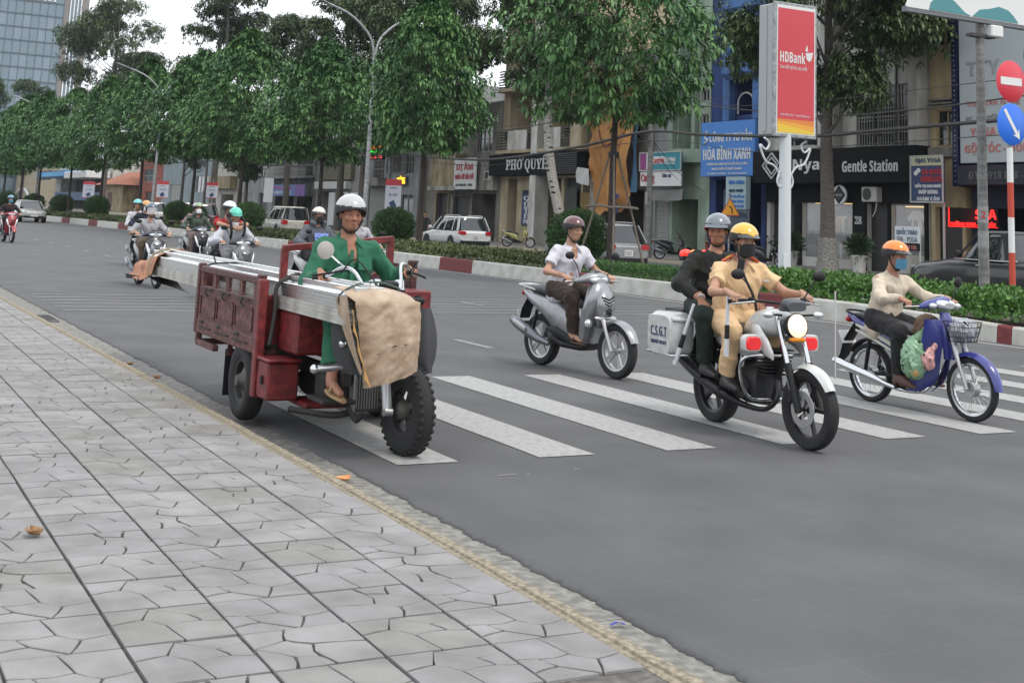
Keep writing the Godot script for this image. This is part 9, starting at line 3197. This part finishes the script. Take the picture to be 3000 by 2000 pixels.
func traffic() -> void:
	var sa := skin("a", Color(0.42, 0.24, 0.16))
	var sb := skin("b", Color(0.36, 0.18, 0.11))
	var dark := cloth("dark", Color(0.014, 0.014, 0.016))
	var shoe := mt("shoe_black", Color(0.02, 0.02, 0.02), 0.45)
	var sand := mt("sandal_brown", Color(0.06, 0.03, 0.02), 0.7)
	var smoke := mt("visor_smoke", Color(0.05, 0.05, 0.055), 0.15)
	var clear := mt("visor_clear", Color(0.6, 0.62, 0.65, 0.25), 0.05)
	var white := mt("mask_white", Color(0.62, 0.63, 0.65), 0.8)
	var blackm := mt("mask_black", Color(0.014, 0.014, 0.015), 0.85)
	tricycle()
	# silver scooter
	var sh := scooter("scooter", "silver grey scooter with big wheels ridden by the man in white shirt", V(7.57, 0, -12.47), 0.155, {"body": paintm("silver", Color(0.3, 0.31, 0.33), 0.6)})
	person("man in white short sleeved shirt and maroon helmet riding the silver scooter", sh.position, 0.155, sh_pose({"skin": sa, "shirt": cloth("lilac_white", Color(0.58, 0.57, 0.62)), "trousers": cloth("brown", Color(0.035, 0.024, 0.017)), "shoe": sand, "sleeve": 0.32, "sandals": true, "helmet": hel("maroon", Color(0.07, 0.012, 0.016)), "look": V(0.05, -0.08, 1), "hem": 0.1, "open": true, "cell": 0.012}))
	# police
	var pp := V(6.88, 0, -8.46)
	var pt := -0.09
	police_bike(pp, pt)
	var khaki := cloth("khaki", Color(0.7, 0.48, 0.27))
	var cop := person("traffic officer in khaki uniform, yellow helmet and black mask riding in front", pp, pt, {"hip": V(0, 0.9, -0.44), "neck": V(0, 1.345, -0.31), "hands": grips(0.35, 1.075, 0.15), "feet": feet(0.2, 0.35, -0.2), "knees": [V(0.35, 0.6, 1), V(-0.35, 0.6, 1)], "skin": sa, "shirt": khaki, "trousers": khaki, "shoe": shoe, "sleeve": 0.3, "hem": 0.05, "loose": 0.015, "crease": 0.022, "helmet": hel("yellow", Color(0.62, 0.36, 0.03)), "visor": smoke, "mask": blackm, "look": V(-0.1, -0.06, 1), "fat": 1.06, "cell": 0.012})
	var J: Dictionary = cop.get_meta("joints")
	for s in 2:
		var sp: Vector3 = J.S[s]
		var e := put(B.new().box(sp.lerp(J.neck, 0.35) + V(0, 0.085, 0.0), V(0.12, 0.012, 0.055), 0.004, Basis(V(0, 0, 1), -0.45 + 0.9 * s)), "epaulette", mt("epaulette", Color(0.5, 0.08, 0.02), 0.6), cop)
		put(B.new().box(sp.lerp(J.neck, 0.35) + V(0, 0.094, 0.0), V(0.05, 0.004, 0.02), 0.001, Basis(V(0, 0, 1), -0.45 + 0.9 * s)), "gold_star", mt("gold", Color(0.7, 0.45, 0.08), 0.4), e)
	put(B.new().tube(arc([V(-0.12, 1.34, -0.14), V(-0.1, 1.21, -0.07), V(-0.02, 1.08, -0.08), V(0.04, 0.94, -0.12)], 4), 0.011, 6), "radio_strap", dark, cop)
	put(B.new().box(V(-0.14, 1.33, -0.1), V(0.06, 0.13, 0.035), 0.01, Basis(V(0, 0, 1), -0.2)), "radio", blackp(), cop)
	put(B.new().tube([V(-0.15, 1.38, -0.11), V(-0.17, 1.52, -0.12)], 0.008, 6), "radio_aerial", blackp(), cop)
	put(B.new().ball(V(-0.013, 1.585, -0.115), V(0.022, 0.022, 0.008)), "cap_badge", mats["gold"], cop)
	put(B.new().box(V(0.08, 1.22, -0.05), V(0.06, 0.014, 0.006), 0.002, Basis(V(1, 0, 0), -0.3)), "name_tag", mt("tag_grey", Color(0.3, 0.32, 0.3), 0.5), cop)
	var cop2 := person("officer in black uniform and grey helmet riding pillion and looking aside", pp, pt, {"hip": V(0, 0.96, -0.83), "neck": V(0.02, 1.42, -0.76), "hands": [[V(0.2, 1.04, -0.4), V(-0.1, -0.2, 1), V(0.1, 1, 0.1), V(-1, 0, 0), 0.5], [V(-0.27, 1.03, -0.5), V(-0.05, -0.75, 0.6), V(-0.4, 0.55, 0.6), V(1, 0, 0.2), 0.55]], "feet": feet(0.22, 0.42, -0.5), "knees": [V(0.5, 0.5, 1), V(-0.5, 0.5, 1)], "elbows": [V(0.8, -0.5, -0.3), V(-0.9, -0.4, -0.4)], "skin": sb, "shirt": cloth("black_shirt", Color(0.012, 0.014, 0.012)), "trousers": cloth("dark_green", Color(0.008, 0.02, 0.015)), "shoe": shoe, "sleeve": 0.85, "loose": 0.015, "helmet": hel("slate", Color(0.12, 0.14, 0.16)), "visor": mt("peak_slate", Color(0.1, 0.12, 0.14), 0.35), "look": V(-0.75, -0.08, 0.8), "cell": 0.012, "shoulder": 0.2})
	put(B.new().box(V(-0.09, 1.29, -0.6), V(0.07, 0.016, 0.006), 0.002, Basis(V(1, 0, 0), -0.2)), "name_tag", mats["tag_grey"], cop2)
	put(B.new().tube([V(-0.262, 1.055, -0.51), V(-0.275, 1.04, -0.492)], 0.034, 12), "wrist_band", mt("band_pale", Color(0.4, 0.35, 0.33), 0.6), cop2)
	var k := 0
	for q in [[V(-0.36, 1.12, 0.06), V(-0.33, 0.62, 0.0)], [V(-0.34, 0.99, -0.5), V(-0.42, 0.48, -0.66)]]:
		var bt := thing("police_baton", "white and black traffic baton %s" % ["hanging before the khaki officer's thigh", "held down by the black clad officer"][k], "baton", pp, pt, "traffic batons")
		k += 1
		var a: Vector3 = q[0]
		var b: Vector3 = q[1]
		for j in 3:
			put(B.new().tube([a.lerp(b, [0.0, 0.5, 0.72][j]), a.lerp(b, [0.5, 0.72, 1.0][j])], [[0.013, 0.018], [0.019, 0.02], [0.021, 0.022]][j], 10), ["grip", "black_band", "tip"][j], [white, blackm, white][j], bt)
	# blue motorbike
	var up := V(9.43, 0, -9.23)
	underbone(up, 0.02)
	person("rider in cream shirt, orange helmet and blue mask on the blue motorbike", up, 0.02, {"hip": V(0, 0.84, -0.46), "neck": V(0, 1.25, -0.34), "hands": grips(0.31, 1.0, 0.15), "feet": feet(0.17, 0.24, -0.1), "knees": [V(0.3, 0.6, 1), V(-0.3, 0.6, 1)], "skin": sb, "shirt": cloth("cream_shirt", Color(0.58, 0.5, 0.39)), "trousers": dark, "shoe": mt("shoe_brown", Color(0.09, 0.045, 0.03), 0.6), "sleeve": 0.97, "hem": 0.13, "collar": false, "helmet": hel("orange", Color(0.72, 0.19, 0.01)), "visor": smoke, "mask": mt("mask_blue", Color(0.06, 0.2, 0.3), 0.8), "look": V(0.15, -0.08, 1), "shoulder": 0.17, "fat": 0.95, "cell": 0.012})
	var nz := FastNoiseLite.new()
	nz.frequency = 9.0
	k = 0
	for q in [["brown_bag", "brown cloth bag held between the rider's knees", V(-0.03, 0.78, 0.13), V(0.13, 0.13, 0.11), mt("bag_brown", Color(0.15, 0.09, 0.055), 0.8)], ["basket_bag", "crumpled grey plastic bag filling the wire basket", V(0, 0.8, 0.53), V(0.14, 0.1, 0.105), mt("bag_grey", Color(0.3, 0.31, 0.34), 0.35)], ["green_bag", "translucent green plastic shopping bag hanging by the leg shield", V(-0.22, 0.5, 0.14), V(0.115, 0.18, 0.12), mt("bag_green", Color(0.36, 0.5, 0.38), 0.25, 0.0, {"back": Color(0.15, 0.25, 0.15), "t": noise("bagn", 0.03, Color(0.6, 0.75, 0.6), grey(1.0), 256), "k": 2.0})], ["meat_bag", "small pink bag hanging beside the green shopping bag", V(-0.2, 0.5, 0.3), V(0.05, 0.075, 0.06), mt("bag_pink", Color(0.55, 0.3, 0.28), 0.4)]]:
		var bg := thing(q[0], q[1], "bag", up, 0.02)
		var f := Field.new(q[2] - q[3] * 1.4, q[2] + q[3] * 1.5 + V(0, 0.12, 0), 0.011)
		f.ell(q[2], q[3], Basis.IDENTITY, 0.03)
		if k > 1:
			f.cone(q[2] + V(0, q[3].y * 0.6, 0), q[2] + V(0.05, q[3].y + 0.08, 0.05), q[3].x * 0.55, 0.012, 0.06)
		f.wrinkle(0.03, 9.0, k * 7, V(1, 0.5, 1))
		k += 1
		var hl := Hull.new()
		hl.add(f)
		inst(hl.mesh(), "bag", q[4], bg)
		if k == 3:
			put(B.new().tube(arc([q[2] + V(0.02, 0.2, 0.03), V(-0.14, 0.8, 0.2), q[2] + V(0.06, 0.2, 0.08)], 5), 0.008, 5), "handle", q[4], bg)
			for e in [[V(-0.02, -0.1, 0.03), Color(0.5, 0.3, 0.1)], [V(0.0, -0.04, -0.04), Color(0.1, 0.3, 0.06)]]:
				put(B.new().ball(q[2] + e[0], V(0.07, 0.06, 0.06)), "vegetable", mt("veg_%d" % int(e[1].r * 100), e[1], 0.6), bg)
	# riders coming up behind the tricycle
	var R := [
		[V(5.83, 0, -26.2), 0.05, "rider in grey shirt and visor helmet behind the load", {"hip": V(0, 0.87, -0.3), "neck": V(0, 1.3, -0.2), "shirt": cloth("grey_shirt", Color(0.36, 0.36, 0.38)), "trousers": cloth("khaki_dark", Color(0.1, 0.075, 0.05)), "helmet": hel("slate2", Color(0.07, 0.09, 0.12)), "hstyle": "visor", "visor": clear, "sleeve": 0.5}, "dark scooter with a silver V front under the visor helmet rider", {"body": paintm("sdark", Color(0.015, 0.016, 0.02)), "nose": paintm("silver", Color(0.3, 0.31, 0.33), 0.6), "face": "wing", "cowl": paintm("snavy", Color(0.012, 0.012, 0.04))}],
		[V(7.45, 0, -34.2), 0.05, "rider in navy with orange helmet and white mask", {"shirt": cloth("navy", Color(0.016, 0.018, 0.04)), "trousers": cloth("shorts_grey", Color(0.16, 0.2, 0.21)), "helmet": hel("orange2", Color(0.55, 0.25, 0.04)), "mask": white, "visor": mt("peak_cream", Color(0.4, 0.3, 0.15), 0.4), "leg": 0.15}, "white scooter half hidden left of the visor helmet rider", {"body": paintm("swhite", Color(0.5, 0.52, 0.52)), "face": "wing"}],
		[V(8.65, 0, -33.5), 0.05, "rider in olive hooded jacket with green helmet and white mask", {"shirt": cloth("olive", Color(0.06, 0.09, 0.065)), "trousers": cloth("flower", Color(0.2, 0.15, 0.14)), "helmet": hel("sage", Color(0.2, 0.3, 0.14)), "mask": white}, "dark blue scooter with white swept lights under the olive hooded rider", {"body": paintm("sdark", Color(0.015, 0.016, 0.02)), "face": "wing", "cowl": paintm("snavy2", Color(0.02, 0.03, 0.06))}],
		[V(10.6, 0, -41.4), 0.05, "rider in dusty pink jacket with pink hat", {"shirt": cloth("pink", Color(0.3, 0.17, 0.18)), "trousers": dark, "helmet": hel("pink", Color(0.45, 0.3, 0.34)), "visor": mt("peak_pink", Color(0.4, 0.27, 0.3), 0.6)}, "dark scooter under the pink jacketed rider", {"body": paintm("sdark", Color(0.015, 0.016, 0.02)), "face": "wing"}],
		[V(6.48, 0, -22.4), 0.1, "rider in pale jacket with teal helmet and lowered mask", {"hip": V(0, 0.85, -0.3), "neck": V(0, 1.28, -0.2), "shirt": cloth("pale", Color(0.48, 0.5, 0.54)), "trousers": cloth("greytr", Color(0.25, 0.25, 0.25)), "helmet": hel("teal", Color(0.06, 0.46, 0.33)), "visor": mt("peak_teal", Color(0.05, 0.25, 0.2), 0.3), "mask": white, "mask_low": true, "loose": 0.03, "look": V(-0.05, -0.25, 1)}, "grey scooter under the teal helmeted rider", {"body": paintm("greyb", Color(0.16, 0.17, 0.18), 0.3), "face": "wing", "cowl": paintm("sdark", Color(0.015, 0.016, 0.02))}],
		[V(7.75, 0, -21.6), 0.1, "rider in grey hooded sweatshirt with cream helmet and black mask", {"shirt": cloth("hoodie", Color(0.1, 0.11, 0.13)), "trousers": dark, "helmet": hel("cream", Color(0.56, 0.52, 0.42)), "visor": smoke, "mask": blackm, "loose": 0.028}, "white fronted scooter under the grey hooded rider", {"body": paintm("swhite", Color(0.5, 0.52, 0.52)), "face": "wing", "shield": paintm("sdark", Color(0.015, 0.016, 0.02))}],
		[V(8.75, 0, -22.2), 0.12, "rider in pale grey shirt hidden behind the tricycle driver", {"shirt": cloth("pale2", Color(0.42, 0.41, 0.45)), "trousers": dark, "helmet": hel("white2", Color(0.5, 0.5, 0.5))}, "dark scooter behind the tricycle driver", {"body": paintm("sdark", Color(0.015, 0.016, 0.02))}],
		[V(6.0, 0, -50.2), 0.1, "rider in dark jacket with blue helmet and mask on a red scooter", {"shirt": cloth("maroonj", Color(0.03, 0.015, 0.02)), "trousers": dark, "helmet": hel("blue", Color(0.08, 0.22, 0.36)), "mask": mats["mask_blue"]}, "red scooter riding at the photo's left edge", {"body": paintm("sred", Color(0.32, 0.02, 0.03)), "face": "wing"}],
		[V(25.6, 0, -65.6), PI, "rider in navy jacket with white helmet beyond the median bush", {"shirt": cloth("navy", Color(0.016, 0.018, 0.04)), "trousers": dark, "helmet": hel("white2", Color(0.5, 0.5, 0.5))}, "dark scooter riding away beyond the median bush", {"body": paintm("sdark", Color(0.015, 0.016, 0.02))}]]
	for r in R:
		scooter("scooter", r[4], r[0], r[1], r[5], "scooters in the traffic")
		var P := sh_pose({"skin": sa, "shoe": shoe, "cell": 0.02, "group": "riders in the traffic"})
		P.merge(r[3], true)
		var p := person(r[2], r[0], r[1], P)
		if r[2].contains("hooded"):
			var hd := B.new()
			hd.tube(arc([V(0.09, 1.4, -0.06), V(0.12, 1.43, -0.16), V(0.0, 1.42, -0.3), V(-0.12, 1.43, -0.16), V(-0.09, 1.4, -0.06)], 4), 0.04, 8)
			put(hd, "hood", P.shirt, p)
		if r[2].contains("sweatshirt"):
			for j in 2:
				text(["HOWDY", "TEXAS"][j], 0.26, 0.085, p, mt("print_blue", Color(0.25, 0.35, 0.8), 0.6), Transform3D(Basis(V(1, 0, 0), -0.25), V(0, 1.2 - 0.1 * j, 0.03 + 0.02 * j)), 0.02)
		if r[2].contains("teal"):
			for s in [-1.0, 1.0]:
				put(B.new().tube(arc([V(0.12 * s, 1.43, -0.18), V(0.13 * s, 1.38, -0.03), V(0.12 * s, 1.2, 0.02), V(0.1 * s, 1.08, -0.05)], 4), 0.025, 6), "backpack_strap", dark, p)
	# pillion riders
	var pil := {"skin": sa, "shoe": shoe, "cell": 0.02, "group": "riders in the traffic"}
	var a1 := pil.duplicate()
	a1.merge({"hip": V(0, 0.93, -0.62), "neck": V(0, 1.39, -0.5), "hands": [[V(0.1, 1.28, -0.04), V(-0.8, 0, 0.3), V(0, 1, 0.2), V(0, 0, 1), 0.6], [V(-0.1, 1.28, -0.04), V(0.8, 0, 0.3), V(0, 1, 0.2), V(0, 0, 1), 0.6]], "elbows": [V(1, 0.2, 0), V(-1, 0.2, 0)], "feet": feet(0.2, 0.36, -0.45), "knees": [V(0.5, 0.5, 1), V(-0.5, 0.5, 1)], "shirt": cloth("red", Color(0.36, 0.02, 0.03)), "trousers": dark, "helmet": hel("white3", Color(0.58, 0.59, 0.62)), "mask": blackm, "sleeve": 0.25, "look": V(0.25, -0.1, 1)})
	person("pillion in red shirt, white helmet and black mask hugging the teal helmeted rider", V(6.48, 0, -22.4), 0.1, a1)
	var a2 := pil.duplicate()
	a2.merge({"hip": V(0, 0.94, -0.62), "neck": V(-0.12, 1.38, -0.55), "hands": [[V(0.16, 1.1, -0.3), V(-0.5, 0, 1), V(0, 1, 0), V(-1, 0, 0), 0.6], [V(-0.2, 1.1, -0.3), V(0.5, 0, 1), V(0, 1, 0), V(1, 0, 0), 0.6]], "feet": feet(0.2, 0.36, -0.45), "shirt": cloth("white_shirt", Color(0.55, 0.55, 0.58)), "trousers": dark, "helmet": hel("aqua", Color(0.1, 0.4, 0.42)), "look": V(-0.4, -0.1, 1)})
	person("pillion in white with an aqua helmet behind the orange helmeted rider", V(7.45, 0, -34.2), 0.05, a2)
	# two people standing on the far pavement
	k = 0
	for x in [34.6, 35.1]:
		var st := {"hip": V(0, 0.9, 0), "neck": V(0, 1.38, 0.02), "hands": [[V(0.27, 0.85, 0.05), V(0, -1, 0.1), V(1, 0, 0), V(0, 0, 1), 0.4], [V(-0.27, 0.85, 0.05), V(0, -1, 0.1), V(-1, 0, 0), V(0, 0, 1), 0.4]], "feet": [[V(0.1, 0.08, 0), V(0.12, 0.03, 0.17)], [V(-0.1, 0.08, 0), V(-0.12, 0.03, 0.17)]], "skin": sb, "shirt": [cloth("tan_shirt", Color(0.25, 0.22, 0.16)), dark][k], "trousers": dark, "shoe": shoe, "cell": 0.03}
		person("dark haired person standing beyond the round bush, %s" % ["in a tan shirt", "in a black shirt"][k], V(x, 0.14, -80.0 + 2.2 * k), -1.0, st)
		k += 1
func build_all() -> void:
	ground()
	buildings()
	plants()
	street()
	traffic()
